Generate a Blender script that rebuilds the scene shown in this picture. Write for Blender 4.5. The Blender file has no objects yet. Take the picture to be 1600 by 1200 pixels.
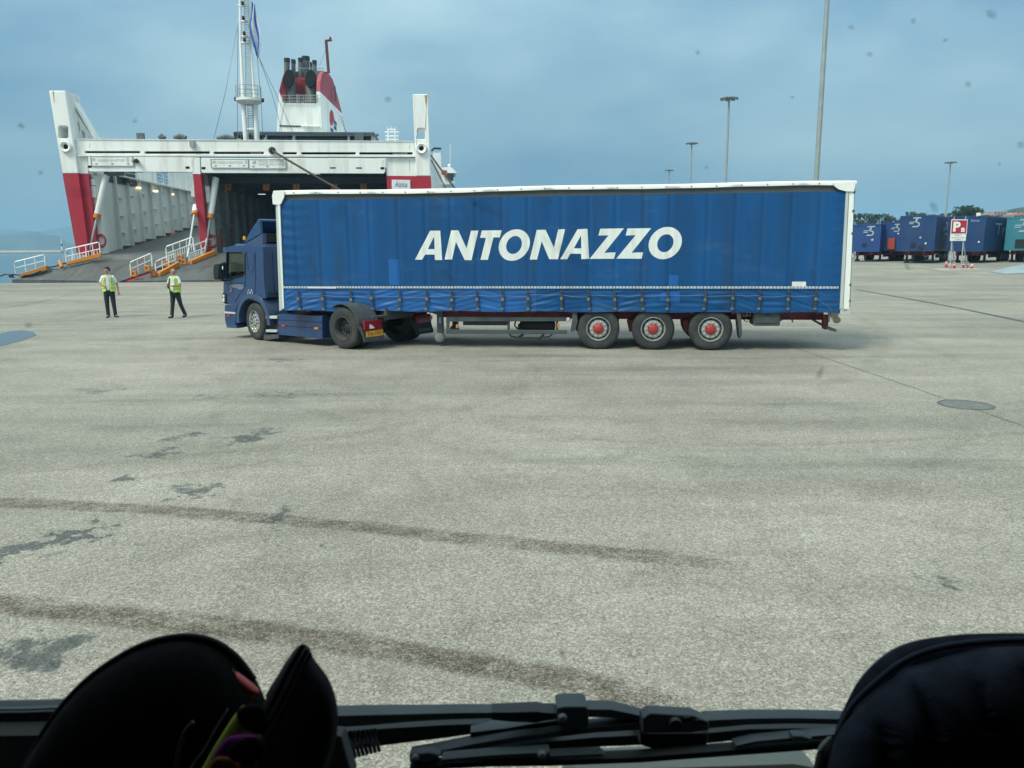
import bpy, bmesh, math, random
import numpy as np
from mathutils import Vector, Matrix
from mathutils.geometry import tessellate_polygon

random.seed(7)
SC = bpy.context.scene
COL = SC.collection
R = math.radians

# ------------------------------------------------------------------ camera
CH, PITCH, ROLL, F = 2.475, 0.178774, 0.0073662, 1194.0     # height, tilt, roll, focal length in pixels of a 1600 wide frame
_c, _s, _cr, _sr = math.cos(PITCH), math.sin(PITCH), math.cos(ROLL), math.sin(ROLL)
FWD = Vector((0, _c, -_s)); _DN = Vector((0, -_s, -_c)); _RT = Vector((1, 0, 0))
CR = _RT * _cr + _DN * _sr
CD = _RT * -_sr + _DN * _cr
CAM = Vector((0, 0, CH))
cam_data = bpy.data.cameras.new('camera')
cam = bpy.data.objects.new('camera', cam_data); COL.objects.link(cam)
cam_data.sensor_width = 36.0
cam_data.lens = 36.0 * F / 1600.0
cam_data.clip_start = 0.05
cam_data.clip_end = 20000
m3 = Matrix((CR, -CD, -FWD)).transposed()
cam.matrix_world = Matrix.Translation(CAM) @ m3.to_4x4()
cam_data.dof.use_dof = True
cam_data.dof.focus_distance = 19.0
cam_data.dof.aperture_fstop = 9.0
SC.camera = cam

# ------------------------------------------------------------------ world, sun, exposure
SUN_EL, SUN_AZ = R(52), R(228)          # azimuth clockwise from +Y
w = bpy.data.worlds.new('World'); SC.world = w; w.use_nodes = True
nt = w.node_tree; nt.nodes.clear()
def wn(t, **k):
    n = nt.nodes.new(t)
    for a, b in k.items(): setattr(n, a, b)
    return n
out = wn('ShaderNodeOutputWorld'); mixb = wn('ShaderNodeMixShader')
sky = wn('ShaderNodeTexSky', sky_type='NISHITA', sun_disc=False)
sky.sun_elevation = SUN_EL; sky.sun_rotation = SUN_AZ; sky.dust_density = 3.0; sky.air_density = 1.2
b1 = wn('ShaderNodeBackground'); b1.inputs['Strength'].default_value = 0.10
b2 = wn('ShaderNodeBackground'); b2.inputs['Strength'].default_value = 1.0
tc = wn('ShaderNodeTexCoord')
mp = wn('ShaderNodeMapping'); mp.inputs['Scale'].default_value = (1.0, 1.0, 2.4)
nz = wn('ShaderNodeTexNoise'); nz.inputs['Scale'].default_value = 2.1; nz.inputs['Detail'].default_value = 5; nz.inputs['Roughness'].default_value = 0.5
cr = wn('ShaderNodeValToRGB')
cr.color_ramp.elements[0].position = 0.36; cr.color_ramp.elements[0].color = (0.098, 0.218, 0.350, 1)
cr.color_ramp.elements[1].position = 0.66; cr.color_ramp.elements[1].color = (0.355, 0.490, 0.550, 1)
nt.links.new(tc.outputs['Generated'], mp.inputs[0]); nt.links.new(mp.outputs[0], nz.inputs['Vector'])
# an overcast sky is brighter towards the zenith: luminance grows as 1 + 2 sin(elevation)
sx = wn('ShaderNodeSeparateXYZ'); ma = wn('ShaderNodeMath', operation='MULTIPLY_ADD', use_clamp=False); ma.inputs[1].default_value = 1.45; ma.inputs[2].default_value = 0.76
mz = wn('ShaderNodeMath', operation='MAXIMUM'); mz.inputs[1].default_value = 0.0
nt.links.new(tc.outputs['Generated'], sx.inputs[0]); nt.links.new(sx.outputs[2], mz.inputs[0]); nt.links.new(mz.outputs[0], ma.inputs[0]); nt.links.new(ma.outputs[0], b2.inputs['Strength'])
nt.links.new(nz.outputs['Fac'], cr.inputs[0]); zc = wn('ShaderNodeMix', data_type='RGBA'); zc.inputs[7].default_value = (0.47, 0.54, 0.56, 1)
zm = wn('ShaderNodeMapRange'); zm.inputs[1].default_value = 0.30; zm.inputs[2].default_value = 0.75
nt.links.new(mz.outputs[0], zm.inputs[0]); nt.links.new(zm.outputs[0], zc.inputs[0]); nt.links.new(cr.outputs[0], zc.inputs[6]); nt.links.new(zc.outputs[2], b2.inputs['Color'])
nt.links.new(sky.outputs[0], b1.inputs['Color'])
mixb.inputs[0].default_value = 0.80
nt.links.new(b1.outputs[0], mixb.inputs[1]); nt.links.new(b2.outputs[0], mixb.inputs[2])
nt.links.new(mixb.outputs[0], out.inputs['Surface'])

sun_d = bpy.data.lights.new('sun', 'SUN'); sun_d.energy = 2.3; sun_d.angle = R(18); sun_d.color = (1.0, 0.94, 0.80)
sun = bpy.data.objects.new('sun', sun_d); COL.objects.link(sun)
sd = Vector((math.sin(SUN_AZ) * math.cos(SUN_EL), math.cos(SUN_AZ) * math.cos(SUN_EL), math.sin(SUN_EL)))
sun.location = (0, 0, 60); sun.rotation_euler = sd.to_track_quat('Z', 'Y').to_euler()

vs = SC.view_settings
vs.view_transform = 'Standard'; vs.look = 'None'; vs.gamma = 1; vs.exposure = 0.56; vs.use_curve_mapping = False
SC.render.engine = 'CYCLES'
SC.cycles.use_denoising = True
SC.cycles.max_bounces = 6; SC.cycles.diffuse_bounces = 4; SC.cycles.glossy_bounces = 3; SC.cycles.transparent_max_bounces = 16
SC.cycles.volume_bounces = 0

# ------------------------------------------------------------------ pixel -> place helpers
def ray(px, py): return (FWD + CR * ((px - 800) / F) + CD * ((py - 600) / F))
def at_y(px, py, y):
    d = ray(px, py); return CAM + d * (y / d.y)
def on_z(px, py, z=0.0):
    d = ray(px, py); return CAM + d * ((z - CH) / d.z)
def at_d(px, py, dep): return CAM + ray(px, py) * dep
def rise(x, y):
    def ss(a, b, t):
        t = min(1, max(0, (t - a) / (b - a))); return t * t * (3 - 2 * t)
    return 0.62 * ss(50, 74, y) * ss(8, 28, x)
def on_g(px, py):
    p = on_z(px, py, 0)
    for _ in range(12): p = on_z(px, py, rise(p.x, p.y))
    return p

# ------------------------------------------------------------------ mesh helpers
class MB:
    def __init__(s): s.v = []; s.f = []; s.m = []
    def add(s, vs_, fs, mi=0):
        o = len(s.v); s.v += [tuple(v) for v in vs_]; s.f += [tuple(i + o for i in f) for f in fs]; s.m += [mi] * len(fs); return s
    def box(s, x0, x1, y0, y1, z0, z1, mi=0):
        v = [(x0, y0, z0), (x1, y0, z0), (x1, y1, z0), (x0, y1, z0), (x0, y0, z1), (x1, y0, z1), (x1, y1, z1), (x0, y1, z1)]
        return s.add(v, [(0, 3, 2, 1), (4, 5, 6, 7), (0, 1, 5, 4), (1, 2, 6, 5), (2, 3, 7, 6), (3, 0, 4, 7)], mi)
    def hexa(s, a, b, mi=0):
        n = len(a); v = list(a) + list(b)
        f = [tuple(range(n - 1, -1, -1)), tuple(range(n, 2 * n))] + [(i, (i + 1) % n, n + (i + 1) % n, n + i) for i in range(n)]
        return s.add(v, f, mi)
    def prism(s, loops, d0, d1, mp, mi=0):
        """loops: outer loop and holes of 2d points; mp(u, w, d) -> xyz"""
        pts = [p for l in loops for p in l]; n = len(pts)
        tri = tessellate_polygon([[Vector((p[0], p[1], 0)) for p in l] for l in loops])
        v = [mp(p[0], p[1], d0) for p in pts] + [mp(p[0], p[1], d1) for p in pts]
        f = [tuple(t) for t in tri] + [tuple(n + i for i in reversed(t)) for t in tri]
        o = 0
        for l in loops:
            k = len(l)
            f += [(o + i, o + (i + 1) % k, n + o + (i + 1) % k, n + o + i) for i in range(k)]
            o += k
        return s.add(v, f, mi)
    def tube(s, pts, r, n=8, mi=0, flat=1.0):
        pts = [Vector(p) for p in pts]; rs = r if isinstance(r, (list, tuple)) else [r] * len(pts)
        v = []; f = []
        for i, p in enumerate(pts):
            t = (pts[min(i + 1, len(pts) - 1)] - pts[max(i - 1, 0)]).normalized()
            up = Vector((0, 0, 1)) if abs(t.z) < 0.9 else Vector((0, 1, 0))
            a = t.cross(up).normalized(); b = a.cross(t).normalized()
            for k in range(n):
                q = 2 * math.pi * (k + .5) / n
                v.append(p + (a * math.cos(q) + b * math.sin(q) * flat) * rs[i])
        for i in range(len(pts) - 1):
            for k in range(n):
                f.append((i * n + k, i * n + (k + 1) % n, (i + 1) * n + (k + 1) % n, (i + 1) * n + k))
        f.append(tuple(range(n - 1, -1, -1))); f.append(tuple((len(pts) - 1) * n + k for k in range(n)))
        return s.add(v, f, mi)
    def lathe(s, prof, o, ax, n=32, mi=0, close=False, caps=True):
        """prof: list of (radius, distance along the axis)"""
        o = Vector(o); ax = Vector(ax).normalized()
        up = Vector((0, 0, 1)) if abs(ax.z) < 0.9 else Vector((1, 0, 0))
        a = ax.cross(up).normalized(); b = a.cross(ax)
        v = []; f = []; m = len(prof)
        for r, h in prof:
            for k in range(n):
                q = 2 * math.pi * k / n
                v.append(o + ax * h + (a * math.cos(q) + b * math.sin(q)) * r)
        for i in range(m if close else m - 1):
            j = (i + 1) % m
            for k in range(n): f.append((i * n + k, i * n + (k + 1) % n, j * n + (k + 1) % n, j * n + k))
        if not close and caps:
            if prof[0][0] > 1e-4: f.append(tuple(range(n - 1, -1, -1)))
            if prof[-1][0] > 1e-4: f.append(tuple((m - 1) * n + k for k in range(n)))
        return s.add(v, f, mi)
    def grid(s, fn, nu, nv, mi=0):
        v = [fn(i / nu, j / nv) for j in range(nv + 1) for i in range(nu + 1)]
        f = [(j * (nu + 1) + i, j * (nu + 1) + i + 1, (j + 1) * (nu + 1) + i + 1, (j + 1) * (nu + 1) + i) for j in range(nv) for i in range(nu)]
        return s.add(v, f, mi)
    def build(s, name, mats, parent=None, smooth=None, bevel=0, fix=True):
        me = bpy.data.meshes.new(name); me.from_pydata(s.v, [], s.f)
        mats = mats if isinstance(mats, (list, tuple)) else [mats]
        for m in mats: me.materials.append(m)
        if len(mats) > 1: me.polygons.foreach_set('material_index', s.m)
        if fix:
            bm = bmesh.new(); bm.from_mesh(me); bmesh.ops.recalc_face_normals(bm, faces=bm.faces); bm.to_mesh(me); bm.free()
        if smooth is not None:
            me.polygons.foreach_set('use_smooth', [True] * len(me.polygons))
            if smooth < 180: me.set_sharp_from_angle(angle=R(smooth))
        me.update()
        o = bpy.data.objects.new(name, me); COL.objects.link(o)
        if parent is not None: o.parent = parent
        if bevel:
            b = o.modifiers.new('bevel', 'BEVEL'); b.width = bevel; b.segments = 2; b.limit_method = 'ANGLE'; b.angle_limit = R(35)
            if smooth is None: me.polygons.foreach_set('use_smooth', [True] * len(me.polygons)); b.harden_normals = True
        return o

def tag(o, label=None, cat=None, group=None, kind=None):
    if label: o['label'] = label
    if cat: o['category'] = cat
    if group: o['group'] = group
    if kind: o['kind'] = kind
    return o
def empty(name, label, cat, loc=(0, 0, 0), rz=0, group=None):
    o = bpy.data.objects.new(name, None); COL.objects.link(o)
    o.location = loc; o.rotation_euler = (0, 0, rz); o.empty_display_size = 0.3
    ROOTM[o.name] = Matrix.Translation(Vector(loc)) @ Matrix.Rotation(rz, 4, 'Z')
    return tag(o, label, cat, group)
ROOTM = {}
def pl(root, px, py, axis, val):
    """where the line of sight of a photo pixel meets a plane (axis = val) of a thing's own frame"""
    mi = ROOTM[root.name].inverted()
    o = mi @ CAM; d = mi.to_3x3() @ ray(px, py)
    return o + d * ((val - o[axis]) / d[axis])
def kids(o): return [c for c in bpy.data.objects if c.parent is o]
def copy_tree(o, parent=None, childmap=None):
    if childmap is None:
        childmap = {}
        for c in bpy.data.objects:
            if c.parent: childmap.setdefault(c.parent.name, []).append(c)
    c = o.copy(); COL.objects.link(c)
    if parent is not None: c.parent = parent
    for k in childmap.get(o.name, []): copy_tree(k, c, childmap)
    return c

def text(name, body, mat, parent, org, xd, up, W, H, ext=0.004, shear=0.0, bold=0.0, label=None):
    cu = bpy.data.curves.new('lettering', 'FONT'); cu.body = body; cu.extrude = 0.0; cu.shear = shear; cu.offset = bold; cu.resolution_u = 3
    t = bpy.data.objects.new('lettering', cu); COL.objects.link(t)
    dg = bpy.context.evaluated_depsgraph_get()
    me = bpy.data.meshes.new_from_object(t.evaluated_get(dg)); bpy.data.objects.remove(t)
    if not me.vertices: return None
    co = np.array([v.co[:] for v in me.vertices]); lo = co.min(0); hi = co.max(0); sz = np.maximum(hi - lo, 1e-6)
    xd = Vector(xd).normalized(); up = Vector(up).normalized(); nn = xd.cross(up); org = Vector(org)
    for v in me.vertices:
        a = (v.co.x - lo[0]) / sz[0] * W; b = (v.co.y - lo[1]) / sz[1] * H
        v.co = org + xd * a + up * b + nn * ext
    me.materials.clear(); me.materials.append(mat)
    o = bpy.data.objects.new(name, me); COL.objects.link(o); o.parent = parent
    return o

# ------------------------------------------------------------------ materials
def mat(name, col, rough=0.5, metal=0.0, var=0.12, scale=3.0, bump=0.0, bscale=40.0, stretch=(1, 1, 1), dirt=None, dirt_amt=0.0, dscale=1.5, coat=0.0, spec=0.5):
    m = bpy.data.materials.new(name); m.use_nodes = True; t = m.node_tree; p = t.nodes['Principled BSDF']
    N = t.nodes.new; L = t.links.new
    p.inputs['Roughness'].default_value = rough; p.inputs['Metallic'].default_value = metal
    p.inputs['Coat Weight'].default_value = coat; p.inputs['Specular IOR Level'].default_value = spec
    tcn = N('ShaderNodeTexCoord'); mpn = N('ShaderNodeMapping'); mpn.inputs['Scale'].default_value = stretch
    L(tcn.outputs['Object'], mpn.inputs[0])
    n1 = N('ShaderNodeTexNoise'); n1.inputs['Scale'].default_value = scale; n1.inputs['Detail'].default_value = 5
    L(mpn.outputs[0], n1.inputs['Vector'])
    r1 = N('ShaderNodeMapRange'); r1.inputs[1].default_value = 0.3; r1.inputs[2].default_value = 0.7; r1.inputs[3].default_value = 1 - var; r1.inputs[4].default_value = 1 + var
    L(n1.outputs['Fac'], r1.inputs[0])
    mx = N('ShaderNodeVectorMath'); mx.operation = 'SCALE'; mx.inputs[0].default_value = col[:3]
    L(r1.outputs[0], mx.inputs['Scale'])
    last = mx.outputs[0]
    if dirt is not None:
        n2 = N('ShaderNodeTexNoise'); n2.inputs['Scale'].default_value = dscale; n2.inputs['Detail'].default_value = 8; n2.inputs['Roughness'].default_value = 0.65
        L(mpn.outputs[0], n2.inputs['Vector'])
        r2 = N('ShaderNodeMapRange'); r2.inputs[1].default_value = 0.48; r2.inputs[2].default_value = 0.75; r2.inputs[4].default_value = dirt_amt
        L(n2.outputs['Fac'], r2.inputs[0])
        mc = N('ShaderNodeMix'); mc.data_type = 'RGBA'; mc.inputs[7].default_value = (*dirt[:3], 1)
        L(r2.outputs[0], mc.inputs[0]); L(last, mc.inputs[6]); last = mc.outputs[2]
    L(last, p.inputs['Base Color'])
    if bump:
        n3 = N('ShaderNodeTexNoise'); n3.inputs['Scale'].default_value = bscale; n3.inputs['Detail'].default_value = 4
        L(mpn.outputs[0], n3.inputs['Vector'])
        bp = N('ShaderNodeBump'); bp.inputs['Strength'].default_value = bump; bp.inputs['Distance'].default_value = 0.02
        L(n3.outputs['Fac'], bp.inputs['Height']); L(bp.outputs[0], p.inputs['Normal'])
    return m
def emit(name, col, st):
    m = bpy.data.materials.new(name); m.use_nodes = True; p = m.node_tree.nodes['Principled BSDF']
    p.inputs['Base Color'].default_value = (*col, 1); p.inputs['Emission Color'].default_value = (*col, 1); p.inputs['Emission Strength'].default_value = st
    return m

M = {}
M['curtain'] = mat('curtain_blue', (0.0055, 0.074, 0.225), 0.45, var=0.18, spec=0.3, scale=0.9, stretch=(1.6, 1, .22), dirt=(0.018, 0.05, 0.105), dirt_amt=0.75, dscale=1.3, bump=0.12, bscale=9)
def add_scuff(m, col, lo, hi, amt, scale, stretch):
    t = m.node_tree; p = t.nodes['Principled BSDF']; src = p.inputs['Base Color'].links[0].from_socket
    tcn = t.nodes.new('ShaderNodeTexCoord'); mp_ = t.nodes.new('ShaderNodeMapping'); mp_.inputs['Scale'].default_value = stretch; mp_.inputs['Rotation'].default_value = (0, R(25), 0)
    n = t.nodes.new('ShaderNodeTexNoise'); n.inputs['Scale'].default_value = scale; n.inputs['Detail'].default_value = 9; n.inputs['Roughness'].default_value = .7
    r = t.nodes.new('ShaderNodeMapRange'); r.inputs[1].default_value = lo; r.inputs[2].default_value = hi; r.inputs[4].default_value = amt
    mx = t.nodes.new('ShaderNodeMix'); mx.data_type = 'RGBA'; mx.inputs[7].default_value = (*col, 1)
    t.links.new(tcn.outputs['Object'], mp_.inputs[0]); t.links.new(mp_.outputs[0], n.inputs['Vector']); t.links.new(n.outputs['Fac'], r.inputs[0]); t.links.new(r.outputs[0], mx.inputs[0]); t.links.new(src, mx.inputs[6]); t.links.new(mx.outputs[2], p.inputs['Base Color'])
add_scuff(M['curtain'], (.06, .13, .24), .56, .72, .55, 1.3, (.5, 1, 1.6))
add_scuff(M['curtain'], (.010, .035, .075), .60, .70, .6, 2.2, (2.5, 1, .5))
M['flap'] = mat('curtain_lower_blue', (0.009, 0.100, 0.32), 0.42, var=0.16, scale=1.2, dirt=(0.02, 0.07, 0.16), dirt_amt=0.5, dscale=1.0)
M['patch'] = mat('repair_patch_blue', (0.007, 0.105, 0.36), 0.42, var=0.08)
M['letter'] = mat('letter_white', (0.74, 0.78, 0.75), 0.5, var=0.06, scale=2, dirt=(0.42, 0.46, 0.44), dirt_amt=0.5, dscale=2.5, stretch=(3, 1, .5))
M['white'] = mat('white_paint', (0.82, 0.84, 0.81), 0.45, var=0.05, scale=0.6, dirt=(0.50, 0.48, 0.42), dirt_amt=0.35, dscale=0.7, stretch=(1, 1, .3))
M['shipwhite'] = mat('ship_white', (0.84, 0.86, 0.83), 0.45, var=0.05, scale=0.25, dirt=(0.42, 0.37, 0.29), dirt_amt=0.55, dscale=0.55, stretch=(2.2, 2.2, .22), bump=0.12, bscale=1.4)
M['shipgrey'] = mat('ship_inner_wall', (0.74, 0.77, 0.73), 0.5, var=0.08, scale=0.3, dirt=(0.42, 0.42, 0.38), dirt_amt=0.5, dscale=0.6, stretch=(1, 1, .3))
M['rust'] = mat('rust_stain', (0.42, 0.24, 0.10), 0.8, var=0.3, scale=3)
M['palerust'] = mat('pale_rust_run', (.56, .47, .36), .8, var=.25, scale=4)
M['red'] = mat('ship_red', (0.40, 0.018, 0.040), 0.42, var=0.06, scale=0.3, dirt=(0.24, 0.06, 0.06), dirt_amt=0.6, dscale=.5, stretch=(1.6, 1.6, .3))
M['funnelred'] = mat('funnel_red', (0.36, 0.03, 0.05), 0.5, var=0.08, scale=0.3, dirt=(0.42, 0.16, 0.17), dirt_amt=0.6, dscale=.5)
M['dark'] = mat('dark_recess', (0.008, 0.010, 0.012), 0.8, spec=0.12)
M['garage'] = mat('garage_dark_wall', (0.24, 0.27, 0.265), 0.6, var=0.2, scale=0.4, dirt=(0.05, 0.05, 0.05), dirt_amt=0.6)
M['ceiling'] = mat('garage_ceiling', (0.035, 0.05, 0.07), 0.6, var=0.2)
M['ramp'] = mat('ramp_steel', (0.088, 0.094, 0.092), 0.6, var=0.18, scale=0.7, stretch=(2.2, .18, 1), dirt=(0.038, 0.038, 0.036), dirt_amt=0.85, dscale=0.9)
M['orange'] = mat('orange_paint', (0.62, 0.21, 0.015), 0.5, var=0.1, dirt=(0.3, 0.12, 0.03), dirt_amt=0.5)
M['funnelpipe'] = mat('exhaust_grey', (0.13, 0.135, 0.13), 0.5, var=0.25, scale=0.7, dirt=(0.03, 0.03, 0.03), dirt_amt=0.7, dscale=0.7)
M['rope'] = mat('mooring_rope_dark', (0.05, 0.05, 0.045), 0.9, var=0.2, scale=8)
M['bluerope'] = mat('blue_rope', (0.03, 0.06, 0.11), 0.9)
M['flagblue'] = mat('flag_blue', (0.015, 0.10, 0.42), 0.7)
M['flagwhite'] = mat('flag_white', (0.58, 0.60, 0.62), 0.7)
M['winglass'] = mat('dark_window', (0.02, 0.028, 0.034), 0.12, spec=0.6)
M['paint'] = mat('cab_blue', (0.012, 0.048, 0.145), 0.28, var=0.08, scale=1, coat=0.5, dirt=(0.05, 0.07, 0.13), dirt_amt=0.4, dscale=1.2)
M['paint2'] = mat('cab_blue_trim', (0.040, 0.075, 0.155), 0.38, var=0.08)
M['rubber'] = mat('tyre_rubber', (0.030, 0.033, 0.033), 0.8, var=0.25, scale=3, dirt=(0.085, 0.09, 0.085), dirt_amt=0.7, dscale=2.2, bump=0.2, bscale=30)
M['plastic'] = mat('dark_plastic', (0.035, 0.042, 0.045), 0.6, var=0.2, dirt=(0.08, 0.085, 0.08), dirt_amt=0.5)
M['greyplastic'] = mat('mudguard_grey', (0.055, 0.065, 0.07), 0.55, var=0.2, dirt=(0.10, 0.105, 0.10), dirt_amt=0.6)
M['black'] = mat('black_part', (0.010, 0.011, 0.012), 0.55)
M['steel'] = mat('wheel_steel', (0.42, 0.43, 0.42), 0.4, 0.4, var=0.12, dirt=(0.2, 0.19, 0.17), dirt_amt=0.5, dscale=4)
M['alloy'] = mat('polished_alloy', (0.58, 0.58, 0.56), 0.25, 0.85, var=0.1)
M['darksteel'] = mat('dark_wheel_steel', (0.10, 0.105, 0.105), 0.5, 0.3, var=0.2)
M['hubred'] = mat('hub_red', (0.36, 0.036, 0.030), 0.5, var=0.15, dirt=(0.2, 0.05, 0.04), dirt_amt=0.5, dscale=6)
M['chassis'] = mat('chassis_red_brown', (0.215, 0.026, 0.033), 0.6, var=0.2, dirt=(0.10, 0.06, 0.05), dirt_amt=0.5, dscale=2)
M['alu'] = mat('aluminium_post', (0.55, 0.60, 0.58), 0.4, 0.2, var=0.08, dirt=(0.35, 0.36, 0.33), dirt_amt=0.5, dscale=2, stretch=(1, 1, .3))
M['guard'] = mat('guard_rail_grey', (0.07, 0.085, 0.09), 0.5, 0.2, var=0.15)
M['amber'] = mat('amber_reflector', (0.62, 0.22, 0.02), 0.35)
M['redlamp'] = mat('red_lamp', (0.28, 0.008, 0.02), 0.25, coat=0.5)
M['lampwhite'] = mat('white_lamp', (0.75, 0.78, 0.78), 0.2)
M['plate'] = mat('number_plate_orange', (0.78, 0.36, 0.02), 0.45)
M['ink'] = mat('black_ink', (0.02, 0.02, 0.022), 0.6)
M['boardink'] = mat('faded_board_ink', (.30, .32, .32), .6)
M['tape'] = mat('reflective_tape', (0.44, 0.50, 0.52), 0.4, var=0.25, scale=20)
M['strap'] = mat('strap_webbing', (0.045, 0.05, 0.055), 0.7, var=0.3, scale=9)
M['buckle'] = mat('buckle_zinc', (0.22, 0.22, 0.20), 0.45, 0.5, var=0.2)
M['cabin'] = mat('cab_interior_grey', (0.13, 0.14, 0.13), 0.8)
M['pole'] = mat('galvanised_pole', (0.30, 0.34, 0.34), 0.5, 0.2, var=0.1)
M['lamphead'] = mat('lamp_head_grey', (0.10, 0.12, 0.13), 0.5)
M['cladblue'] = mat('trailer_blue', (0.009, 0.046, 0.150), 0.45, var=0.12, scale=.7, dirt=(0.05, 0.07, 0.12), dirt_amt=0.45, dscale=.9)
M['cladblue2'] = mat('trailer_bright_blue', (0.010, 0.055, 0.21), 0.45, var=0.1, scale=.7, dirt=(0.05, 0.07, 0.12), dirt_amt=0.3, dscale=.9)
M['cladteal'] = mat('trailer_teal', (0.03, 0.20, 0.27), 0.45, var=0.12, scale=.7, dirt=(0.10, 0.16, 0.17), dirt_amt=0.45, dscale=.9)
M['palelogo'] = mat('pale_logo', (0.32, 0.40, 0.47), 0.5)
M['signred'] = mat('sign_red', (0.36, 0.015, 0.04), 0.4)
M['signwhite'] = mat('sign_white', (0.72, 0.75, 0.73), 0.45)
M['conered'] = mat('cone_red', (0.48, 0.03, 0.02), 0.5)
M['hivis'] = mat('hi_vis_yellow', (0.52, 0.80, 0.015), 0.6, var=0.08)
M['reflect'] = mat('vest_reflective_grey', (0.36, 0.42, 0.38), 0.4)
M['shirt'] = mat('white_shirt', (0.74, 0.77, 0.78), 0.75, var=0.05)
M['trouser'] = mat('dark_navy_trousers', (0.012, 0.018, 0.026), 0.8, var=0.2)
M['shoe'] = mat('black_shoe', (0.012, 0.012, 0.013), 0.4)
M['skin'] = mat('skin', (0.40, 0.21, 0.15), 0.55, var=0.06)
M['hair'] = mat('dark_hair', (0.012, 0.010, 0.009), 0.6)
M['greyhair'] = mat('short_grey_hair', (0.20, 0.16, 0.14), 0.7)
M['hat'] = mat('black_felt', (0.009, 0.009, 0.0105), 0.9, var=0.3, scale=60, spec=0.10, bump=0.15, bscale=300)
M['hatedge'] = mat('black_felt_edge', (0.030, 0.030, 0.036), 0.85, spec=0.15)
M['cap'] = mat('navy_black_cloth', (0.022, 0.026, 0.040), 0.9, var=0.3, scale=40, spec=0.10, bump=0.12, bscale=250)
M['coral'] = mat('coral_cloth', (0.60, 0.11, 0.11), 0.7)
M['wiper'] = mat('wiper_metal_grey', (0.042, 0.054, 0.058), 0.5, var=0.2, scale=12)
M['wiperdark'] = mat('wiper_black', (0.010, 0.014, 0.016), 0.55)
M['dash'] = mat('dashboard_grey', (0.030, 0.034, 0.036), 0.75, var=0.1, bump=0.1, bscale=200)
M['bark'] = mat('bark', (0.08, 0.06, 0.045), 0.9)
M['pinkwall'] = mat('pink_render', (0.50, 0.36, 0.33), 0.8, var=0.06, scale=.1)
M['creamwall'] = mat('cream_render', (0.58, 0.54, 0.44), 0.8, var=0.06, scale=.1)
M['rooftile'] = mat('roof_tile', (0.30, 0.14, 0.09), 0.8)
M['concrete'] = mat('concrete', (0.42, 0.41, 0.37), 0.9, var=0.15, scale=.05)

def leafmat(name, c):
    m = mat(name, c, 0.7, var=0.45, scale=0.5, spec=0.2); return m
M['leaf'] = leafmat('leaf_green', (0.035, 0.060, 0.022)); M['leaf2'] = leafmat('leaf_dark', (0.022, 0.042, 0.020)); M['leaf3'] = leafmat('leaf_olive', (0.055, 0.070, 0.030))

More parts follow.
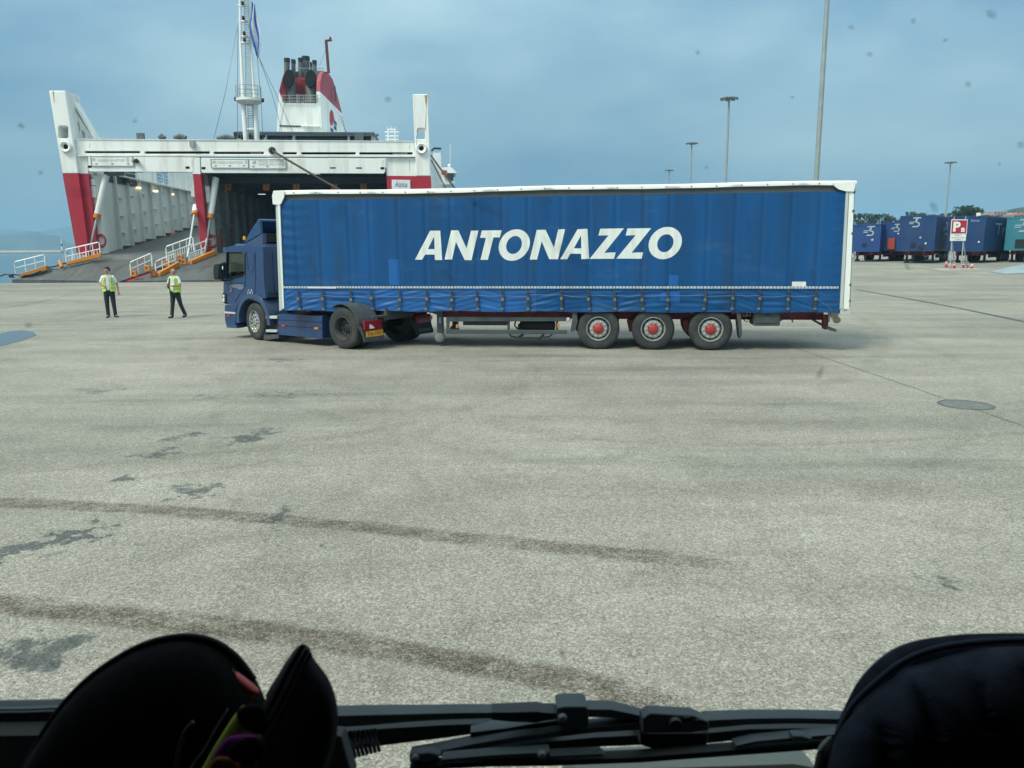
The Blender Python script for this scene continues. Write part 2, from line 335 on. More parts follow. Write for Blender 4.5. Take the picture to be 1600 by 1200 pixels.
# ------------------------------------------------------------------ ground
def ground_mat():
    m = bpy.data.materials.new('worn_asphalt'); m.use_nodes = True; t = m.node_tree; p = t.nodes['Principled BSDF']
    N = t.nodes.new; L = t.links.new
    def math_(op, a, b=None, c=None):
        n = N('ShaderNodeMath'); n.operation = op
        for i, x in enumerate((a, b, c)):
            if x is None: continue
            if isinstance(x, (int, float)): n.inputs[i].default_value = x
            else: L(x, n.inputs[i])
        return n.outputs[0]
    def rng(x, a, b, c, d, smooth=True):
        n = N('ShaderNodeMapRange'); n.interpolation_type = 'SMOOTHSTEP' if smooth else 'LINEAR'
        L(x, n.inputs[0])
        for i, q in enumerate((a, b, c, d)): n.inputs[i + 1].default_value = q
        return n.outputs[0]
    def noise(scale, det=4, rough=.55, vec=None, stretch=None):
        n = N('ShaderNodeTexNoise'); n.inputs['Scale'].default_value = scale; n.inputs['Detail'].default_value = det; n.inputs['Roughness'].default_value = rough
        v = vec or tcn.outputs['Object']
        if stretch:
            mm = N('ShaderNodeMapping'); mm.inputs['Scale'].default_value = stretch; mm.inputs['Rotation'].default_value = (0, 0, R(7)); L(v, mm.inputs[0]); v = mm.outputs[0]
        L(v, n.inputs['Vector']); return n.outputs['Fac']
    tcn = N('ShaderNodeTexCoord'); sp = N('ShaderNodeSeparateXYZ'); L(tcn.outputs['Object'], sp.inputs[0])
    X, Y = sp.outputs[0], sp.outputs[1]
    # chips of aggregate: two sizes
    def chips(sc):
        v = N('ShaderNodeTexVoronoi'); v.inputs['Scale'].default_value = sc; L(tcn.outputs['Object'], v.inputs['Vector'])
        s = N('ShaderNodeSeparateColor'); L(v.outputs['Color'], s.inputs[0]); return s.outputs[0], v.outputs['Distance']
    c1, d1 = chips(105.0); c2, d2 = chips(46.0)
    chip = math_('ADD', math_('MULTIPLY', rng(c1, 0.1, 1.0, 0.0, 1.0, False), 0.70), math_('MULTIPLY', rng(c2, 0.60, 1.0, 0.0, 1.0), 0.26))
    big = noise(0.16, 5, .6); mid = noise(1.1, 6, .65); strk = noise(0.9, 6, .6, stretch=(.12, 1.0, 1)); fine = noise(9, 4, .6)
    lum0 = math_("SUBTRACT", math_("ADD", 0.90, math_("MAXIMUM", rng(c1, .66, .96, 0.0, .54), rng(c2, .78, .97, 0.0, .36))), math_('ADD', rng(c1, .0, .28, .34, 0.0), rng(d2, .35, .75, 0.0, .16)))
    lum = math_('MULTIPLY', lum0, rng(big, .3, .7, .84, 1.14))
    lum = math_('MULTIPLY', lum, rng(mid, .3, .7, .93, 1.07))
    lum = math_('MULTIPLY', lum, rng(strk, .3, .72, 1.08, .86))
    lum = math_('MULTIPLY', lum, rng(fine, .3, .7, .95, 1.05))
    # dark tyre sweeps, fitted as curves on the ground
    def sweep(pix, hw, amt, x_fade=None):
        g = np.array([on_z(a, b)[:2] for a, b in pix]); k = np.polyfit(g[:, 0], g[:, 1], 3)
        yy = math_('ADD', math_('MULTIPLY', X, math_('ADD', math_('MULTIPLY', X, math_('ADD', math_('MULTIPLY', X, float(k[0])), float(k[1]))), float(k[2]))), float(k[3]))
        wob = math_('MULTIPLY', math_('SUBTRACT', mid, 0.5), 0.16)
        d = math_('ABSOLUTE', math_('ADD', math_('SUBTRACT', Y, yy), wob))
        mk = rng(d, hw * .45, hw * 1.15, 1.0, 0.0)
        mk = math_('MULTIPLY', mk, rng(noise(3.2, 8, .75), .32, .62, .30, 1.0))
        mk = math_('MULTIPLY', mk, rng(noise(26, 3, .6), .3, .6, .6, 1.0))
        if x_fade: mk = math_('MULTIPLY', mk, rng(X, x_fade[0], x_fade[1], 1.0, 0.0))
        mk = math_('MULTIPLY', mk, rng(X, float(g[0, 0]) - 5, float(g[0, 0]) - 1.5, 0.0, 1.0))
        return math_('MULTIPLY', mk, amt)
    a = on_z(1000, 868).x; b = on_z(1230, 890).x
    s1 = sweep([(0, 786), (210, 795), (400, 808), (600, 828), (800, 848), (1000, 868), (1190, 888)], 0.165, 0.44, (a, b))
    a = on_z(950, 1080).x; b = on_z(1150, 1118).x
    s2 = sweep([(0, 945), (200, 966), (400, 985), (600, 1013), (800, 1048), (950, 1078), (1110, 1112)], 0.17, 0.50, (a, b))
    a = on_z(1500, 690).x; b = on_z(1700, 680).x
    s3 = sweep([(1180, 695), (1300, 692), (1400, 688), (1500, 682), (1600, 677)], 0.10, 0.16)
    def arc(px, py, rad, wd, amt, cx, cy):
        g = on_z(px, py); c = Vector((g.x + cx, g.y + cy, 0)); rr = (c - Vector((g.x, g.y, 0))).length
        dn = N('ShaderNodeVectorMath'); dn.operation = 'DISTANCE'; L(tcn.outputs['Object'], dn.inputs[0]); dn.inputs[1].default_value = c
        d = math_('ABSOLUTE', math_('SUBTRACT', dn.outputs['Value'], rr + 0.0))
        mk = rng(d, wd * .3, wd, 1.0, 0.0)
        return math_('MULTIPLY', math_('MULTIPLY', mk, rng(noise(.7 + rad * .1, 5, .7), .38, .60, 0.0, 1.0)), amt * 0.75)
    arcs = None
    for q in [(720, 640, 1, .22, .17, -6, 4), (735, 650, 2, .12, .15, -6.5, 4), (500, 590, 3, .3, .13, 20, 14), (900, 600, 4, .25, .13, -30, -8), (1050, 760, 5, .2, .13, 14, 22), (600, 720, 6, .25, .12, 30, -6), (300, 620, 7, .3, .14, 9, 18), (1300, 600, 8, .3, .14, -25, 20), (850, 920, 9, .13, .12, 16, 9), (1250, 820, 3, .2, .13, -12, 16), (450, 900, 5, .14, .12, 22, 14), (1000, 570, 2, .35, .12, 5, 40)]:
        o = arc(*q); arcs = o if arcs is None else math_('MAXIMUM', arcs, o)
    dark = math_('MAXIMUM', math_('MAXIMUM', math_('MAXIMUM', s1, s2), s3), arcs)
    tint = dark
    # stained patches
    wn1 = N('ShaderNodeTexNoise'); wn1.inputs['Scale'].default_value = 2.6; wn1.inputs['Detail'].default_value = 8; wn1.inputs['Roughness'].default_value = .72; L(tcn.outputs['Object'], wn1.inputs['Vector'])
    wsub = N('ShaderNodeVectorMath'); wsub.operation = 'SUBTRACT'; L(wn1.outputs['Color'], wsub.inputs[0]); wsub.inputs[1].default_value = (.5, .5, .5)
    wscl = N('ShaderNodeVectorMath'); wscl.operation = 'MULTIPLY'; L(wsub.outputs[0], wscl.inputs[0]); wscl.inputs[1].default_value = (1.5, 1.9, 0)
    wadd = N('ShaderNodeVectorMath'); wadd.operation = 'ADD'; L(tcn.outputs['Object'], wadd.inputs[0]); L(wscl.outputs[0], wadd.inputs[1])
    def patch(px, py, rx, ry, ang, amt):
        g = on_z(px, py)
        mm = N('ShaderNodeMapping'); mm.vector_type = 'TEXTURE'; mm.inputs['Location'].default_value = (g.x, g.y, 0); mm.inputs['Rotation'].default_value = (0, 0, R(ang)); mm.inputs['Scale'].default_value = (rx * 1.15, ry * 1.25, 1)
        L(wadd.outputs[0], mm.inputs[0])
        ln = N('ShaderNodeVectorMath'); ln.operation = 'LENGTH'; L(mm.outputs[0], ln.inputs[0])
        return math_('MULTIPLY', rng(ln.outputs['Value'], .15, 1.0, 1.0, 0.0), amt)
    blot = None
    for q in [(388, 685, .42, .9, -10, 1.0), (290, 682, .75, .35, 35, .8), (300, 768, .55, .36, 25, .95), (245, 712, .5, .22, 10, .9), (192, 748, .3, .4, -15, .9), (70, 850, .22, 1.15, -38, 1.1), (50, 1015, .5, .5, -20, .9),
              (440, 617, 1.5, .5, 5, .75), (330, 618, .9, .5, 0, .6), (150, 610, 1.2, .25, 0, .8), (445, 562, 1.1, .3, 5, .8), (430, 808, .28, .2, 0, .9), (540, 843, .14, .1, 0, .7), (1455, 900, .3, .3, 30, .8), (640, 780, .4, .16, 0, .6), (1540, 765, .3, .2, 0, .5), (380, 985, .5, .2, 0, .6), (1220, 620, 1.1, .25, 0, .5), (560, 590, 1.4, .3, 0, .45)]:
        o = patch(*q); blot = o if blot is None else math_('MAXIMUM', blot, o)
    bn = noise(6.5, 9, .8, stretch=(1.0, .6, 1))
    blotm = rng(math_('ADD', math_('MULTIPLY', blot, 0.46), bn), 0.76, 0.94, 0.0, 0.52)
    # scattered small dark specks and long faint scuffs
    speck = rng(noise(3.3, 3, .5), .68, .74, 0.0, 0.20)
    sc2 = math_('MAXIMUM', rng(noise(0.5, 4, .6, stretch=(.2, 1.6, 1)), .54, .72, 0.0, .20), rng(noise(1.6, 7, .8), .60, .74, 0.0, .18))
    allr = math_('MAXIMUM', math_('MAXIMUM', blotm, speck), sc2)
    k1 = math_('SUBTRACT', 1.0, math_('MULTIPLY', dark, rng(chip, .15, .85, 1.25, .45, False))); k2 = math_('SUBTRACT', 1.0, allr)
    base = N('ShaderNodeMix'); base.data_type = 'RGBA'; base.inputs[6].default_value = (0.276, 0.264, 0.224, 1); base.inputs[7].default_value = (0.200, 0.176, 0.136, 1)
    L(rng(tint, 0.0, 0.5, 0.0, 1.0), base.inputs[0])
    b2_ = N('ShaderNodeMix'); b2_.data_type = 'RGBA'; b2_.inputs[7].default_value = (0.185, 0.200, 0.188, 1)
    L(rng(allr, 0, .5, 0, .8), b2_.inputs[0]); L(base.outputs[2], b2_.inputs[6])
    sc = N('ShaderNodeVectorMath'); sc.operation = 'SCALE'; L(b2_.outputs[2], sc.inputs[0])
    L(math_('MULTIPLY', lum, math_('MULTIPLY', k1, k2)), sc.inputs['Scale'])
    L(sc.outputs[0], p.inputs['Base Color'])
    L(rng(allr, 0, .5, .88, .6), p.inputs['Roughness']); p.inputs['Specular IOR Level'].default_value = 0.3
    bp = N('ShaderNodeBump'); bp.inputs['Strength'].default_value = 0.55; bp.inputs['Distance'].default_value = 0.006
    L(math_('SUBTRACT', 1.0, d2), bp.inputs['Height']); L(bp.outputs[0], p.inputs['Normal'])
    return m
M['ground'] = ground_mat()
QY, LANDX = 57.6, -3.0
xs = [-400, -200, -100, -60, -40, -30, -20, -10, LANDX, 2] + list(range(5, 34, 2)) + [40, 50, 70, 100, 150, 220, 320, 450, 700, 1200, 2500]
ys = [-80, -30, -10, 0, 5, 10, 15, 20, 25, 30, 35, 40, 45] + list(np.arange(48, 78, 2.4)) + [80, 90, 100, 120, 150, 200, 300, 450, 700, 1200, 2500]
ys = sorted([y for y in ys if abs(y - QY) > .8] + [QY])
g = MB(); vi = {}
def gv(x, y, z):
    k = (x, y, z)
    if k not in vi: vi[k] = len(g.v); g.v.append((x, y, z))
    return vi[k]
for i in range(len(xs) - 1):
    for j in range(len(ys) - 1):
        if xs[i] < LANDX and ys[j] >= QY: continue
        q = [(xs[i], ys[j]), (xs[i + 1], ys[j]), (xs[i + 1], ys[j + 1]), (xs[i], ys[j + 1])]
        g.f.append(tuple(gv(x, y, rise(x, y)) for x, y in q)); g.m.append(0)
for i in range(len(xs) - 1):
    if xs[i] < LANDX: g.f.append((gv(xs[i], QY, 0), gv(xs[i + 1], QY, 0), gv(xs[i + 1], QY, -3), gv(xs[i], QY, -3))); g.m.append(0)
for j in range(len(ys) - 1):
    if ys[j] >= QY: g.f.append((gv(LANDX, ys[j], 0), gv(LANDX, ys[j + 1], 0), gv(LANDX, ys[j + 1], -3), gv(LANDX, ys[j], -3))); g.m.append(0)
tag(g.build('ground', M['ground'], smooth=40), kind='structure')

def seamat(name, c, rough, bs, bstr):
    m = bpy.data.materials.new(name); m.use_nodes = True; t = m.node_tree; p = t.nodes['Principled BSDF']
    p.inputs['Base Color'].default_value = (*c, 1); p.inputs['Roughness'].default_value = rough; p.inputs['IOR'].default_value = 1.33
    tcn = t.nodes.new('ShaderNodeTexCoord'); n = t.nodes.new('ShaderNodeTexNoise'); n.inputs['Scale'].default_value = bs; n.inputs['Detail'].default_value = 4
    b = t.nodes.new('ShaderNodeBump'); b.inputs['Strength'].default_value = bstr; b.inputs['Distance'].default_value = 0.1
    t.links.new(tcn.outputs['Object'], n.inputs['Vector']); t.links.new(n.outputs['Fac'], b.inputs['Height']); t.links.new(b.outputs[0], p.inputs['Normal'])
    return m
M['sea'] = seamat('harbour_water', (0.012, 0.05, 0.075), 0.12, 0.8, 0.25)
M['wet'] = seamat('puddle_water', (0.06, 0.062, 0.058), 0.14, 4, 0.02)
s = MB(); s.add([(-7000, QY - 6, -1.7), (LANDX + 1, QY - 6, -1.7), (LANDX + 1, 7000, -1.7), (-7000, 7000, -1.7)], [(0, 1, 2, 3)])
tag(s.build('sea', M['sea']), kind='structure')

def flat_strip(name, pts, wdt, mt, z=0.004, kind='structure'):
    b = MB(); P = [on_g(*p) for p in pts]; v = []
    Q = []
    for a, c in zip(P, P[1:]):
        n = max(1, int((c - a).length / 3))
        Q += [a.lerp(c, i / n) for i in range(n)]
    Q.append(P[-1])
    for i, p in enumerate(Q):
        t = (Q[min(i + 1, len(Q) - 1)] - Q[max(i - 1, 0)]).normalized(); n = Vector((-t.y, t.x, 0)); wv = wdt * random.uniform(.75, 1.25)
        for sg in (1, -1):
            q = p + n * wv * .5 * sg; v.append((q.x, q.y, rise(q.x, q.y) + z))
    b.add(v, [(2 * i, 2 * i + 1, 2 * i + 3, 2 * i + 2) for i in range(len(Q) - 1)])
    return tag(b.build(name, mt), kind=kind)
M['joint'] = mat('joint_sealant', (0.085, 0.085, 0.08), 0.8, var=0.3, scale=4)
M['drain'] = mat('drain_iron', (0.055, 0.065, 0.07), 0.6, var=0.3, scale=3)
flat_strip('drain_channel', [(1338, 452.5), (1420, 467), (1500, 482), (1640, 511)], 0.22, M['drain'], 0.006)
flat_strip('ground_joint', [(1225, 538), (1330, 573), (1430, 607), (1530, 642), (1640, 680)], 0.018, M['joint'])
flat_strip('ground_joint', [(1330, 419), (1420, 424), (1500, 429)], 0.10, M['joint'])
flat_strip('ground_joint', [(1430, 474), (1540, 468), (1640, 463)], 0.05, M['joint'])
flat_strip('ground_joint', [(0, 483), (60, 473), (110, 460), (200, 447)], 0.05, M['joint'])
flat_strip('ground_joint', [(80, 492), (140, 485), (220, 474)], 0.04, M['joint'])

def puddle(name, outline, z=0.005):
    b = MB(); v = []
    for i, p in enumerate(outline):
        q = on_g(*p); v.append((q.x, q.y, rise(q.x, q.y) + z))
    c = Vector((0, 0, 0))
    for p in v: c += Vector(p)
    c /= len(v); n = len(v)
    b.add(v + [tuple(c)], [(i, (i + 1) % n, n) for i in range(n)])
    return tag(b.build(name, M['wet']), kind='structure')
puddle('puddle', [(-60, 528), (0, 521.5), (18, 517.5), (36, 516), (52, 519), (58, 524), (46, 528), (34, 533), (18, 537), (0, 541), (-60, 552)])
PD2 = ([(1548, 427), (1572, 424), (1600, 421.5), (1650, 420), (1650, 425), (1600, 428), (1570, 428.8)])
bm_ = MB(); v = [on_g(*q_) for q_ in PD2]; bm_.add([(q_.x, q_.y, rise(q_.x, q_.y) + .03) for q_ in v], [tuple(range(len(v)))]); tag(bm_.build('pale_blue_patch', mat('pale_blue_grey', (.25, .32, .335), .6, var=.2, scale=.8)), kind='structure')  # flat pale blue-grey patch laid just above the ground
# round concrete inspection cover with a dark joint
gc = on_z(1509, 632.5)
t = empty('manhole_cover', 'round dark manhole cover set into the asphalt right of the lorry', 'manhole cover', (gc.x, gc.y, 0))
MB().lathe([(0.0, .0065), (.33, .0065), (.345, .004)], (0, 0, 0), (0, 0, 1), 40).build('cover_plate', mat('cover_iron', (0.125, 0.13, 0.122), .7, var=.25, scale=8), t)
MB().lathe([(.35, .003), (.35, .006), (.385, .006), (.40, .001)], (0, 0, 0), (0, 0, 1), 40, close=True).build('cover_ring', M['joint'], t)

# ------------------------------------------------------------------ far shore
def ridge(name, prof, dep, thick, mt, seed, zb=-2):
    rr = random.Random(seed); b = MB(); top = []
    n = len(prof)
    for a, c in zip(prof, prof[1:]):
        k = max(2, int(abs(c[0] - a[0]) / 8))
        for i in range(k):
            u = i / k; top.append((a[0] + (c[0] - a[0]) * u, a[1] + (c[1] - a[1]) * (u * u * (3 - 2 * u)) + rr.uniform(-.6, .6)))
    top.append(prof[-1]); pts = [at_y(x, y, dep) for x, y in top]; m = len(pts); v = []
    rows = [(-1.0, 0.0), (-.6, .35), (-.25, .8), (0, 1.0), (.6, .6), (1.0, 0.0)]
    for off, h in rows:
        for p in pts:
            hh = max(p.z, 1.0); v.append((p.x * (1 + off * thick / dep), p.y + off * thick + rr.uniform(-.06, .06) * thick, zb + (hh - zb) * h * rr.uniform(.93, 1.0) if 0 < h < 1 else (zb + (hh - zb) * h)))
    b.add(v, [(r * m + i, r * m + i + 1, (r + 1) * m + i + 1, (r + 1) * m + i) for r in range(len(rows) - 1) for i in range(m - 1)])
    return tag(b.build(name, mt, smooth=180), kind='structure')
M['hill'] = mat('hill_scrub', (0.050, 0.062, 0.040), 0.9, var=0.4, scale=0.01)
M['hillgreen'] = mat('hill_woods', (0.045, 0.060, 0.030), 0.9, var=0.6, scale=0.06)
ridge('mountains', [(-900, 366), (-600, 340), (-300, 352), (-100, 350), (0, 357), (60, 361), (92, 355), (112, 354), (150, 366), (230, 362), (330, 352), (430, 372), (520, 380)], 4200, 500, M['hill'], 1)
ridge('mountains', [(-900, 352), (-500, 372), (-200, 360), (0, 366), (50, 362), (80, 367), (112, 381), (140, 389), (170, 391)], 2700, 300, M['hill'], 2)
# breakwater: a long low pale mole across the water
b = MB(); a0 = on_z(-500, 402, -1.7); 
b.hexa([(-1100, 828, -1.2), (-480, 828, -1.2), (-480, 834, -1.2), (-1100, 834, -1.2)], [(-1100, 829, 1.8), (-481, 829, 1.5), (-481, 833, 1.5), (-1100, 833, 1.8)])
tag(b.build('breakwater', M['concrete']), 'long low pale breakwater across the water on the left', 'breakwater')
tag(MB().hexa([(-1105, 824, -3), (-476, 824, -3), (-476, 838, -3), (-1105, 838, -3)], [(-1104, 827, -.6), (-477, 827, -.6), (-477, 835, -.6), (-1104, 835, -.6)]).build('rubble_foot', mat('wet_rubble', (.07, .075, .06), .9)), 'dark rubble foot running along the base of the pale breakwater', 'rubble mound')
q_ = at_y(98, 396, 829); t = empty('harbour_beacon', 'tiny white and dark beacon on the end of the breakwater', 'beacon', (q_.x, 829, 1.2))
MB().lathe([(1.0, 0), (1.0, 4.5), (0, 4.5)], (0, 0, 0), (0, 0, 1), 10).build('beacon_base', M['shipwhite'], t); MB().lathe([(.9, 4.5), (.9, 7), (0, 7)], (0, 0, 0), (0, 0, 1), 10).build('beacon_band', M['plastic'], t); MB().lathe([(.7, 7), (.7, 12), (0, 12)], (0, 0, 0), (0, 0, 1), 10).build('beacon_top', M['shipwhite'], t)
ridge('hill', [(1500, 372), (1535, 345), (1560, 331), (1590, 325), (1640, 305), (1760, 280), (1900, 300), (2050, 330), (2200, 370)], 620, 120, M['hillgreen'], 4, 0)

exec_later = []
# ================================================================== ferry
SY = R(5.0)
ferry = empty('ferry', 'white and red car ferry moored stern-on with its two vehicle ramps lowered', 'ferry', (-13.0, 66.5, 0.0), SY)
def S(px, py, d): return pl(ferry, px, py, 1, d)
def SP(pts, d): return [(q.x, q.z) for q in (S(a, b, d) for a, b in pts)]
def xyd(u, w_, d): return (u, d, w_)
def fprism(name, pts, d0, d1, mt, holes=(), bevel=0, at=None, parent=ferry, smooth=None):
    at = d0 if at is None else at
    return MB().prism([SP(pts, at)] + [SP(h, at) for h in holes], d0, d1, xyd).build(name, mt, parent, bevel=bevel)
def rrect(x0, y0, x1, y1, r, n=4):
    o = []
    for cx, cy, a in ((x1 - r, y0 + r, -90), (x1 - r, y1 - r, 0), (x0 + r, y1 - r, 90), (x0 + r, y0 + r, 180)):
        for k in range(n + 1):
            q = R(a + 90 * k / n); o.append((cx + r * math.cos(q), cy + r * math.sin(q)))
    return o
def sub(o, p): o.parent = p; return o

# stern towers: white upper box, red foot
tw = fprism('stern_tower', [(76, 141.5), (102, 141.5), (122, 271), (97.5, 271)], -0.35, 2.1, M['shipwhite'], holes=[rrect(91, 197, 106.5, 216, 3)], bevel=.08)
fprism('tower_foot', [(97.5, 271.3), (122, 271.3), (139.5, 399), (120.5, 399)], -0.35, 2.1, M['red'], parent=tw)
def fairlead(px, py, d, rr, par):
    c = S(px, py, d)
    o = MB().lathe([(rr * 1.25, 0), (rr * 1.25, -.08), (rr * 1.05, -.22), (rr * .72, -.16), (rr * .55, -.05), (rr * .5, 0.02)], c, (0, 1, 0), 24, caps=False).build('fairlead', M['shipwhite'], par, smooth=50)
    return o
fairlead(103, 229.5, -.40, .36, tw); 
b = MB(); c = S(103.5, 229.5, -.43); b.lathe([(.0, -.02), (.2, -.02), (.2, .0)], c, (0, 1, 0), 16); b.build('hawse_hole', M['dark'], tw)
tw = fprism('stern_tower', [(644.5, 147), (668.5, 147), (673, 275), (650.3, 275)], -.35, 1.6, M['shipwhite'], holes=[rrect(651.5, 200.5, 664, 217.5, 2.5)], bevel=.08)
fprism('tower_foot', [(650.3, 275.3), (673, 275.3), (678, 402), (655, 402)], -.35, 1.6, M['red'], parent=tw)
fairlead(658.5, 232, -.4, .36, tw)
b = MB(); c = S(658.5, 231.5, -.43); b.lathe([(.0, -.02), (.2, -.02), (.2, .0)], c, (0, 1, 0), 16); b.build('hawse_hole', M['dark'], tw)
fprism('rust_streak', [(663.5, 148.5), (667.5, 148.5), (667.2, 158), (665.6, 168), (664.4, 158)], -.358, -.352, M['rust'], parent=tw)
fprism('rust_streak', [(82, 142.5), (84, 142.5), (85.3, 160), (84.5, 160)], -.358, -.352, M['rust'], parent=bpy.data.objects['stern_tower'])
STREAK = []
for (x, y0, y1, wv, par_) in ((140, 224, 233, 1.0, 0), (372, 224, 233, .8, 0), (470, 225, 235, 1.0, 0), (640, 226, 236, 1.2, 0), (150, 246, 262, .7, None), (300, 250, 265, .8, None), (455, 249, 268, .9, None), (598, 250, 262, .9, None), (640, 250, 272, 1.2, None)): STREAK.append((x, y0, y1, wv))
# raked bulwark brackets behind the port tower
fprism('bulwark', [(108, 150), (113, 166), (128, 190), (147, 217), (147, 224), (120, 224)], 1.0, 1.6, M['shipgrey'], holes=[[(118, 186), (124, 193), (125, 206), (121, 206)], [(127, 203), (134, 208), (138, 215), (129, 215)]])
fprism('bulwark_cap', [(107, 149), (109, 147.5), (150, 216), (147, 218)], .9, 1.9, M['shipwhite'])
# transom beam with slots
slots = [rrect(132, 235.5, 219, 239.6, 2), rrect(225, 236, 328, 240.3, 2), rrect(333, 236.6, 412.5, 240.8, 2), rrect(441, 237.2, 464, 241.3, 2), rrect(470, 237.3, 556, 241.5, 2), rrect(561, 237.4, 645, 241.6, 2)]
beam = fprism('transom_beam', [(118, 217.8), (645, 221.3), (648.5, 243), (121, 241.5)], 0, .45, M['shipwhite'], holes=slots)
b = MB(); q0 = S(119, 219, 1); q1 = S(646, 243, 1); b.box(q0.x, q1.x, .95, 1.3, S(119, 241, 1).z - .2, q0.z); b.build('beam_inner', M['dark'], beam)  # dark slab stands in for the unlit winch room behind the slots
b = MB(); q0 = S(134, 237.5, .6); q1 = S(217, 237.5, .6)
b.tube([q0, q0.lerp(q1, .28)], .16); b.tube([q0.lerp(q1, .3), q0.lerp(q1, .7)], .09); b.tube([q0.lerp(q1, .68), q0.lerp(q1, .78)], .17); b.tube([q0.lerp(q1, .78), q1], .1)
b.build('latch_ram', M['funnelpipe'], beam, smooth=40)
b = MB()
for k in range(14):
    x = random.choice([random.uniform(392, 410), random.uniform(590, 640)]); c = S(x, 239.3, .7); wv = random.uniform(.05, .3); b.box(c.x - wv, c.x + wv, .6, .8, c.z - .12, c.z + .12)
tag(b.build('winch_gear', M['shipgrey'], beam), kind='stuff')
fprism('rubbing_strip', [(121, 241.8), (648.5, 243.3), (648.6, 245.2), (121.4, 243.8)], -.25, .4, M['shipwhite'], parent=beam)
fprism('rail_top', [(118, 216.6), (645, 220.2), (645, 221.2), (118, 217.7)], -.06, .5, M['shipwhite'], parent=beam)
# corner plates and the raised door panels
cp = fprism('transom_plate', [(121, 244), (136.5, 244), (137.5, 271), (125, 271)], -.02, .5, M['shipwhite'])
fprism('plate_foot', [(125, 271.3), (137.5, 271.3), (153, 400), (140, 402)], -.02, .5, M['red'], parent=cp)
cp = fprism('transom_plate', [(603.5, 246.5), (650, 246.8), (651, 275), (604, 274.6)], -.02, .5, M['shipwhite'])
fprism('plate_foot', [(604, 274.9), (651, 275.2), (655, 400), (609, 400)], -.02, .5, M['red'], parent=cp)
door1 = fprism('stern_door', [(137.5, 244.6), (303, 245.6)] + [(303, 266.5), (300.5, 269.2), (139.5, 268), (138.2, 266)], -.30, .0, M['shipwhite'], bevel=.03)
door2 = fprism('stern_door', [(313.2, 247), (602, 248.4), (602, 268), (599.5, 271.3), (316.5, 270.2), (314, 268)], -.22, .08, M['shipwhite'], bevel=.03)
b = MB(); q0 = S(311.8, 246, .05); q1 = S(315.5, 275, .05); b.box(q0.x, q1.x, .1, .3, q1.z, q0.z); b.build('door_seam', M['dark'], door2)
for d_, lst, off in ((door1, [(140, 260.4), (293, 261.8)], -.3), (door2, [(317.8, 262.6), (597.5, 262.8), (520, 262.2), (561, 262.4)], -.22)):
    for i, (x, y) in enumerate(lst):
        hw = 3.0 if i < 2 else 4.5; hh = 1.7 if i < 2 else .9
        fprism('door_slot', [(x - hw, y - hh), (x + hw, y - hh), (x + hw, y + hh), (x - hw, y + hh)], off - .02, off - .003, M['dark'], parent=d_)
for x0, x1 in ((182, 222), (254, 292), (480, 500)):
    d_ = door1 if x0 < 300 else door2; yy = 268.2 if x0 < 300 else 271
    fprism('door_seal', [(x0, yy), (x1, yy + .1), (x1, yy + 1.2), (x0, yy + 1.1)], -.2, -.05, M['dark'] if x0 < 400 else M['shipwhite'], parent=d_)
b = MB(); c = S(214, 252, -.3); b.tube([c, c + Vector((.1, -.35, 0))], .17); b.tube([c + Vector((-.35, 0, -.05)), c + Vector((0, -.2, 0))], .07); b.build('camera_light', M['black'], door1)
def board(px0, px1, pyA, pyB, off, lines, par, marks=3):
    o = fprism('notice_board', [(px0, pyA), (px1, pyA + .6), (px1, pyB + .6), (px0, pyB)], off - .07, off - .004, M['shipwhite'], bevel=.02, parent=par)
    z = off - .076
    bb = MB(); edge = .014
    q = SP([(px0, pyA), (px1, pyA + .6), (px1, pyB + .6), (px0, pyB)], z)
    for (ua, wa), (ub, wb) in zip(q, q[1:] + q[:1]):
        bb.box(min(ua, ub) - edge, max(ua, ub) + edge, z - .01, z + .004, min(wa, wb) - edge, max(wa, wb) + edge)
    bb.build('board_edge', M['pole'], par)
    for (xa, ya, xb, yb, body) in lines:
        A = S(xa, yb, z); B = S(xb, ya, z)
        text('lettering', body, M['boardink'], par, A, (1, 0, 0), (0, 0, 1), B.x - A.x, B.z - A.z, ext=.012, bold=-.012)
    bb = MB()
    for k in range(marks):
        x = px0 + (px1 - px0) * (.12 + .38 * k); y = pyB - 2.6
        bb.prism([SP([(x - 2.6, y - 1.3), (x + 2.6, y - 1.3), (x, y + 1.3)], z)], z - .012, z, xyd)
    bb.build('arrow_mark', M['boardink'], par)
    return o
board(142.5, 208, 244.5, 259, -.3, [(153, 248.5, 195, 252.5, 'DANGER B  HIGH PITCHED'), (144, 246.5, 149, 252, '※'), (198, 246.8, 206, 253.5, '8.•')], door1)
board(330, 388, 248.5, 262, -.22, [(339, 251.8, 380, 256, 'DANGER B HIGH PITCHED'), (332, 250.5, 337.5, 255.8, '※'), (383, 250.5, 387, 256, '8.')], door2)
board(388.8, 447, 249, 263, -.22, [(404, 250.5, 445, 254, 'DANGER HIGH PITCHED'), (404, 255, 445, 258.5, 'DANGER HIGH PITCHED'), (394, 250.5, 400.5, 257, '※')], door2, 2)
# centre pillar
pil = fprism('centre_pillar', [(303.6, 246), (311.8, 246), (313, 272), (301.2, 271.5)], -.28, .6, M['shipwhite'])
fprism('pillar_foot', [(301.3, 272), (313.2, 272.4), (327, 402), (315, 402)], -.28, .6, M['red'], parent=pil)
fprism('door_jamb', [(317, 288), (326.5, 291), (336, 396), (328, 400)], .65, 1.3, M['shipgrey'])
fprism('door_jamb', [(137.5, 272), (150, 276), (165, 396), (157, 398)], .55, 1.2, M['shipwhite'])
b = MB()
for x, y, h in ((148, 300, .9), (147, 285, .5), (326, 308, .9), (325, 297, .45), (302.5, 301, .7)):
    c = S(x, y, .5); b.box(c.x - .14, c.x + .14, .25, .55, c.z - h / 2, c.z + h / 2)
b.build('signal_box', M['shipgrey'], ferry)
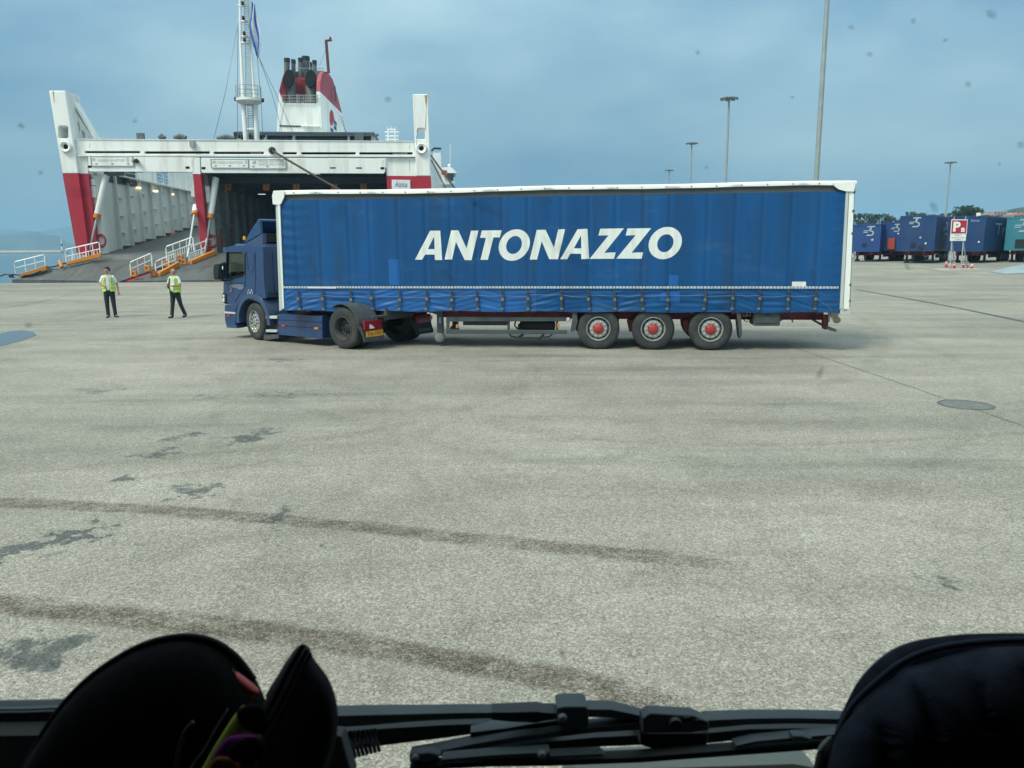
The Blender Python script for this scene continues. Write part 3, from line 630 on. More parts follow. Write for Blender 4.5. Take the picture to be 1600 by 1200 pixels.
# life rings
for x, y in ((159, 376), (333, 377)):
    c = S(x, y, .5); b = MB()
    n, k = 18, 8; v = []
    for i in range(n):
        for j in range(k):
            a_, q = 2 * math.pi * i / n, 2 * math.pi * j / k; rr = .34 + .085 * math.cos(q)
            v.append((c.x + rr * math.cos(a_), c.y - .1 + .085 * math.sin(q), c.z + rr * 1.35 * math.sin(a_)))
    b.add(v, [(i * k + j, ((i + 1) % n) * k + j, ((i + 1) % n) * k + (j + 1) % k, i * k + (j + 1) % k) for i in range(n) for j in range(k)])
    o = b.build('life_ring', M['hubred'], None, smooth=180); o.matrix_world = ROOTM[ferry.name]
    tag(o, 'red life ring hung on the door jamb of the %s ramp' % ('wider garage' if x > 300 else 'port side'), 'life ring', 'life rings by the stern doors')
# --- inside: port bay with the climbing ramp
xw = S(163, 380, 1.2).x; xp = S(316, 385, .8).x; xr = S(604, 330, .5).x
zh = S(160, 399, 0).z; zr = S(334, 396, 0).z
slope = .118
def rz_(d): return zh + slope * max(0, d - 1)
b = MB(); b.hexa([(xw - .3, -.1, zh - .3), (xp, -.1, zh - .3), (xp, 44, rz_(44) - .3), (xw - .3, 44, rz_(44) - .3)], [(xw - .3, -.1, zh), (xp, -.1, zh), (xp, 44, rz_(44)), (xw - .3, 44, rz_(44))])
b.build('inner_ramp', M['ramp'], ferry)
ztop = 8.75
wall = MB().box(xw - .35, xw - .05, 1.25, 44, 1.0, ztop).build('garage_wall', M['shipgrey'], ferry)
for i in range(14):
    d = 4.2 + i * 2.75
    b = MB(); b.box(xw - .05, xw + .22, d, d + .06, rz_(d) - .2, ztop - .02); b.box(xw + .22, xw + .26, d - .07, d + .13, rz_(d) - .2, ztop - .02)
    b.build('wall_frame', M['shipgrey'], wall)
    for k, z in enumerate((1.55, 3.0, 4.6)):
        if rz_(d) + z < ztop - .5:
            MB().box(xw - .05, xw + .18, d + .45, d + 1.55, rz_(d) + z, rz_(d) + z + .07).build('wall_bracket', M['shipgrey'], wall)
    MB().box(xw - .05, xw + .3, d + .1, d + 2.68, rz_(d) - .1, rz_(d) + .42).build('kick_plate', M['plastic'], wall)
cw = MB().box(xw - 1.5, xw + .45, 5.5, 44, ztop, ztop + .12).build('catwalk', M['shipwhite'], ferry)
for i in range(16):
    d = 6 + i * 2.4; MB().tube([(xw + .38, d, ztop + .1), (xw + .38, d, ztop + 1.15)], .022, 6).build('rail_post', M['shipwhite'], cw)
b = MB()
for z in (.45, .8, 1.15): b.tube([(xw + .38, 6, ztop + z), (xw + .38, 43, ztop + z)], .02, 6)
b.build('handrail', M['shipwhite'], cw)
uw = MB().box(xw - 1.9, xw - 1.5, 3, 44, ztop, 11.4).build('upper_wall', M['shipwhite'], ferry)
for i in range(20): MB().box(xw - 1.5, xw - 1.38, 4 + i * 2, 4.1 + i * 2, ztop + .12, 11.3).build('wall_stiffener', M['shipwhite'], uw)
c = S(268, 275, 20); MB().box(xw - 1.49, xw - 1.36, c.y - .6, c.y + 2.2, c.z - .6, c.z + .65).build('blue_window', mat('pale_blue_panel', (.22, .38, .55), .4), uw)  # opaque pale blue panel stands in for a window
MB().box(xw - .3, S(190, 280, 6).x, 3.2, 9.5, S(190, 288, 6).z, S(190, 262, 6).z).build('ceiling_shade_box', M['ceiling'], ferry)  # dark box added for the ceiling's shadow in this corner
b = MB()
for k in range(4):
    c = S(191 + k * 2.2, 273 + k * 4, 7); b.box(c.x - .5, c.x + .5, 6.6, 7.4, c.z - .06, c.z + .03)
b.tube([S(190, 271, 7), S(203, 286, 7)], .06); b.build('catwalk_stair', M['lamphead'], cw)
for d in (9.4, 13.8, 18.4):
    MB().box(xw + .02, xw + .34, d - .25, d + .25, ztop - .75, ztop - .55).build('wall_lamp', emit('lit_lamp', (1.0, .82, .55), .75), wall)
MB().box(xw - 2, xp + 3, 44, 44.4, 1, 11).build('end_bulkhead', M['shipgrey'], ferry)
# dividing wall and the wide garage bay
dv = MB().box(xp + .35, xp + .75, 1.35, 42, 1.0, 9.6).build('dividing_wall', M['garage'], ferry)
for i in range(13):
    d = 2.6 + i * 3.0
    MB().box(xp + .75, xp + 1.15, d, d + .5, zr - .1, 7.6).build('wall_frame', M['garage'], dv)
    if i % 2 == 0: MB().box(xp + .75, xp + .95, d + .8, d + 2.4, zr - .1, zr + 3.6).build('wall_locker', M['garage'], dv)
M['rustred'] = mat('rust_red', (.20, .06, .03), .7)
for d in (2.2, 5.2): MB().tube([(xp + 1.3, d, zr), (xp + 1.3, d, zr + 2.2)], .1).build('guard_post', M['rustred'], dv)
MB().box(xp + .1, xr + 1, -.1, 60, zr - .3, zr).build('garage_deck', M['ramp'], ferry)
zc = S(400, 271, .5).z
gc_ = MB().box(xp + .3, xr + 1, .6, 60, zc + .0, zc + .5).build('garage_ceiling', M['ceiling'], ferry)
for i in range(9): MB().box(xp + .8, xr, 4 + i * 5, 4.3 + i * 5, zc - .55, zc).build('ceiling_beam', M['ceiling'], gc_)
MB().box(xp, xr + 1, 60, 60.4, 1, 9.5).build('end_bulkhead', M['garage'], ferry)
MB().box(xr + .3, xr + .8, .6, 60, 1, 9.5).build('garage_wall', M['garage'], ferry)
for i, (x, n_) in enumerate(((356.3, '1'), (415.8, '2'), (462.8, '3'), (522, '4'), (568, '5'))):
    o = fprism('lane_sign', [(x - 4.8, 285), (x + 4.8, 285), (x + 4.8, 297.5), (x - 4.8, 297.5)], 5, 5.08, M['orange'])
    hw_ = .5 if n_ == '1' else 1.6; A = S(x - hw_, 294.5, 4.98); B = S(x + hw_, 288, 4.98)
    text('lettering', n_, M['ink'], o, A, (1, 0, 0), (0, 0, 1), B.x - A.x, B.z - A.z)
for x, y, d in ((350, 300.5, 9), (409, 303.5, 14), (447, 305, 18)):
    c = S(x, y, d); MB().box(c.x - .35, c.x + .35, d - .08, d + .08, c.z - .03, c.z + .03).build('ceiling_lamp', emit('lit_tube', (.9, .97, .95), .6), gc_)
# --- hull, decks, far structures
xs_ = S(673, 260, .9).x
MB().box(xr + .8, xs_ - .02, 1, 118, -2, S(640, 246, 1).z).build('hull_side', M['shipwhite'], ferry)
MB().box(S(127, 402, 1).x, xw - .4, 1.3, 118, -2, 8.6).build('hull_side', M['shipwhite'], ferry)
zd = S(500, 222.5, 26).z
MB().box(xp + .4, xs_ - .6, 26.2, 118, 9.75, zd).build('upper_deck', M['shipgrey'], ferry)
o = fprism('side_house', [(676.5, 238.5), (688.5, 238.5), (691, 300), (678, 300)], 38, 48, M['shipwhite'])
b = MB(); c = S(681, 236, 38); b.tube([c + Vector((-.6, 0, 0)), c + Vector((-.2, 0, .35)), c + Vector((.7, 0, .3))], .14); b.build('deck_davit', M['black'], o)
bw = fprism('bridge_wing', [(690, 270.5), (708.5, 270.5), (708.5, 288), (690, 288)], 96, 104, M['shipwhite'])
fprism('wing_roof', [(690, 261.5), (705, 261), (713, 268.5), (713, 270.3), (690, 270.3)], 95.5, 105, M['shipwhite'], parent=bw)
fprism('wing_stripe', [(689.5, 266), (697.5, 266), (698.5, 273.3), (689.5, 273)], 95.2, 95.45, M['red'], parent=bw)
fprism('wing_window', [(698.6, 271.5), (710, 271.5), (707.5, 282.5), (698.6, 280)], 95.3, 95.9, M['winglass'], parent=bw)
b = MB(); c = S(702, 258.5, 100); b.lathe([(0, -.35), (.3, -.2), (.36, 0), (.3, .2), (0, .35)], c, (0, 0, 1), 12); b.tube([S(703.5, 258, 100), S(703.5, 226, 100)], .04); b.tube([S(690, 284, 95), S(712, 285, 95)], .06); b.build('wing_aerial', M['shipwhite'], bw)
# winch house with dark windows behind the beam
hs = fprism('winch_house', [(371, 207.5), (583, 208.8), (588.5, 224), (369, 224)], 26, 32, M['pole'], holes=[rrect(376, 210.8, 412, 220.5, 1.5), rrect(417, 211.3, 457, 221, 2), rrect(461, 211.8, 543, 221.5, 2), rrect(546.5, 212.3, 580, 221.8, 2)])
MB().box(S(372, 215, 29).x, S(583, 215, 29).x, 27, 31, S(372, 222, 29).z, S(372, 210, 29).z).build('house_glazing', M['winglass'], hs)
b = MB(); q0 = S(369, 206.5, 26); q1 = S(585, 207.8, 26); b.box(q0.x, q1.x, 25.8, 32.3, q0.z - .12, q0.z + .05); b.build('house_roof', M['lamphead'], hs)
b = MB(); c = S(561, 216, 25.5); b.box(c.x - .5, c.x + .5, 25.4, 25.8, c.z - .3, c.z + .5); b.build('house_lamp', M['lamphead'], hs); c = S(585.5, 214, 26); MB().tube([c, c + Vector((.4, 0, .3))], .16).build('search_light', M['lamphead'], hs)
# light mast and goal-post frames far forward
b = MB()
for x in (606.5, 617.5): b.tube([S(x, 221, 62), S(x, 201, 62)], .14, 6)
for y, x0, x1 in ((202.5, 606.5, 617.5), (206.3, 601, 623), (212.5, 602, 622.5), (217.8, 602, 622.5)): b.tube([S(x0, y, 62), S(x1, y, 62)], .10, 6)
for x in (605.5, 611, 617.5): b.tube([S(x, 202, 62), S(x + .2, 198, 62)], .05, 6)
b.build('radar_frame', M['shipwhite'], ferry)
b = MB()
for x0, x1, y in ((273, 290, 217), (340, 366, 218), (250, 256, 217)): MB().tube([S(x0, y, 3), S((x0 + x1) / 2, y - 3.5, 3), S(x1, y, 3)], .28).build('winch_drum', M['lamphead'], ferry)
b = MB(); c = S(219.5, 214, .8); b.box(c.x - .28, c.x + .28, .7, 1.0, c.z - .2, c.z + .3); b.tube([S(220.5, 218, .8), c], .05); b.build('flood_light', M['lamphead'], ferry)
b = MB(); c = S(301, 225.5, -.1); b.box(c.x - .18, c.x + .18, -.35, 0, c.z - .22, c.z + .25); b.tube([c, S(303, 229, -.3)], .07); b.build('stern_lamp', M['pole'], ferry)
for (x, y0, y1, wv) in STREAK:
    o_d = -.004 if y0 < 240 else -.326 if x < 302 else -.246 if x < 603 else -.03
    fprism('rust_streak', [(x - wv * .5, y0), (x + wv * .5, y0), (x + wv * .3, (y0 + y1) / 2), (x, y1), (x - wv * .35, (y0 + y1) / 2)], o_d - .004, o_d, M['palerust'], parent=beam)
sg = fprism('name_board', [(612, 280.8), (641, 281.2), (641.6, 302), (612.4, 302)], -.12, -.03, M['signwhite'], bevel=.02)
A = S(616.5, 292.3, -.13); B = S(636, 284, -.13); text('lettering', 'Attica', M['flagblue'], sg, A, (1, 0, 0), (0, 0, 1), B.x - A.x, B.z - A.z, shear=.25)
# --- funnel
fd = 45
fn = MB()
def fx(pts): return [S(*p) for p in pts]
right_w = fx([(503, 210, 45), (500, 143, 45), (534, 177, 57), (544.5, 210, 57)])
def slab(bb, poly, off, mi=0): bb.hexa(poly, [p + Vector(off) for p in poly], mi)
funnel = MB(); slab(funnel, right_w, (-.5, 0, 0)); funnel = funnel.build('funnel', M['shipwhite'], ferry)
b = MB(); slab(b, fx([(500.3, 142.6, 45), (500.3, 128, 45.6), (502.5, 117, 46.2), (506, 112, 47), (511.5, 112, 48.5), (520, 124, 52), (527, 148, 55), (534.3, 176.6, 57)]), (-.5, 0, 0)); b.build('funnel_cheek', M['funnelred'], funnel)
b = MB(); slab(b, fx([(432, 210, 45), (436, 143, 45), (443.5, 161, 45), (434.5, 210, 45)]), (0, 12, 0)); b.build('funnel_wing', M['shipwhite'], funnel)
b = MB(); slab(b, fx([(436, 142.6, 45), (441, 122, 45.6), (445, 112, 46.4), (449, 108, 47), (451, 118, 47), (447, 147, 46), (443.5, 160.4, 45)]), (.2, 6, 0)); b.build('funnel_cheek', M['funnelred'], funnel)
fprism('funnel_front', [(434.5, 161), (443, 160.5), (497, 161.4), (500, 150), (503, 210), (433.5, 210)], 45.1, 45.6, M['shipwhite'], parent=funnel)
fprism('funnel_recess', [(436, 195.6), (470, 196.4), (470, 198), (436, 197.2)], 45.0, 45.09, M['dark'], parent=funnel)
fprism('funnel_shelf', [(471, 196.2), (499.5, 196.8), (499.5, 197.6), (471, 197)], 44.7, 45.09, M['shipwhite'], parent=funnel)
fprism('funnel_back', [(441, 121), (503, 121), (503, 147), (441, 147)], 48.5, 49, M['funnelred'], parent=funnel)
fprism('funnel_back', [(441, 147.2), (503, 147.2), (503, 166), (441, 166)], 48.5, 49, M['shipwhite'], parent=funnel)
fprism('funnel_top', [(447, 112), (505, 110.5), (505, 121), (445, 121)], 49.2, 57, M['funnelpipe'], parent=funnel)
b = MB()
for k in range(14): b.tube([S(469.5, 125 + k * 2.6, 48.4), S(475.5, 125 + k * 2.6, 48.4)], .05, 6)
for x in (469.5, 475.5): b.tube([S(x, 124, 48.4), S(x, 162, 48.4)], .06, 6)
b.build('funnel_ladder', M['hubred'], funnel)
for cx, cy, bx in ((451, 122.3, 454), (484.7, 122.7, 487)):
    top = S(cx + 1, cy - 1, 47.2); bot = S(bx + .5, 162, 46.8)
    u = MB(); r0 = .80
    u.tube([bot, bot.lerp(top, .6), top + Vector((0, .4, .5))], [r0 * .95, r0, r0 * .92], 20)
    st = u.build('exhaust_scoop', M['funnelpipe'], funnel, smooth=50)
    cc = S(cx, cy, 45.9); m_ = MB(); n = 28; v = []
    ex = S(cx + 8.1, cy, 45.9) - cc; ey = S(cx, cy + 15, 45.9) - cc
    ring = [cc + ex * math.cos(2 * math.pi * k / n) + ey * math.sin(2 * math.pi * k / n) + Vector((0, -.55 * math.sin(2 * math.pi * k / n), 0)) for k in range(n)]
    m_.hexa(ring, [p + Vector((0, .5, 0)) for p in ring]); m_.build('scoop_mouth', M['dark'], st)
for x, y0, y1, r_, dd in ((449.5, 91.5, 116, 3.2, 48), (458.3, 93.5, 124, 3.4, 49), (469.3, 91, 126, 3.5, 49), (477.5, 88.7, 126, 5.9, 50), (485.7, 97.5, 112, 1.6, 51), (491.3, 94.8, 120, 3.4, 50)):
    p0 = S(x - (1.2 if x < 452 else -.4), y1, dd); p1 = S(x - (1.2 if x < 452 else 0), y0, dd); rr = (S(x + r_, y0, dd) - p1).length
    b = MB(); b.tube([p0, p1], rr, 16); pp = b.build('exhaust_pipe', M['funnelpipe'], funnel, smooth=50)
    MB().tube([p1 + Vector((0, 0, -.55)), p1 + Vector((0, 0, .03))], rr * 1.06, 16).build('pipe_rim', M['black'], pp, smooth=50)
b = MB(); b.tube(fx([(513.5, 114, 48), (509.5, 63.5, 48)]), .21, 8); b.tube(fx([(508.5, 63.8, 48), (518.5, 62.5, 48)]), .17, 8); b.tube(fx([(516, 63, 48), (516, 57.8, 48)]), .15, 8); b.build('vent_mast', mat('vent_dark_red', (.13, .022, .03), .6), funnel, smooth=40)
b = MB()
for y in (149, 153.5, 158): b.tube(fx([(440, y, 44.8), (498, y, 44.8)]), .04, 6)
for k in range(6): b.tube(fx([(441 + k * 11, 149, 44.8), (441.4 + k * 11, 160.5, 44.8)]), .04, 6)
for y in (106.6,): b.tube(fx([(461, y, 47), (506, y, 47)]), .04, 6)
for x in (462, 475, 497, 505): b.tube(fx([(x, 106.6, 47), (x, 113, 47)]), .035, 6)
b.build('funnel_railing', M['pole'], funnel)
# emblem and louvres on the starboard cheek, laid on that slanted face
def cheek(px, py, out_=.03):
    A, B, D = right_w[0], right_w[1], right_w[3]; n = (B - A).cross(D - A).normalized()
    mi_ = ROOTM[ferry.name].inverted(); o_ = mi_ @ CAM; d_ = mi_.to_3x3() @ ray(px, py)
    if n.dot(d_) > 0: n = -n
    return o_ + d_ * ((A - o_).dot(n) / d_.dot(n)) + n * out_
def emblem(pts, mt, name='emblem'): 
    b = MB(); b.hexa([cheek(*p, .02) for p in pts], [cheek(*p, .05) for p in pts]); b.build(name, mt, funnel)
emblem([(515, 176), (517.5, 170.8), (520, 175), (522, 186), (519.5, 195), (517, 197), (515, 190)], M['funnelred'])
M['emblue'] = mat('emblem_blue', (.03, .10, .19), .5)
for q in ([(521.5, 187), (525.5, 191), (526, 197), (521.5, 193.5)], [(521.3, 195), (525.5, 198.5), (525.5, 204.5), (521.3, 201.5)], [(516.2, 199), (520.3, 202), (521, 207.5), (516.2, 205)]): emblem(q, M['emblue'])
for k in range(6): emblem([(531 + k * 1.6, 180 + k * 5), (536 + k * 1.4, 185 + k * 5), (536 + k * 1.4, 186 + k * 5), (531 + k * 1.6, 181 + k * 5)], M['funnelpipe'], 'louvre')
emblem([(521.7, 132), (524, 136), (525.5, 160), (523, 158)], mat('cheek_dark', (.10, .02, .03), .6), 'louvre')
# --- signal mast
MD = 5.0
mast = MB()
def md(px, py, d=MD): return S(px, py, d)
mast.tube([md(384.8, 224), md(379.8, 155)], [.23, .20], 12); mast.tube([md(402.0, 224), md(398.8, 155)], [.23, .20], 12)
mast.tube([md(379.8, 155), md(376.0, 67), md(374.2, -70)], [.155, .12, .10], 12); mast.tube([md(397.5, 155), md(390.8, 67), md(387.4, -70)], [.155, .12, .10], 12)
mast = mast.build('signal_mast', M['shipwhite'], ferry, smooth=50)
pf = MB(); c = md(389, 157, MD); pf.lathe([(0, .12), (1.12, .12), (1.12, -.1), (.8, -.32), (.3, -.36), (0, -.36)], c, (0, 0, 1), 24); pf = pf.build('mast_platform', M['shipwhite'], mast, smooth=40)
b = MB()
for k in range(12):
    a_ = 2 * math.pi * k / 12; p = c + Vector((1.08 * math.cos(a_), 1.08 * math.sin(a_), .1)); b.tube([p, p + Vector((0, 0, 1.05))], .022, 5)
for z in (.4, .75, 1.12):
    b.tube([c + Vector((1.08 * math.cos(2 * math.pi * k / 24), 1.08 * math.sin(2 * math.pi * k / 24), z)) for k in range(25)], .02, 5)
b.build('platform_railing', M['pole'], mast)
b = MB(); y = 153
while y > -60:
    t_ = (155 - y) / 222; b.tube([md(384.5 - 4 * t_, y, MD - .1), md(394.0 - 8 * t_, y, MD - .1)], .030, 5); y -= 3.1
b.tube([md(384.5, 155, MD - .1), md(380.5, -65, MD - .1)], .035, 5); b.tube([md(394, 155, MD - .1), md(386, -65, MD - .1)], .035, 5)
y = 218
while y > 160: b.tube([md(388.5, y, MD - .1), md(396.5, y, MD - .1)], .03, 5); y -= 3.4
b.tube([md(388.7, 220, MD - .1), md(387, 160, MD - .1)], .035, 5); b.tube([md(396.7, 220, MD - .1), md(394.5, 160, MD - .1)], .035, 5)
b.build('mast_ladder', M['pole'], mast)
b = MB()
for y, x0, x1, rr in ((9, 372, 389, .11), (33.5, 373, 389.5, .11), (57, 374, 391, .11), (67, 375, 392, .13), (183, 381, 402, .12), (202, 383, 403, .14), (-20, 372, 389, .1)): b.tube([md(x0, y), md(x1, y)], rr, 8)
b.build('mast_crossbar', M['shipwhite'], mast)
b = MB()
for x, y in ((379, 5), (380, 28), (382, 62), (381.5, 52), (390.5, 212), (368, 154.5), (410.5, 156.5), (373.5, 213), (412, 212)):
    c = md(x, y, MD - .35); MB().lathe([(0, -.18), (.11, -.16), (.13, 0), (.10, .15), (0, .17)], c, (0, 0, 1), 10).build('mast_lamp', M['black'], mast)
b = MB()
for p in ([(371.5, 40, MD), (352, 145, 2), (334, 217, .6)], [(390.5, 60, MD), (428, 140, 15), (458, 207, 26)], [(404, 88, MD), (426, 150, 15), (441, 207, 26)], [(372, 45, MD), (371, 130, MD), (371, 217, MD)], [(402, 88, 6), (408, 160, 5), (411, 217, MD)], [(499, 103, 48), (509.5, 76, 48)]): b.tube([S(*q) for q in p], .022, 5)
tag(b.build('rigging', M['lamphead'], ferry), kind='stuff')
# flag hanging limp on its halyard: blue and white stripes
fl = MB(); FC = [md(395.2, 2, MD - .3), md(396.6, 24, MD - .3), md(398.5, 45, MD - .3), md(401, 68, MD - .3), md(402.5, 86, MD - .3)]
def fpt(u, v):
    t_ = v * 4; i = min(3, int(t_)); p = FC[i].lerp(FC[i + 1], t_ - i)
    wd = (.16 + .62 * math.sin(math.pi * min(1, v * .93 + .02)) ** .8)
    return p + Vector(((u - .5) * wd + .07 * math.sin(v * 9 + u * 3),   .10 * math.sin(u * 8 + v * 5), -.30 * u))
fl.grid(fpt, 12, 26)
fl.m = [(0 if ((int(j * 12 / 312 * .9 + i * .9)) // 3) % 2 == 0 else 1) for j in range(26) for i in range(12)]
flag = fl.build('ensign_flag', [M['flagblue'], M['flagwhite']], None, smooth=180); flag.matrix_world = ROOTM[ferry.name]
sm = flag.modifiers.new('thickness', 'SOLIDIFY'); sm.thickness = .012
tag(flag, 'blue and white striped flag hanging limp beside the ferry mast', 'flag')
# --- lowered vehicle ramps
near_l = on_g(19, 438.5); near_r = on_g(188, 441.3); near_r2 = on_g(204, 441.3)
MI = ROOTM[ferry.name].inverted()
def L3(p): return MI @ p
def rampmesh(name, a, b_, c_, d_, th=.28, mt=M['ramp'], parent=ferry):
    return MB().hexa([a - Vector((0, 0, th)), b_ - Vector((0, 0, th)), c_ - Vector((0, 0, th)), d_ - Vector((0, 0, th))], [a, b_, c_, d_]).build(name, mt, parent)
nl = L3(near_l); nr = L3(near_r); zl = .10
nl.z = nr.z = zl
hy = -.12
far_l = Vector((S(138, 402, hy).x, hy, zh)); far_r = Vector((xp - .15, hy, zh))
ramp1 = rampmesh('stern_ramp', nl, nr, far_r, far_l)
nr2 = Vector((nr.x + .75, nr.y, zl)); farp = Vector((xp + .15, hy, zr)); far_e = Vector((xr, hy, zr)); nre = Vector((xr - .5, nr.y - .2, zl))
ramp2 = rampmesh('stern_ramp', nr2, nre, far_e, farp)
rampmesh('ramp_curb', nr + Vector((.03, .4, -.03)), nr2 + Vector((-.03, .4, -.03)), farp + Vector((-.05, 0, -.25)), far_r + Vector((.05, 0, -.25)), mt=M['red'])
def rplane(px, py, A, B, D):
    n = (B - A).cross(D - A).normalized(); o_ = MI @ CAM; d_ = MI.to_3x3() @ ray(px, py)
    return o_ + d_ * ((A - o_).dot(n) / d_.dot(n))
def RP1(px, py): return rplane(px, py, nl, nr, far_l)
def RP2(px, py): return rplane(px, py, nr2, nre, farp)
def railing(name, fn_, p0, p1, h, nposts, balus, par):
    a = fn_(*p0); c = fn_(*p1); b = MB(); up = Vector((0, 0, 1))
    o = MB()
    rr = .05
    pts = [a, a + up * h * .86, a.lerp(c, .03) + up * h, c.lerp(a, .03) + up * h, c + up * h * .9, c]
    o.tube(pts, rr, 8)
    o = o.build(name, M['shipwhite'], par, smooth=60)
    for k in range(1, nposts): q = a.lerp(c, k / nposts); MB().tube([q, q + up * h], .036, 6).build('rail_post', M['shipwhite'], o)
    MB().tube([a + up * h * .5, c + up * h * .5], .036, 6).build('mid_rail', M['shipwhite'], o)
    if balus:
        for k in range(1, balus): q = a.lerp(c, k / balus); MB().tube([q, q + up * h * .5], .026, 5).build('baluster', M['shipwhite'], o)
    return o
def fender(fn_, p0, p1, h, par, name='orange_kerb'):
    a = fn_(*p0); c = fn_(*p1); d = (c - a).normalized(); n = Vector((-d.y, d.x, 0)).normalized() * .14; up = Vector((0, 0, h))
    return MB().hexa([a - n, c - n, c + n, a + n], [a - n + up * .75, c - n + up, c + n + up, a + n + up * .75]).build(name, M['orange'], par, bevel=.03)
railing('ramp_railing', RP1, (25, 428.5), (71.5, 417), 1.0, 3, 0, ramp1); fender(RP1, (32, 433), (74, 421.5), .36, ramp1)
railing('ramp_railing', RP1, (104, 411.5), (157, 399.5), 1.10, 5, 12, ramp1); fender(RP1, (105, 414), (159, 401.5), .34, ramp1)
railing('ramp_railing', RP1, (205, 430.5), (238, 416), .98, 3, 0, ramp1)
railing('ramp_railing', RP1, (261, 407), (303, 391.5), 1.05, 4, 12, ramp1)
railing('ramp_railing', RP2, (244, 429), (275, 415.5), .98, 3, 0, ramp2); fender(RP2, (248, 432), (279, 417), .42, ramp2)
railing('ramp_railing', RP2, (296, 407), (334, 392), 1.05, 4, 13, ramp2); fender(RP2, (298, 413), (336, 398), .40, ramp2)
def chock(fn_, px, py, par):
    c = fn_(px, py); o = MB().prism([[(-.2, 0), (.2, 0), (.2, .42), (-.2, .42)], [(-.09, .12), (.09, .12), (.09, .3), (-.09, .3)]], -.15, .15, lambda u, v, d: (c.x + u, c.y + d, c.z + v)).build('ramp_chock', M['orange'], par, bevel=.02)
for p in ((210, 432), (231, 423.5)): chock(RP1, *p, ramp1)
for p in ((240, 432), (288, 413.5), (282, 405.5), (262, 416)): chock(RP2, *p, ramp2)
b = MB(); c = RP1(18, 434); b.lathe([(.0, .34), (.32, .30), (.32, .24), (.18, .2), (.18, .05), (.3, 0)], c, (0, 0, 1), 14); b.build('ramp_bollard', M['lamphead'], ramp1)
MB().tube([RP1(49 * 2 - 1, 417.5), RP1(94, 416) + Vector((0, 0, .45))], .14, 8).build('ramp_chock', M['orange'], ramp1)
b = MB(); b.tube([RP1(x, y) + Vector((0, 0, .1)) for x, y in ((-20, 437), (0, 433.5), (8, 430.5), (20, 430.5), (34, 432.5), (50, 431), (62, 426), (72, 420), (86, 418), (102, 413), (112, 411), (132, 408), (146, 402))], .055, 6)
o = b.build('mooring_line', M['bluerope'], None, smooth=180); o.matrix_world = ROOTM[ferry.name]
tag(o, 'slack dark blue line lying along the outer edge of the ferry ramp', 'rope')
# hydraulic rams that hold the ramps
def ram(top, join, foot, d0, d1, fn_, r1, par):
    a = S(*top, d0); c = fn_(*foot); j = a.lerp(c, (join - top[1]) / (foot[1] - top[1]))
    o = MB(); o.tube([a, j], r1, 14); o = o.build('hydraulic_ram', M['shipgrey'], par, smooth=50)
    MB().tube([j + (a - j).normalized() * .02, j + (c - j).normalized() * .35], r1 * 1.1, 14).build('ram_collar', M['orange'], o, smooth=50)
    MB().tube([j + (c - j).normalized() * .34, c], r1 * .36, 10).build('ram_rod', M['alu'], o, smooth=50)
ram((166, 274), 334, (138, 399), .3, -3, RP1, .26, ramp1)
ram((305.5, 322), 333, (293, 402), .2, -3, RP1, .22, ramp1)
ram((337.5, 278), 335, (319.5, 398), .9, -3, RP2, .27, ramp2)
# red hoses and a fire hydrant at the foot of the port wall
b = MB()
for (x0, y0, x1, y1) in ((205, 381.5, 213, 380.3), (222, 380, 230, 377.5), (265, 370, 275, 365)): b.tube([rplane(x0, y0, Vector((xw, 0, zh)), Vector((xp, 0, zh)), Vector((xw, 44, rz_(44)))) + Vector((0, 0, .08)), rplane(x1, y1, Vector((xw, 0, zh)), Vector((xp, 0, zh)), Vector((xw, 44, rz_(44)))) + Vector((0, 0, .08))], .09, 6)
b.build('fire_hose', mat('hose_orange', (.5, .10, .03), .6), ferry)
# mooring ropes to the quay
def moor(a, c, sag, r_, label):
    pts = []
    for k in range(13):
        u = k / 12; p = a.lerp(c, u); p = p - Vector((0, 0, sag * 4 * u * (1 - u))); pts.append(p)
    tag(MB().tube(pts, r_, 8).build('mooring_rope', M['rope'], None, smooth=180), label, 'rope', 'mooring ropes from the ferry to the quay')
FM = ROOTM[ferry.name]
e_ = MB(); c = S(425, 235, -.05); e_.lathe([(0, -.5), (.16, -.45), (.3, 0)], c, (0, 1, 0), 14); e_.build('hawse_hole', M['black'], ferry, smooth=40)
moor(FM @ S(425.5, 235.5, -.45), Vector((-.6, 56.2, .35)), .25, .085, 'thick mooring rope slanting down across the ferry garage opening')
moor(FM @ S(673.5, 243, -.6), Vector((.9, 56.4, .35)), .2, .08, 'outer mooring rope running down from the starboard stern tower')
moor(FM @ S(674, 250, -.4), Vector((-1.3, 56.4, .35)), .15, .06, 'inner steeper mooring rope close beside the starboard stern tower')
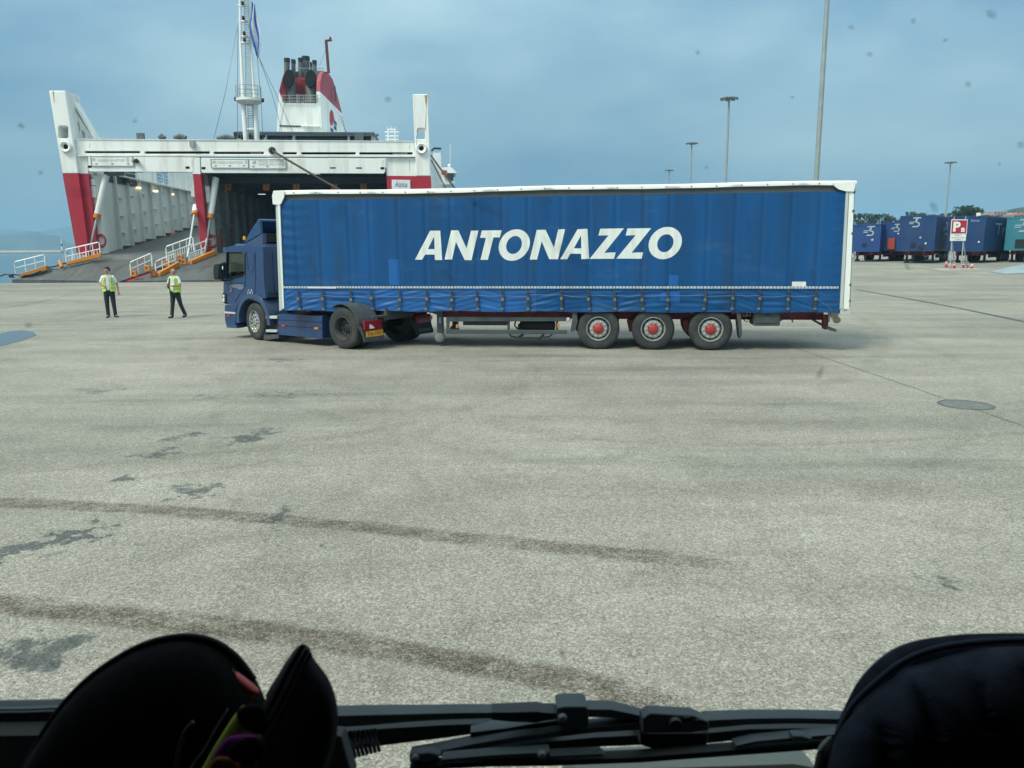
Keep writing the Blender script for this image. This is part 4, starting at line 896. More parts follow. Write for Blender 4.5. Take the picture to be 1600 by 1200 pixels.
# ================================================================== wheels
def wheel(parent, c, ax, r=.505, wdt=.36, rim='steel', hub='hubred', rimR=.30, dish=.0, name='wheel', rimdark='darksteel'):
    """ax: outward axle direction in the parent's frame; c: centre of the outer face"""
    c = Vector(c); ax = Vector(ax).normalized()
    e = bpy.data.objects.new(name, None); COL.objects.link(e); e.parent = parent; e.empty_display_size = .2
    prof = [(rimR * .97, -.03), (rimR * 1.02, -.005), (rimR + .06, .0), (r - .07, .004), (r - .02, -.022), (r, -.06), (r, -wdt + .06), (r - .03, -wdt), (rimR, -wdt)]
    MB().lathe(prof, c, ax, 48, caps=False).build('tyre', M['rubber'], e, smooth=35)
    b = MB()
    for k in range(40):                                  # tread blocks
        a = 2 * math.pi * k / 40
    up = Vector((0, 0, 1)); sd_ = ax.cross(up)
    grooves = MB()
    for z in (-.11, -.18, -.25):
        grooves.lathe([(r + .002, z - .006), (r + .002, z + .006)], c, ax, 48, caps=False)
    grooves.build('tread_groove', M['black'], e, smooth=60)
    b = MB(); b.lathe([(rimR * .97, -.028), (rimR * .97, .004), (rimR * .92, .006), (rimR * .90, -.03), (rimR * .88, -.05), (rimR * .86, -.085 - dish)], c, ax, 40, caps=False)
    rm_ = b.build('rim', M[rim if dish == 0 else rimdark], e, smooth=35)
    b = MB(); b.lathe([(rimR * .86, -.08 - dish), (rimR * .80, -.083 - dish), (rimR * .66, -.085 - dish), (0, -.085 - dish)], c, ax, 40); b.build('wheel_disc', M[rim if rim == 'alloy' else rimdark], e, smooth=35)
    b = MB()
    for k in range(10):                                   # hand holes
        a = 2 * math.pi * (k + .5) / 10; p = c + (sd_ * math.cos(a) + up * math.sin(a)) * rimR * .79 + ax * (-.080 - dish)
        b.lathe([(.0, .004), (.026, .003), (.026, -.01)], p, ax, 10)
    tag(b.build('rim_hole', M['black'], e), kind='stuff')
    b = MB(); b.lathe([(rimR * .70, -.086 - dish), (rimR * .70, -.045 - dish), (rimR * .66, -.04 - dish), (rimR * .40, -.04 - dish)], c, ax, 32, caps=False); b.build('hub_flange', M[rim], e, smooth=35)
    b = MB()
    for k in range(10):
        a = 2 * math.pi * k / 10; p = c + (sd_ * math.cos(a) + up * math.sin(a)) * rimR * .575 + ax * (-.04 - dish)
        b.lathe([(.020, -.002), (.018, .03), (.0, .033)], p, ax, 6)
    tag(b.build('wheel_nut', M['alu' if dish == 0 else 'darksteel'], e), kind='stuff')
    b = MB(); b.lathe([(rimR * .43, -.04 - dish), (rimR * .42, -.015 - dish), (rimR * .33, -.005 - dish), (rimR * .27, .008 - dish), (rimR * .22, .014 - dish), (0, .016 - dish)], c, ax, 24)
    nb = MB()
    for k in range(8):
        a = 2 * math.pi * (k + .5) / 8; p = c + (sd_ * math.cos(a) + up * math.sin(a)) * rimR * .39 + ax * (-.008 - dish); nb.lathe([(.017, -.01), (.017, .012), (0, .014)], p, ax, 6)
    b.build('hub', M[hub], e, smooth=35); tag(nb.build('hub_notch', M['chassis' if hub == 'hubred' else 'black'], e), kind='stuff')
    return e

# ================================================================== semi-trailer
TRZ = -0.131533592
TL = empty('semi_trailer', 'long blue curtain-sided semi-trailer lettered ANTONAZZO in white', 'lorry trailer', (-5.79570451, 19.3290007, 0), TRZ)
LEN, WID, ZB, ZT = 13.62, 2.55, 0.915, 3.846
def T(px, py, y=0.0): return pl(TL, px, py, 1, y)
def TP(pts, y=0.0): return [(q.x, q.z) for q in (T(a, b, y) for a, b in pts)]
def tprism(name, pts, y0, y1, mt, holes=(), parent=TL, bevel=0, at=None):
    at = y0 if at is None else at
    return MB().prism([TP(pts, at)] + [TP(h, at) for h in holes], y0, y1, xyd).build(name, mt, parent, bevel=bevel)
# curtain: cloth with creases over the hidden poles, slight billow, a loose lower hem
strap_px = [468, 506, 550, 582, 626, 668, 707, 746, 786, 825.5, 877.5, 919.5, 960.5, 1003, 1043, 1101, 1144, 1186, 1230, 1273]
strap_x = [T(p, 468).x for p in strap_px]
xc0, xc1 = T(440, 400).x, T(1316.5, 400).x
ztape = lambda x: T(460, 448.6).z + (T(1300, 449.0).z - T(460, 448.6).z) * (x - T(460, 448).x) / (T(1300, 449).x - T(460, 448).x)
zc1 = ZT - .225
rr_ = random.Random(3)
ph = [(rr_.uniform(.5, 5), rr_.uniform(0, 6.3), rr_.uniform(.002, .006)) for _ in range(9)]
def crease(x):
    d = min(abs(x - s_) for s_ in strap_x); return .016 * math.exp(-(d / .030) ** 2) - .006 * math.exp(-((d - .09) / .05) ** 2)
def cloth(x, z):
    y = crease(x) * 1.0
    for f_, p_, a_ in ph: y += a_ * .55 * math.sin(f_ * x + p_ + .8 * z)
    e0 = math.exp(-((x - xc0) / .55) ** 2); e1 = math.exp(-((xc1 - x) / .35) ** 2)
    y += (.007 * e0 + .003 * e1) * math.sin(z * 26 + 2 * math.sin(3 * x))          # puckers near the posts
    y += .006 * math.sin(2.1 * x + 1.0) * math.sin(1.1 * z + 2)
    y += .003 * math.sin(19 * x + 3 * math.sin(1.7 * z)) * math.exp(-((z - 3.5) / .35) ** 2)
    return y - .012
cu = MB()
cu.grid(lambda u, v: (xc0 + (xc1 - xc0) * u, cloth(xc0 + (xc1 - xc0) * u, ztape(xc0 + (xc1 - xc0) * u) - .03 + (zc1 - ztape(xc0 + (xc1 - xc0) * u) + .03) * v), ztape(xc0 + (xc1 - xc0) * u) - .03 + (zc1 - ztape(xc0 + (xc1 - xc0) * u) + .03) * v), 420, 56)
curtain = cu.build('curtain', M['curtain'], TL, smooth=180)
hb_ = [(rr_.uniform(5, 11), rr_.uniform(13, 24), rr_.uniform(0, 6), rr_.uniform(.3, 1.25), rr_.uniform(-2.5, 2.5)) for _ in range(30)]
def hem(x, z, zt):
    h = (zt - z) / (zt - ZB)
    k = max(i for i in range(len(strap_x) + 1) if i == 0 or strap_x[i - 1] <= x)
    a = strap_x[k - 1] if k > 0 else xc0; c = strap_x[k] if k < len(strap_x) else xc1
    u = (x - a) / max(.01, c - a); bul = math.sin(math.pi * u)
    fa, fb, fp, fm, ft = hb_[k]; y = -.014 - .010 * bul * (.4 + .6 * math.sin(h * fa + fp + ft * u)) * fm - .0075 * math.sin(h * fb + fp * 2 + ft * 1.6 * u) * bul * fm - .004 * math.sin(h * 30 + 5 * u * ft + fp)
    return y * min(1, h * 4 + .25) - .002
hm = MB()
def hemp(u, v):
    x = xc0 + (xc1 - xc0) * u; zt = ztape(x) - .025; z = ZB - .005 + .012 * math.sin(x * 3.1) + (zt - ZB) * v; return (x, hem(x, z, zt) - .006, z)
usplit = (T(838, 468).x - xc0) / (xc1 - xc0)
hm.grid(lambda u, v: hemp(u * usplit, v), 190, 26); hm.build('curtain_hem', M['flap'], curtain, smooth=180)
hm = MB(); hm.grid(lambda u, v: hemp(usplit + u * (1 - usplit), v), 230, 26); hm.build('curtain_hem', M['curtain'], curtain, smooth=180)
# two-tone faded panel towards the rear and repair patches
def ontoc(name, pts, mt, off=.006, n=10, parent=curtain):
    """thin sheet that follows the cloth: quad in photo pixels (tl, tr, br, bl)"""
    q = [T(*p) for p in pts]; b = MB()
    def f(u, v):
        a = q[3].lerp(q[2], u); c = q[0].lerp(q[1], u); p = a.lerp(c, v)
        zt = ztape(p.x) - .025
        y = (hem(p.x, p.z, zt) - .006) if p.z < zt - .01 else cloth(p.x, p.z)
        return (p.x, y - off, p.z)
    b.grid(f, n, n); o = b.build(name, mt, parent, smooth=180); return o
ontoc('repair_patch', [(607, 405), (623.5, 405), (625, 446), (608.5, 446)], M['patch'])
ontoc('repair_patch', [(1046, 430), (1060, 430), (1059, 447), (1045, 447)], M['patch'])
ontoc('repair_patch', [(1032, 457), (1062, 455), (1062, 474), (1030, 470)], M['patch'])
ontoc('label_sticker', [(1237, 440), (1259, 440), (1259, 447.6), (1237, 447.6)], M['signwhite'], .01)
# reflective tape in short segments along the hem
tb = MB(); x = T(442, 448.5).x + .02; xe = T(1309, 448).x
while x < xe:
    z = ztape(x); tb.box(x, min(xe, x + .062), -.060, -.052, z - .026, z + .026); x += .078
tag(tb.build('reflective_tape', M['tape'], curtain), kind='stuff')
o = tprism('bare_tape', [(481, 448.2), (525, 449), (525, 450.8), (481, 450.4)], -.066, -.061, M['signwhite'], parent=curtain)
# the lettering, each letter its own cut-out following the cloth
def zp4(l): return [(640 + a / 4, 280 + b / 4) for a, b in l]
def zp5(l): return [(980 + a / 4, 260 + b / 4) for a, b in l]
def oval(cx, cy, hw, hh, k, n=44):
    a = math.sqrt(max(1, hw * hw - (k * hh) ** 2))
    return [(cx + a * math.cos(2 * math.pi * i / n) - k * hh * math.sin(2 * math.pi * i / n), cy + hh * math.sin(2 * math.pi * i / n)) for i in range(n)]
LET = [('A', [zp4([(35, 503), (130, 322), (193, 322), (205, 505), (160, 505), (158, 471), (98, 471), (80, 503)]), zp4([(116, 437), (158, 437), (155, 358)])]),
       ('N', [zp4([(220, 502), (260, 320), (305, 319), (357, 432), (385, 322), (430, 321), (388, 506), (345, 505), (291, 392), (266, 502)])]),
       ('T', [zp4([(452, 321), (577, 319), (565, 364), (525, 364), (490, 504), (444, 504), (478, 366), (442, 367)])]),
       ('O', [zp4(oval(655, 411.5, 97, 98.5, .16)), zp4(oval(654, 411, 49, 56, .16))]),
       ('N', [zp4([(752, 502), (795, 317), (850, 316), (902, 427), (930, 314), (972, 312), (928, 500), (873, 500), (826, 388), (797, 502)])]),
       ('A', [zp4([(942, 500), (1050, 313), (1112, 310), (1122, 497), (1073, 500), (1072, 466), (1005, 466), (985, 500)]), zp4([(1027, 432), (1073, 432), (1072, 350)])]),
       ('Z', [zp4([(1192, 310), (1340, 307), (1218, 460), (1288, 457), (1278, 497), (1125, 498), (1243, 351), (1180, 352)])]),
       ('Z', [zp4([(1362, 308), (1510, 306), (1388, 459), (1460, 457), (1450, 497), (1292, 496), (1413, 350), (1350, 352)])]),
       ('O', [zp5(oval(237.5, 479, 104, 101, .16)), zp5(oval(238, 480, 51, 56, .16))])]
lp = bpy.data.objects.new('lettering', None); COL.objects.link(lp); lp.parent = TL
for ch, loops in LET:
    L2 = [TP(l) for l in loops]; bm = bmesh.new(); pts = [p for l in L2 for p in l]
    vsx = [bm.verts.new((p[0], 0, p[1])) for p in pts]
    for t_ in tessellate_polygon([[Vector((p[0], p[1], 0)) for p in l] for l in L2]):
        try: bm.faces.new([vsx[i] for i in t_])
        except ValueError: pass
    for axis in (0, 2):                                     # slice finely so that the paint follows the creases
        lo = min(p[0 if axis == 0 else 1] for p in pts); hi = max(p[0 if axis == 0 else 1] for p in pts); x = lo + .045
        while x < hi:
            co = Vector((x, 0, 0)) if axis == 0 else Vector((0, 0, x)); no = Vector((1, 0, 0)) if axis == 0 else Vector((0, 0, 1))
            bmesh.ops.bisect_plane(bm, geom=bm.verts[:] + bm.edges[:] + bm.faces[:], plane_co=co, plane_no=no); x += .045 if axis == 0 else .11
    for v in bm.verts: v.co.y = cloth(v.co.x, v.co.z) - .007
    bmesh.ops.recalc_face_normals(bm, faces=bm.faces)
    me = bpy.data.meshes.new('letter'); bm.to_mesh(me); bm.free(); me.materials.append(M['letter'])
    me.polygons.foreach_set('use_smooth', [True] * len(me.polygons))
    o = bpy.data.objects.new('letter', me); COL.objects.link(o); o.parent = lp; o['label'] = 'white italic capital letter ' + ch
# roof, cant rail, posts, walls
MB().box(.02, LEN - .02, .06, WID, ZT - .06, ZT - .005).build('roof', M['white'], TL)
def rail_top(x): return ZT + .012 * math.sin(x * 1.1 + .5) - .01 * math.sin(x * .46)
rb = MB(); n = 140
rb.grid(lambda u, v: (u * LEN, [.10, -.012, -.028, -.026, -.008][int(round(v * 4))] , rail_top(u * LEN) - [0.0, .0, .025, .095 + .005 * math.sin(u * 60), .10][int(round(v * 4))]), n, 4)
rb.build('roof_tarpaulin', M['white'], TL, smooth=60)
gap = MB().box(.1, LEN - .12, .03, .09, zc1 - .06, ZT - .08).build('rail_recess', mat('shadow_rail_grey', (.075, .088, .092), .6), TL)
b = MB()
for k in range(24):
    x = .5 + k * .56; b.lathe([(.0, .012), (.014, .01), (.014, 0)], (x, -.03, rail_top(x) - .06), (0, -1, 0), 8)
tag(b.build('roof_rivet', M['guard'], TL), kind='stuff')
MB().box(0, LEN, .3, WID, 1.0, 1.18).build('floor', M['plastic'], TL)
MB().box(0.01, .09, .1, WID, 1.15, ZT - .06).build('front_wall', M['alu'], TL)
MB().box(0.05, LEN - .05, WID - .04, WID, ZB, ZT - .1).build('far_curtain', M['curtain'], TL)
MB().box(LEN - .05, LEN, .08, WID, 1.0, ZT - .02).build('rear_door', M['white'], TL)
tprism('front_post', [(430.5, 300), (434, 300), (442.5, 482), (437, 486)], -.02, .1, M['alu'], at=0)
tprism('post_groove', [(434.5, 312), (438, 312), (444.8, 480), (443.2, 483)], -.045, .05, M['white'], at=0)
fl_ = tprism('roof_flap', [(428.5, 298.3), (446, 298.3), (445.5, 308), (441, 318), (438, 320.8), (427.5, 319.5), (426.5, 306)], -.055, -.03, M['white'], at=0, bevel=.008)
tprism('roof_flap', [(1300, 285.5), (1336.5, 283), (1333.5, 299.8), (1322, 299.5), (1309, 296), (1302, 290.5)], -.055, -.03, M['white'], at=0, bevel=.008)
tprism('rear_post', [(1321.5, 296), (1325.8, 296), (1316.4, 482), (1311.3, 483)], -.03, .06, M['alu'], at=0)
tprism('rear_post', [(1327, 296), (1334.5, 296), (1326.2, 486), (1317.3, 487.5)], -.02, .08, M['white'], at=0)
b = MB(); b.tube([T(1335.3, 286, .02), T(1333, 330, .02), T(1330, 400, .02), T(1327, 480, .02)], .014, 6)
for y in (300, 330, 365, 445, 470): q = T(1334 - (y - 300) * .042, y, .0); b.box(q.x - .02, q.x + .03, -.02, .05, q.z - .03, q.z + .03)
b.tube([T(1331, 393), T(1335.5, 397), T(1336, 402), T(1331, 405)], .012, 6)
b.build('door_hinge', M['guard'], TL)
b = MB(); q = T(1321, 485); b.box(q.x - .12, q.x + .10, -.02, .2, q.z - .08, q.z + .04); b.build('post_foot', M['alu'], TL)
# straps with buckles, and the two tension cords behind them
for i, x in enumerate(strap_x):
    zt = T(strap_px[i], 455.5).z; zb = T(strap_px[i], 481.5).z
    dx = rr_.uniform(-.03, .03)
    b = MB(); st = [(x + dx * .2, -.066, zt), (x, -.074, zt * .5 + zb * .5), (x - dx, -.070, zb)]
    b.hexa([(p[0] - .024, p[1], p[2]) for p in (st[0], st[1], st[2])] + [(p[0] + .024, p[1], p[2]) for p in (st[2], st[1], st[0])], [(p[0] - .024, p[1] - .008, p[2]) for p in (st[0], st[1], st[2])] + [(p[0] + .024, p[1] - .008, p[2]) for p in (st[2], st[1], st[0])])
    o = b.build('strap', M['strap'], TL)
    zm = zt - (zt - zb) * rr_.uniform(.38, .5)
    b = MB(); b.box(x - .032, x + .032, -.098, -.084, zm - .035, zm + .035); b.build('buckle', M['buckle'], o)
    b = MB(); b.box(x - dx - .034, x - dx + .034, -.086, -.066, zb - .03, zb + .015); b.build('strap_hook', M['buckle'], o)
    b = MB(); b.box(x - .02, x + .02, -.088, -.076, zt - .03, zt + .05); b.build('strap_end', M['strap'], o)
b = MB()
for i in range(len(strap_x) - 1):
    z0 = T(strap_px[i], 462 + rr_.uniform(-2, 2)).z; z1 = T(strap_px[i + 1], 462 + rr_.uniform(-2, 2)).z; b.tube([(strap_x[i], -.062, z0), ((strap_x[i] + strap_x[i + 1]) / 2, -.066, (z0 + z1) / 2 - rr_.uniform(0, .03)), (strap_x[i + 1], -.062, z1)], .005, 5)
b.tube([(strap_x[-1], -.07, T(1273, 465).z), T(1300, 484, -.03)], .005, 5)
b.build('customs_cord', mat('cord_grey', (.16, .22, .28), .6), TL)
# chassis
zu = ZB + .05
for y in (.62, 1.75):
    b = MB(); ch = [(3.3, zu), (3.3, .88), (3.75, .80), (4.05, .70), (4.25, .69), (LEN - .35, .69), (LEN - .35, zu)]
    b.prism([ch], y, y + .16, xyd); b.build('chassis_beam', M['chassis'], TL, bevel=.01)
    b = MB(); b.box(4.3, LEN - .4, y - .04, y + .20, .685, .70); b.box(.3, 3.5, y, y + .16, .87, zu); b.build('beam_flange', M['chassis'], TL)
MB().box(.1, LEN - .05, .03, .09, ZB - .005, ZB + .10).build('side_rave', M['chassis'], TL)
b = MB()
for k in range(14): b.box(.6 + k * .95, .7 + k * .95, .1, 2.45, .86, 1.0)
b.build('cross_member', M['chassis'], TL)
MB().lathe([(0, -.1), (.06, -.1), (.06, .06), (.25, .08)], (1.6, 1.27, .85), (0, 0, 1), 16).build('kingpin', M['darksteel'], TL)
for px_, yy in ((687, .30), (687, 2.15)):
    x = T(687, 500, .3).x
    b = MB(); b.box(x - .075, x + .075, yy, yy + .15, .33, .96); b.box(x - .055, x + .055, yy + .02, yy + .13, .16, .34); lg = b.build('landing_leg', M['guard'], TL, bevel=.01)
    MB().lathe([(0, -.075), (.09, -.075), (.125, -.05), (.125, .05), (.09, .075), (0, .075)], (x - .02, yy + .06, .225), (0, 1, 0), 24).build('leg_wheel', mat('worn_grey_wheel', (.20, .205, .20), .6), lg, smooth=40)
    b = MB(); b.box(x - .02, x + .035, yy - .012, yy - .002, .58, .74); b.build('leg_sticker', M['palelogo'], lg)
# side guard
def tbar(name, p0, p1, q0, q1, y0, y1, mt, par=TL): return tprism(name, [p0, p1, q1, q0], y0, y1, mt, parent=par, bevel=.008)
sgd = tbar('side_guard', (697, 495), (891, 495.5), (697, 502.5), (891, 502), .08, .12, M['guard'])
tbar('guard_bar', (697, 515), (886, 516), (697, 521.5), (886, 521.8), .08, .12, M['guard'], sgd)
tbar('guard_post', (697, 502.5), (702, 502.5), (697.5, 515), (701.5, 515), .09, .15, M['guard'], sgd)
tbar('guard_post', (792.5, 498), (796.5, 498), (792.5, 521), (796.5, 521), .13, .17, M['guard'], sgd)
tbar('guard_post', (868.5, 502), (872, 502), (868.5, 516), (872, 516), .13, .17, M['guard'], sgd)
for p in ((714, 510), (872.5, 508.5)): tbar('side_marker', (p[0] - 1.7, p[1] - 3), (p[0] + 1.7, p[1] - 3), (p[0] - 1.7, p[1] + 3), (p[0] + 1.7, p[1] + 3), .06, .1, M['amber'], sgd)
tbar('guard_plate', (885, 496), (890, 496), (885, 501.5), (890, 501.5), .06, .078, M['signwhite'], sgd)
q0 = T(812, 507.5, .6); q1 = T(868, 507.5, .6); MB().lathe([(0, 0), (.12, .02), (.15, .06), (.15, q1.x - q0.x - .06), (.12, q1.x - q0.x - .02), (0, q1.x - q0.x)], q0, (1, 0, 0), 20).build('air_tank', M['black'], TL, smooth=40)
q0 = T(724, 506, .8); q1 = T(792, 506, .8); MB().box(q0.x, q1.x, .75, .95, q0.z - .03, q0.z + .06).build('support_rail', M['guard'], TL)
b = MB(); b.tube([T(806, 501, .35), T(804, 508, .35), T(808, 513, .35), T(815, 515, .35)], .022, 8); b.tube([T(796, 520, .4), T(798, 525, .4), T(808, 527.5, .4), T(840, 528, .4), T(858, 526, .4), T(864, 521, .4)], .022, 8)
b.tube([T(818, 522, .45), T(810, 527, .45)], .03, 8); b.tube([T(850, 522, .45), T(842, 530, .45)], .03, 8); b.build('spare_wheel_carrier', M['guard'], TL, smooth=60)
MB().lathe([(0, -.12), (.42, -.12), (.45, -.05), (.45, .08), (.40, .12), (0, .12)], T(836, 512, 1.3), (0, 0, 1), 24).build('spare_wheel', M['rubber'], TL, smooth=40)
# axles and wheels
zx = .5
for i, px_ in enumerate((935, 1020.5, 1110.5)):
    x = T(px_, 513.5, .04).x
    wheel(TL, (x, .02, zx), (0, -1, 0), r=.505, wdt=.385)
    wheel(TL, (x, WID - .02, zx), (0, 1, 0), r=.505, wdt=.385)
    MB().tube([(x, .35, zx), (x, WID - .35, zx)], .07, 12).build('axle', M['chassis'], TL, smooth=40)
    b = MB(); b.prism([[(x - .62, .66), (x - .38, .70), (x - .30, .70), (x - .42, .38), (x - .55, .38)]], .5, .75, xyd); b.build('hanger_bracket', M['chassis'], TL)
    b = MB(); b.tube([(x - .48, .62, .45), (x + .25, .62, .44)], .05, 8); b.lathe([(0, -.13), (.13, -.12), (.15, 0), (.13, .12), (0, .13)], (x + .32, .62, .55), (0, 0, 1), 14); b.build('air_suspension', M['black'], TL, smooth=40)
tprism('mud_flap', [(894, 484), (900.5, 484), (902.5, 503), (898, 518), (891, 518.5), (894, 500)], .02, .42, M['greyplastic'], at=0)
tprism('mud_flap', [(1149.5, 482), (1158, 482), (1158.5, 500), (1160, 522), (1157, 530), (1155.5, 524), (1153.5, 505)], .02, .42, M['greyplastic'], at=0)
tprism('flap_arm', [(1150, 498), (1153, 498), (1156, 515), (1153, 515)], .05, .1, M['black'], at=0)
vb = tprism('brake_valve', [(1160, 487), (1173.5, 487), (1173.5, 494.5), (1160, 494.5)], .2, .35, mat('valve_brass', (.30, .20, .07), .5), bevel=.01)
tprism('valve_light', [(1161.5, 481.5), (1166, 481.5), (1166, 485.5), (1161.5, 485.5)], .1, .2, M['amber'], parent=vb)
b = MB(); b.tube([T(1162, 496, .3), T(1163, 501, .3), T(1168, 502.5, .3), T(1170, 497, .3)], .012, 6); b.build('valve_hose', M['black'], vb)
for x_ in (1163.5, 1170): tprism('valve_port', [(x_ - 1.6, 488.6), (x_ + 1.6, 488.6), (x_ + 1.6, 492.6), (x_ - 1.6, 492.6)], .18, .198, M['black'], parent=vb)
tbx = tprism('tool_box', rrect(1177, 483, 1219, 509.3, 3.2), .06, .62, M['greyplastic'], bevel=.02)
c = T(1199, 490.3, .06); MB().lathe([(.075, 0), (.075, .012), (.06, .018), (0, .018)], c, (0, -1, 0), 18).build('box_lock', M['black'], tbx, smooth=40)
tprism('box_lid', rrect(1179.5, 485.5, 1216.5, 505, 2.5), .042, .055, M['greyplastic'], parent=tbx, bevel=.008)
# rear underrun bar, brackets, coupling bits
b = MB(); b.hexa([T(1269, 497.5, .4), T(1272, 501.5, .4), T(1300, 517.5, .05), T(1307, 518.5, .05), T(1307, 514.3, .05), T(1290, 508, .2)], [p + Vector((.0, .35, 0)) for p in (T(1269, 497.5, .4), T(1272, 501.5, .4), T(1300, 517.5, .05), T(1307, 518.5, .05), T(1307, 514.3, .05), T(1290, 508, .2))]); b.build('underrun_bar', M['greyplastic'], TL)
tprism('bar_bracket', [(1286, 492), (1295, 492), (1294, 510), (1291, 515.5), (1286.5, 514)], .25, .4, M['chassis'])
tprism('rear_bracket', [(1296, 483), (1311, 482.5), (1310, 499), (1307, 505), (1297, 504)], .04, .2, M['alu'])
b = MB(); c = T(1308, 500, .0); b.lathe([(0, .05), (.07, .05), (.08, 0), (.07, -.03)], c, (0, -1, 0), 12); c = T(1304, 492, .02); b.box(c.x - .09, c.x + .07, -.02, .1, c.z - .04, c.z + .07); b.build('rear_clamp', mat('worn_bronze', (.14, .12, .09), .6, .3), TL)
b = MB(); b.tube([T(1232, 487, .3), T(1236, 497, .3), T(1239, 503, .3), T(1236, 498, .35)], .015, 6); b.tube([T(1219, 496, .3), T(1221, 501, .3)], .03, 6); b.build('hanging_bracket', M['greyplastic'], TL)

# ================================================================== tractor unit
HD = 2.53
TR = empty('tractor_unit', 'dark blue lorry cab with roof deflector coupled to the curtain-sided trailer', 'lorry', (-3.44, 19.72, 0), HD)
def K(px, py, y=1.22): return pl(TR, px, py, 1, y)
def KP(pts, y=1.22): return [(q.x, q.z) for q in (K(a, b, y) for a, b in pts)]
def kprism(name, pts, y0, y1, mt, holes=(), parent=TR, bevel=0, at=None):
    at = max(y0, y1) if at is None else at
    return MB().prism([KP(pts, at)] + [KP(h, at) for h in holes], y0, y1, xyd).build(name, mt, parent, bevel=bevel)
def z4(l): return [(330 + a / 5.458, 330 + b / 5.458) for a, b in l]
WB = 3.49
prof = z4([(127, 335), (133, 312), (150, 300), (180, 297), (275, 297), (438, 302), (443, 345), (446, 520), (455, 640), (466, 742), (415, 745), (395, 775), (330, 752), (262, 752), (225, 795), (130, 795), (118, 770), (104, 700), (106, 590), (122, 570), (126, 350)])
side = KP(prof, 1.20)
win = KP(z4([(136, 352), (272, 350), (288, 380), (290, 528), (268, 546), (142, 572), (132, 530)]), 1.20)
cab = empty_cab = bpy.data.objects.new('cab', None); COL.objects.link(cab); cab.parent = TR
MB().prism([side, win], 1.14, 1.20, xyd).build('cab_side', M['paint'], cab)
MB().prism([side, win], -1.20, -1.14, xyd).build('cab_side', M['paint'], cab)
zR = max(p[1] for p in side); xRear = K(410, 395, 1.2).x; xFront = max(p[0] for p in side)
zroof = K(375, 384.5, 1.2).z
xf_roof = K(355, 386, 1.2).x; xf_bot = K(352, 470, 1.2).x
b = MB(); b.hexa([(xRear, -1.14, zroof - .05), (xRear, 1.14, zroof - .05), (xf_roof, 1.14, zroof - .05), (xf_roof, -1.14, zroof - .05)], [(xRear, -1.1, zroof + .04), (xRear, 1.1, zroof + .04), (xf_roof - .25, 1.1, zroof + .06), (xf_roof - .25, -1.1, zroof + .06)])
b.build('cab_roof', M['paint'], cab, bevel=.03)
zcb = K(412, 466, 1.2).z
b = MB(); b.box(xRear - .02, xRear + .05, -1.15, 1.15, zcb, zroof); b.build('cab_rear', M['paint'], cab, bevel=.03)
b = MB(); b.box(xRear - .045, xRear - .02, -.9, -.05, zcb + .55, zroof - .15); b.box(xRear - .045, xRear - .02, .1, .9, zcb + .1, zroof - .15); b.build('rear_panel', M['paint'], cab, bevel=.02)
b = MB(); b.tube([(xRear - .06, .45, zcb + .3), (xRear - .07, .45, zroof - .12), (xRear - .07, .2, zroof - .1)], .022, 8); b.tube([(xRear - .08, 1.05, zcb + .12), (xRear - .1, -.5, zcb + .2)], .02, 8); b.build('cab_hose', M['black'], cab, smooth=60)
MB().box(xRear + .05, xf_bot - .2, -1.13, 1.13, zcb + .1, zcb + .18).build('cab_floor', M['cabin'], cab)
b = MB(); b.hexa([(xf_bot - .08, -1.14, .95), (xf_bot - .08, 1.14, .95), (xf_bot - .0, 1.14, zcb + .62), (xf_bot - .0, -1.14, zcb + .62)], [(xf_bot - .16, -1.14, .95), (xf_bot - .16, 1.14, .95), (xf_bot - .1, 1.14, zcb + .62), (xf_bot - .1, -1.14, zcb + .62)]); b.build('cab_front', M['paint'], cab)
b = MB(); b.hexa([(xf_bot - .01, -1.12, zcb + .62), (xf_bot - .01, 1.12, zcb + .62), (xf_roof - .05, 1.12, zroof - .05), (xf_roof - .05, -1.12, zroof - .05)], [(xf_bot - .03, -1.12, zcb + .62), (xf_bot - .03, 1.12, zcb + .62), (xf_roof - .07, 1.12, zroof - .05), (xf_roof - .07, -1.12, zroof - .05)])
gl = bpy.data.materials.new('tinted_glass'); gl.use_nodes = True; t_ = gl.node_tree; t_.nodes.clear()
o_ = t_.nodes.new('ShaderNodeOutputMaterial'); mx = t_.nodes.new('ShaderNodeMixShader'); tr_ = t_.nodes.new('ShaderNodeBsdfTransparent'); g_ = t_.nodes.new('ShaderNodeBsdfGlossy')
tr_.inputs[0].default_value = (.74, .80, .74, 1); g_.inputs['Roughness'].default_value = .03; mx.inputs[0].default_value = .07
t_.links.new(tr_.outputs[0], mx.inputs[1]); t_.links.new(g_.outputs[0], mx.inputs[2]); t_.links.new(mx.outputs[0], o_.inputs[0]); M['cabglass'] = gl
b.build('cab_windscreen', M['cabglass'], cab)
for y in (1.165, -1.175): MB().prism([win], y, y + .008, xyd).build('side_window', M['cabglass'], cab)
b = MB(); ww = [Vector((p[0], 1.205, p[1])) for p in win]; b.tube(ww + [ww[0], ww[1]], .020, 6); b.build('window_seal', M['black'], cab, smooth=60)
for y in (-.55, .55):
    b = MB(); xs0 = xRear + .42; b.box(xs0, xs0 + .45, y - .25, y + .25, zcb + .3, zcb + .44); b.hexa([(xs0 - .1, y - .24, zcb + .42), (xs0 + .05, y - .24, zcb + .42), (xs0 + .05, y + .24, zcb + .42), (xs0 - .1, y + .24, zcb + .42)], [(xs0 - .2, y - .2, zcb + .98), (xs0 - .1, y - .2, zcb + .98), (xs0 - .1, y + .2, zcb + .98), (xs0 - .2, y + .2, zcb + .98)]); b.build('seat', M['black'], cab, bevel=.03)
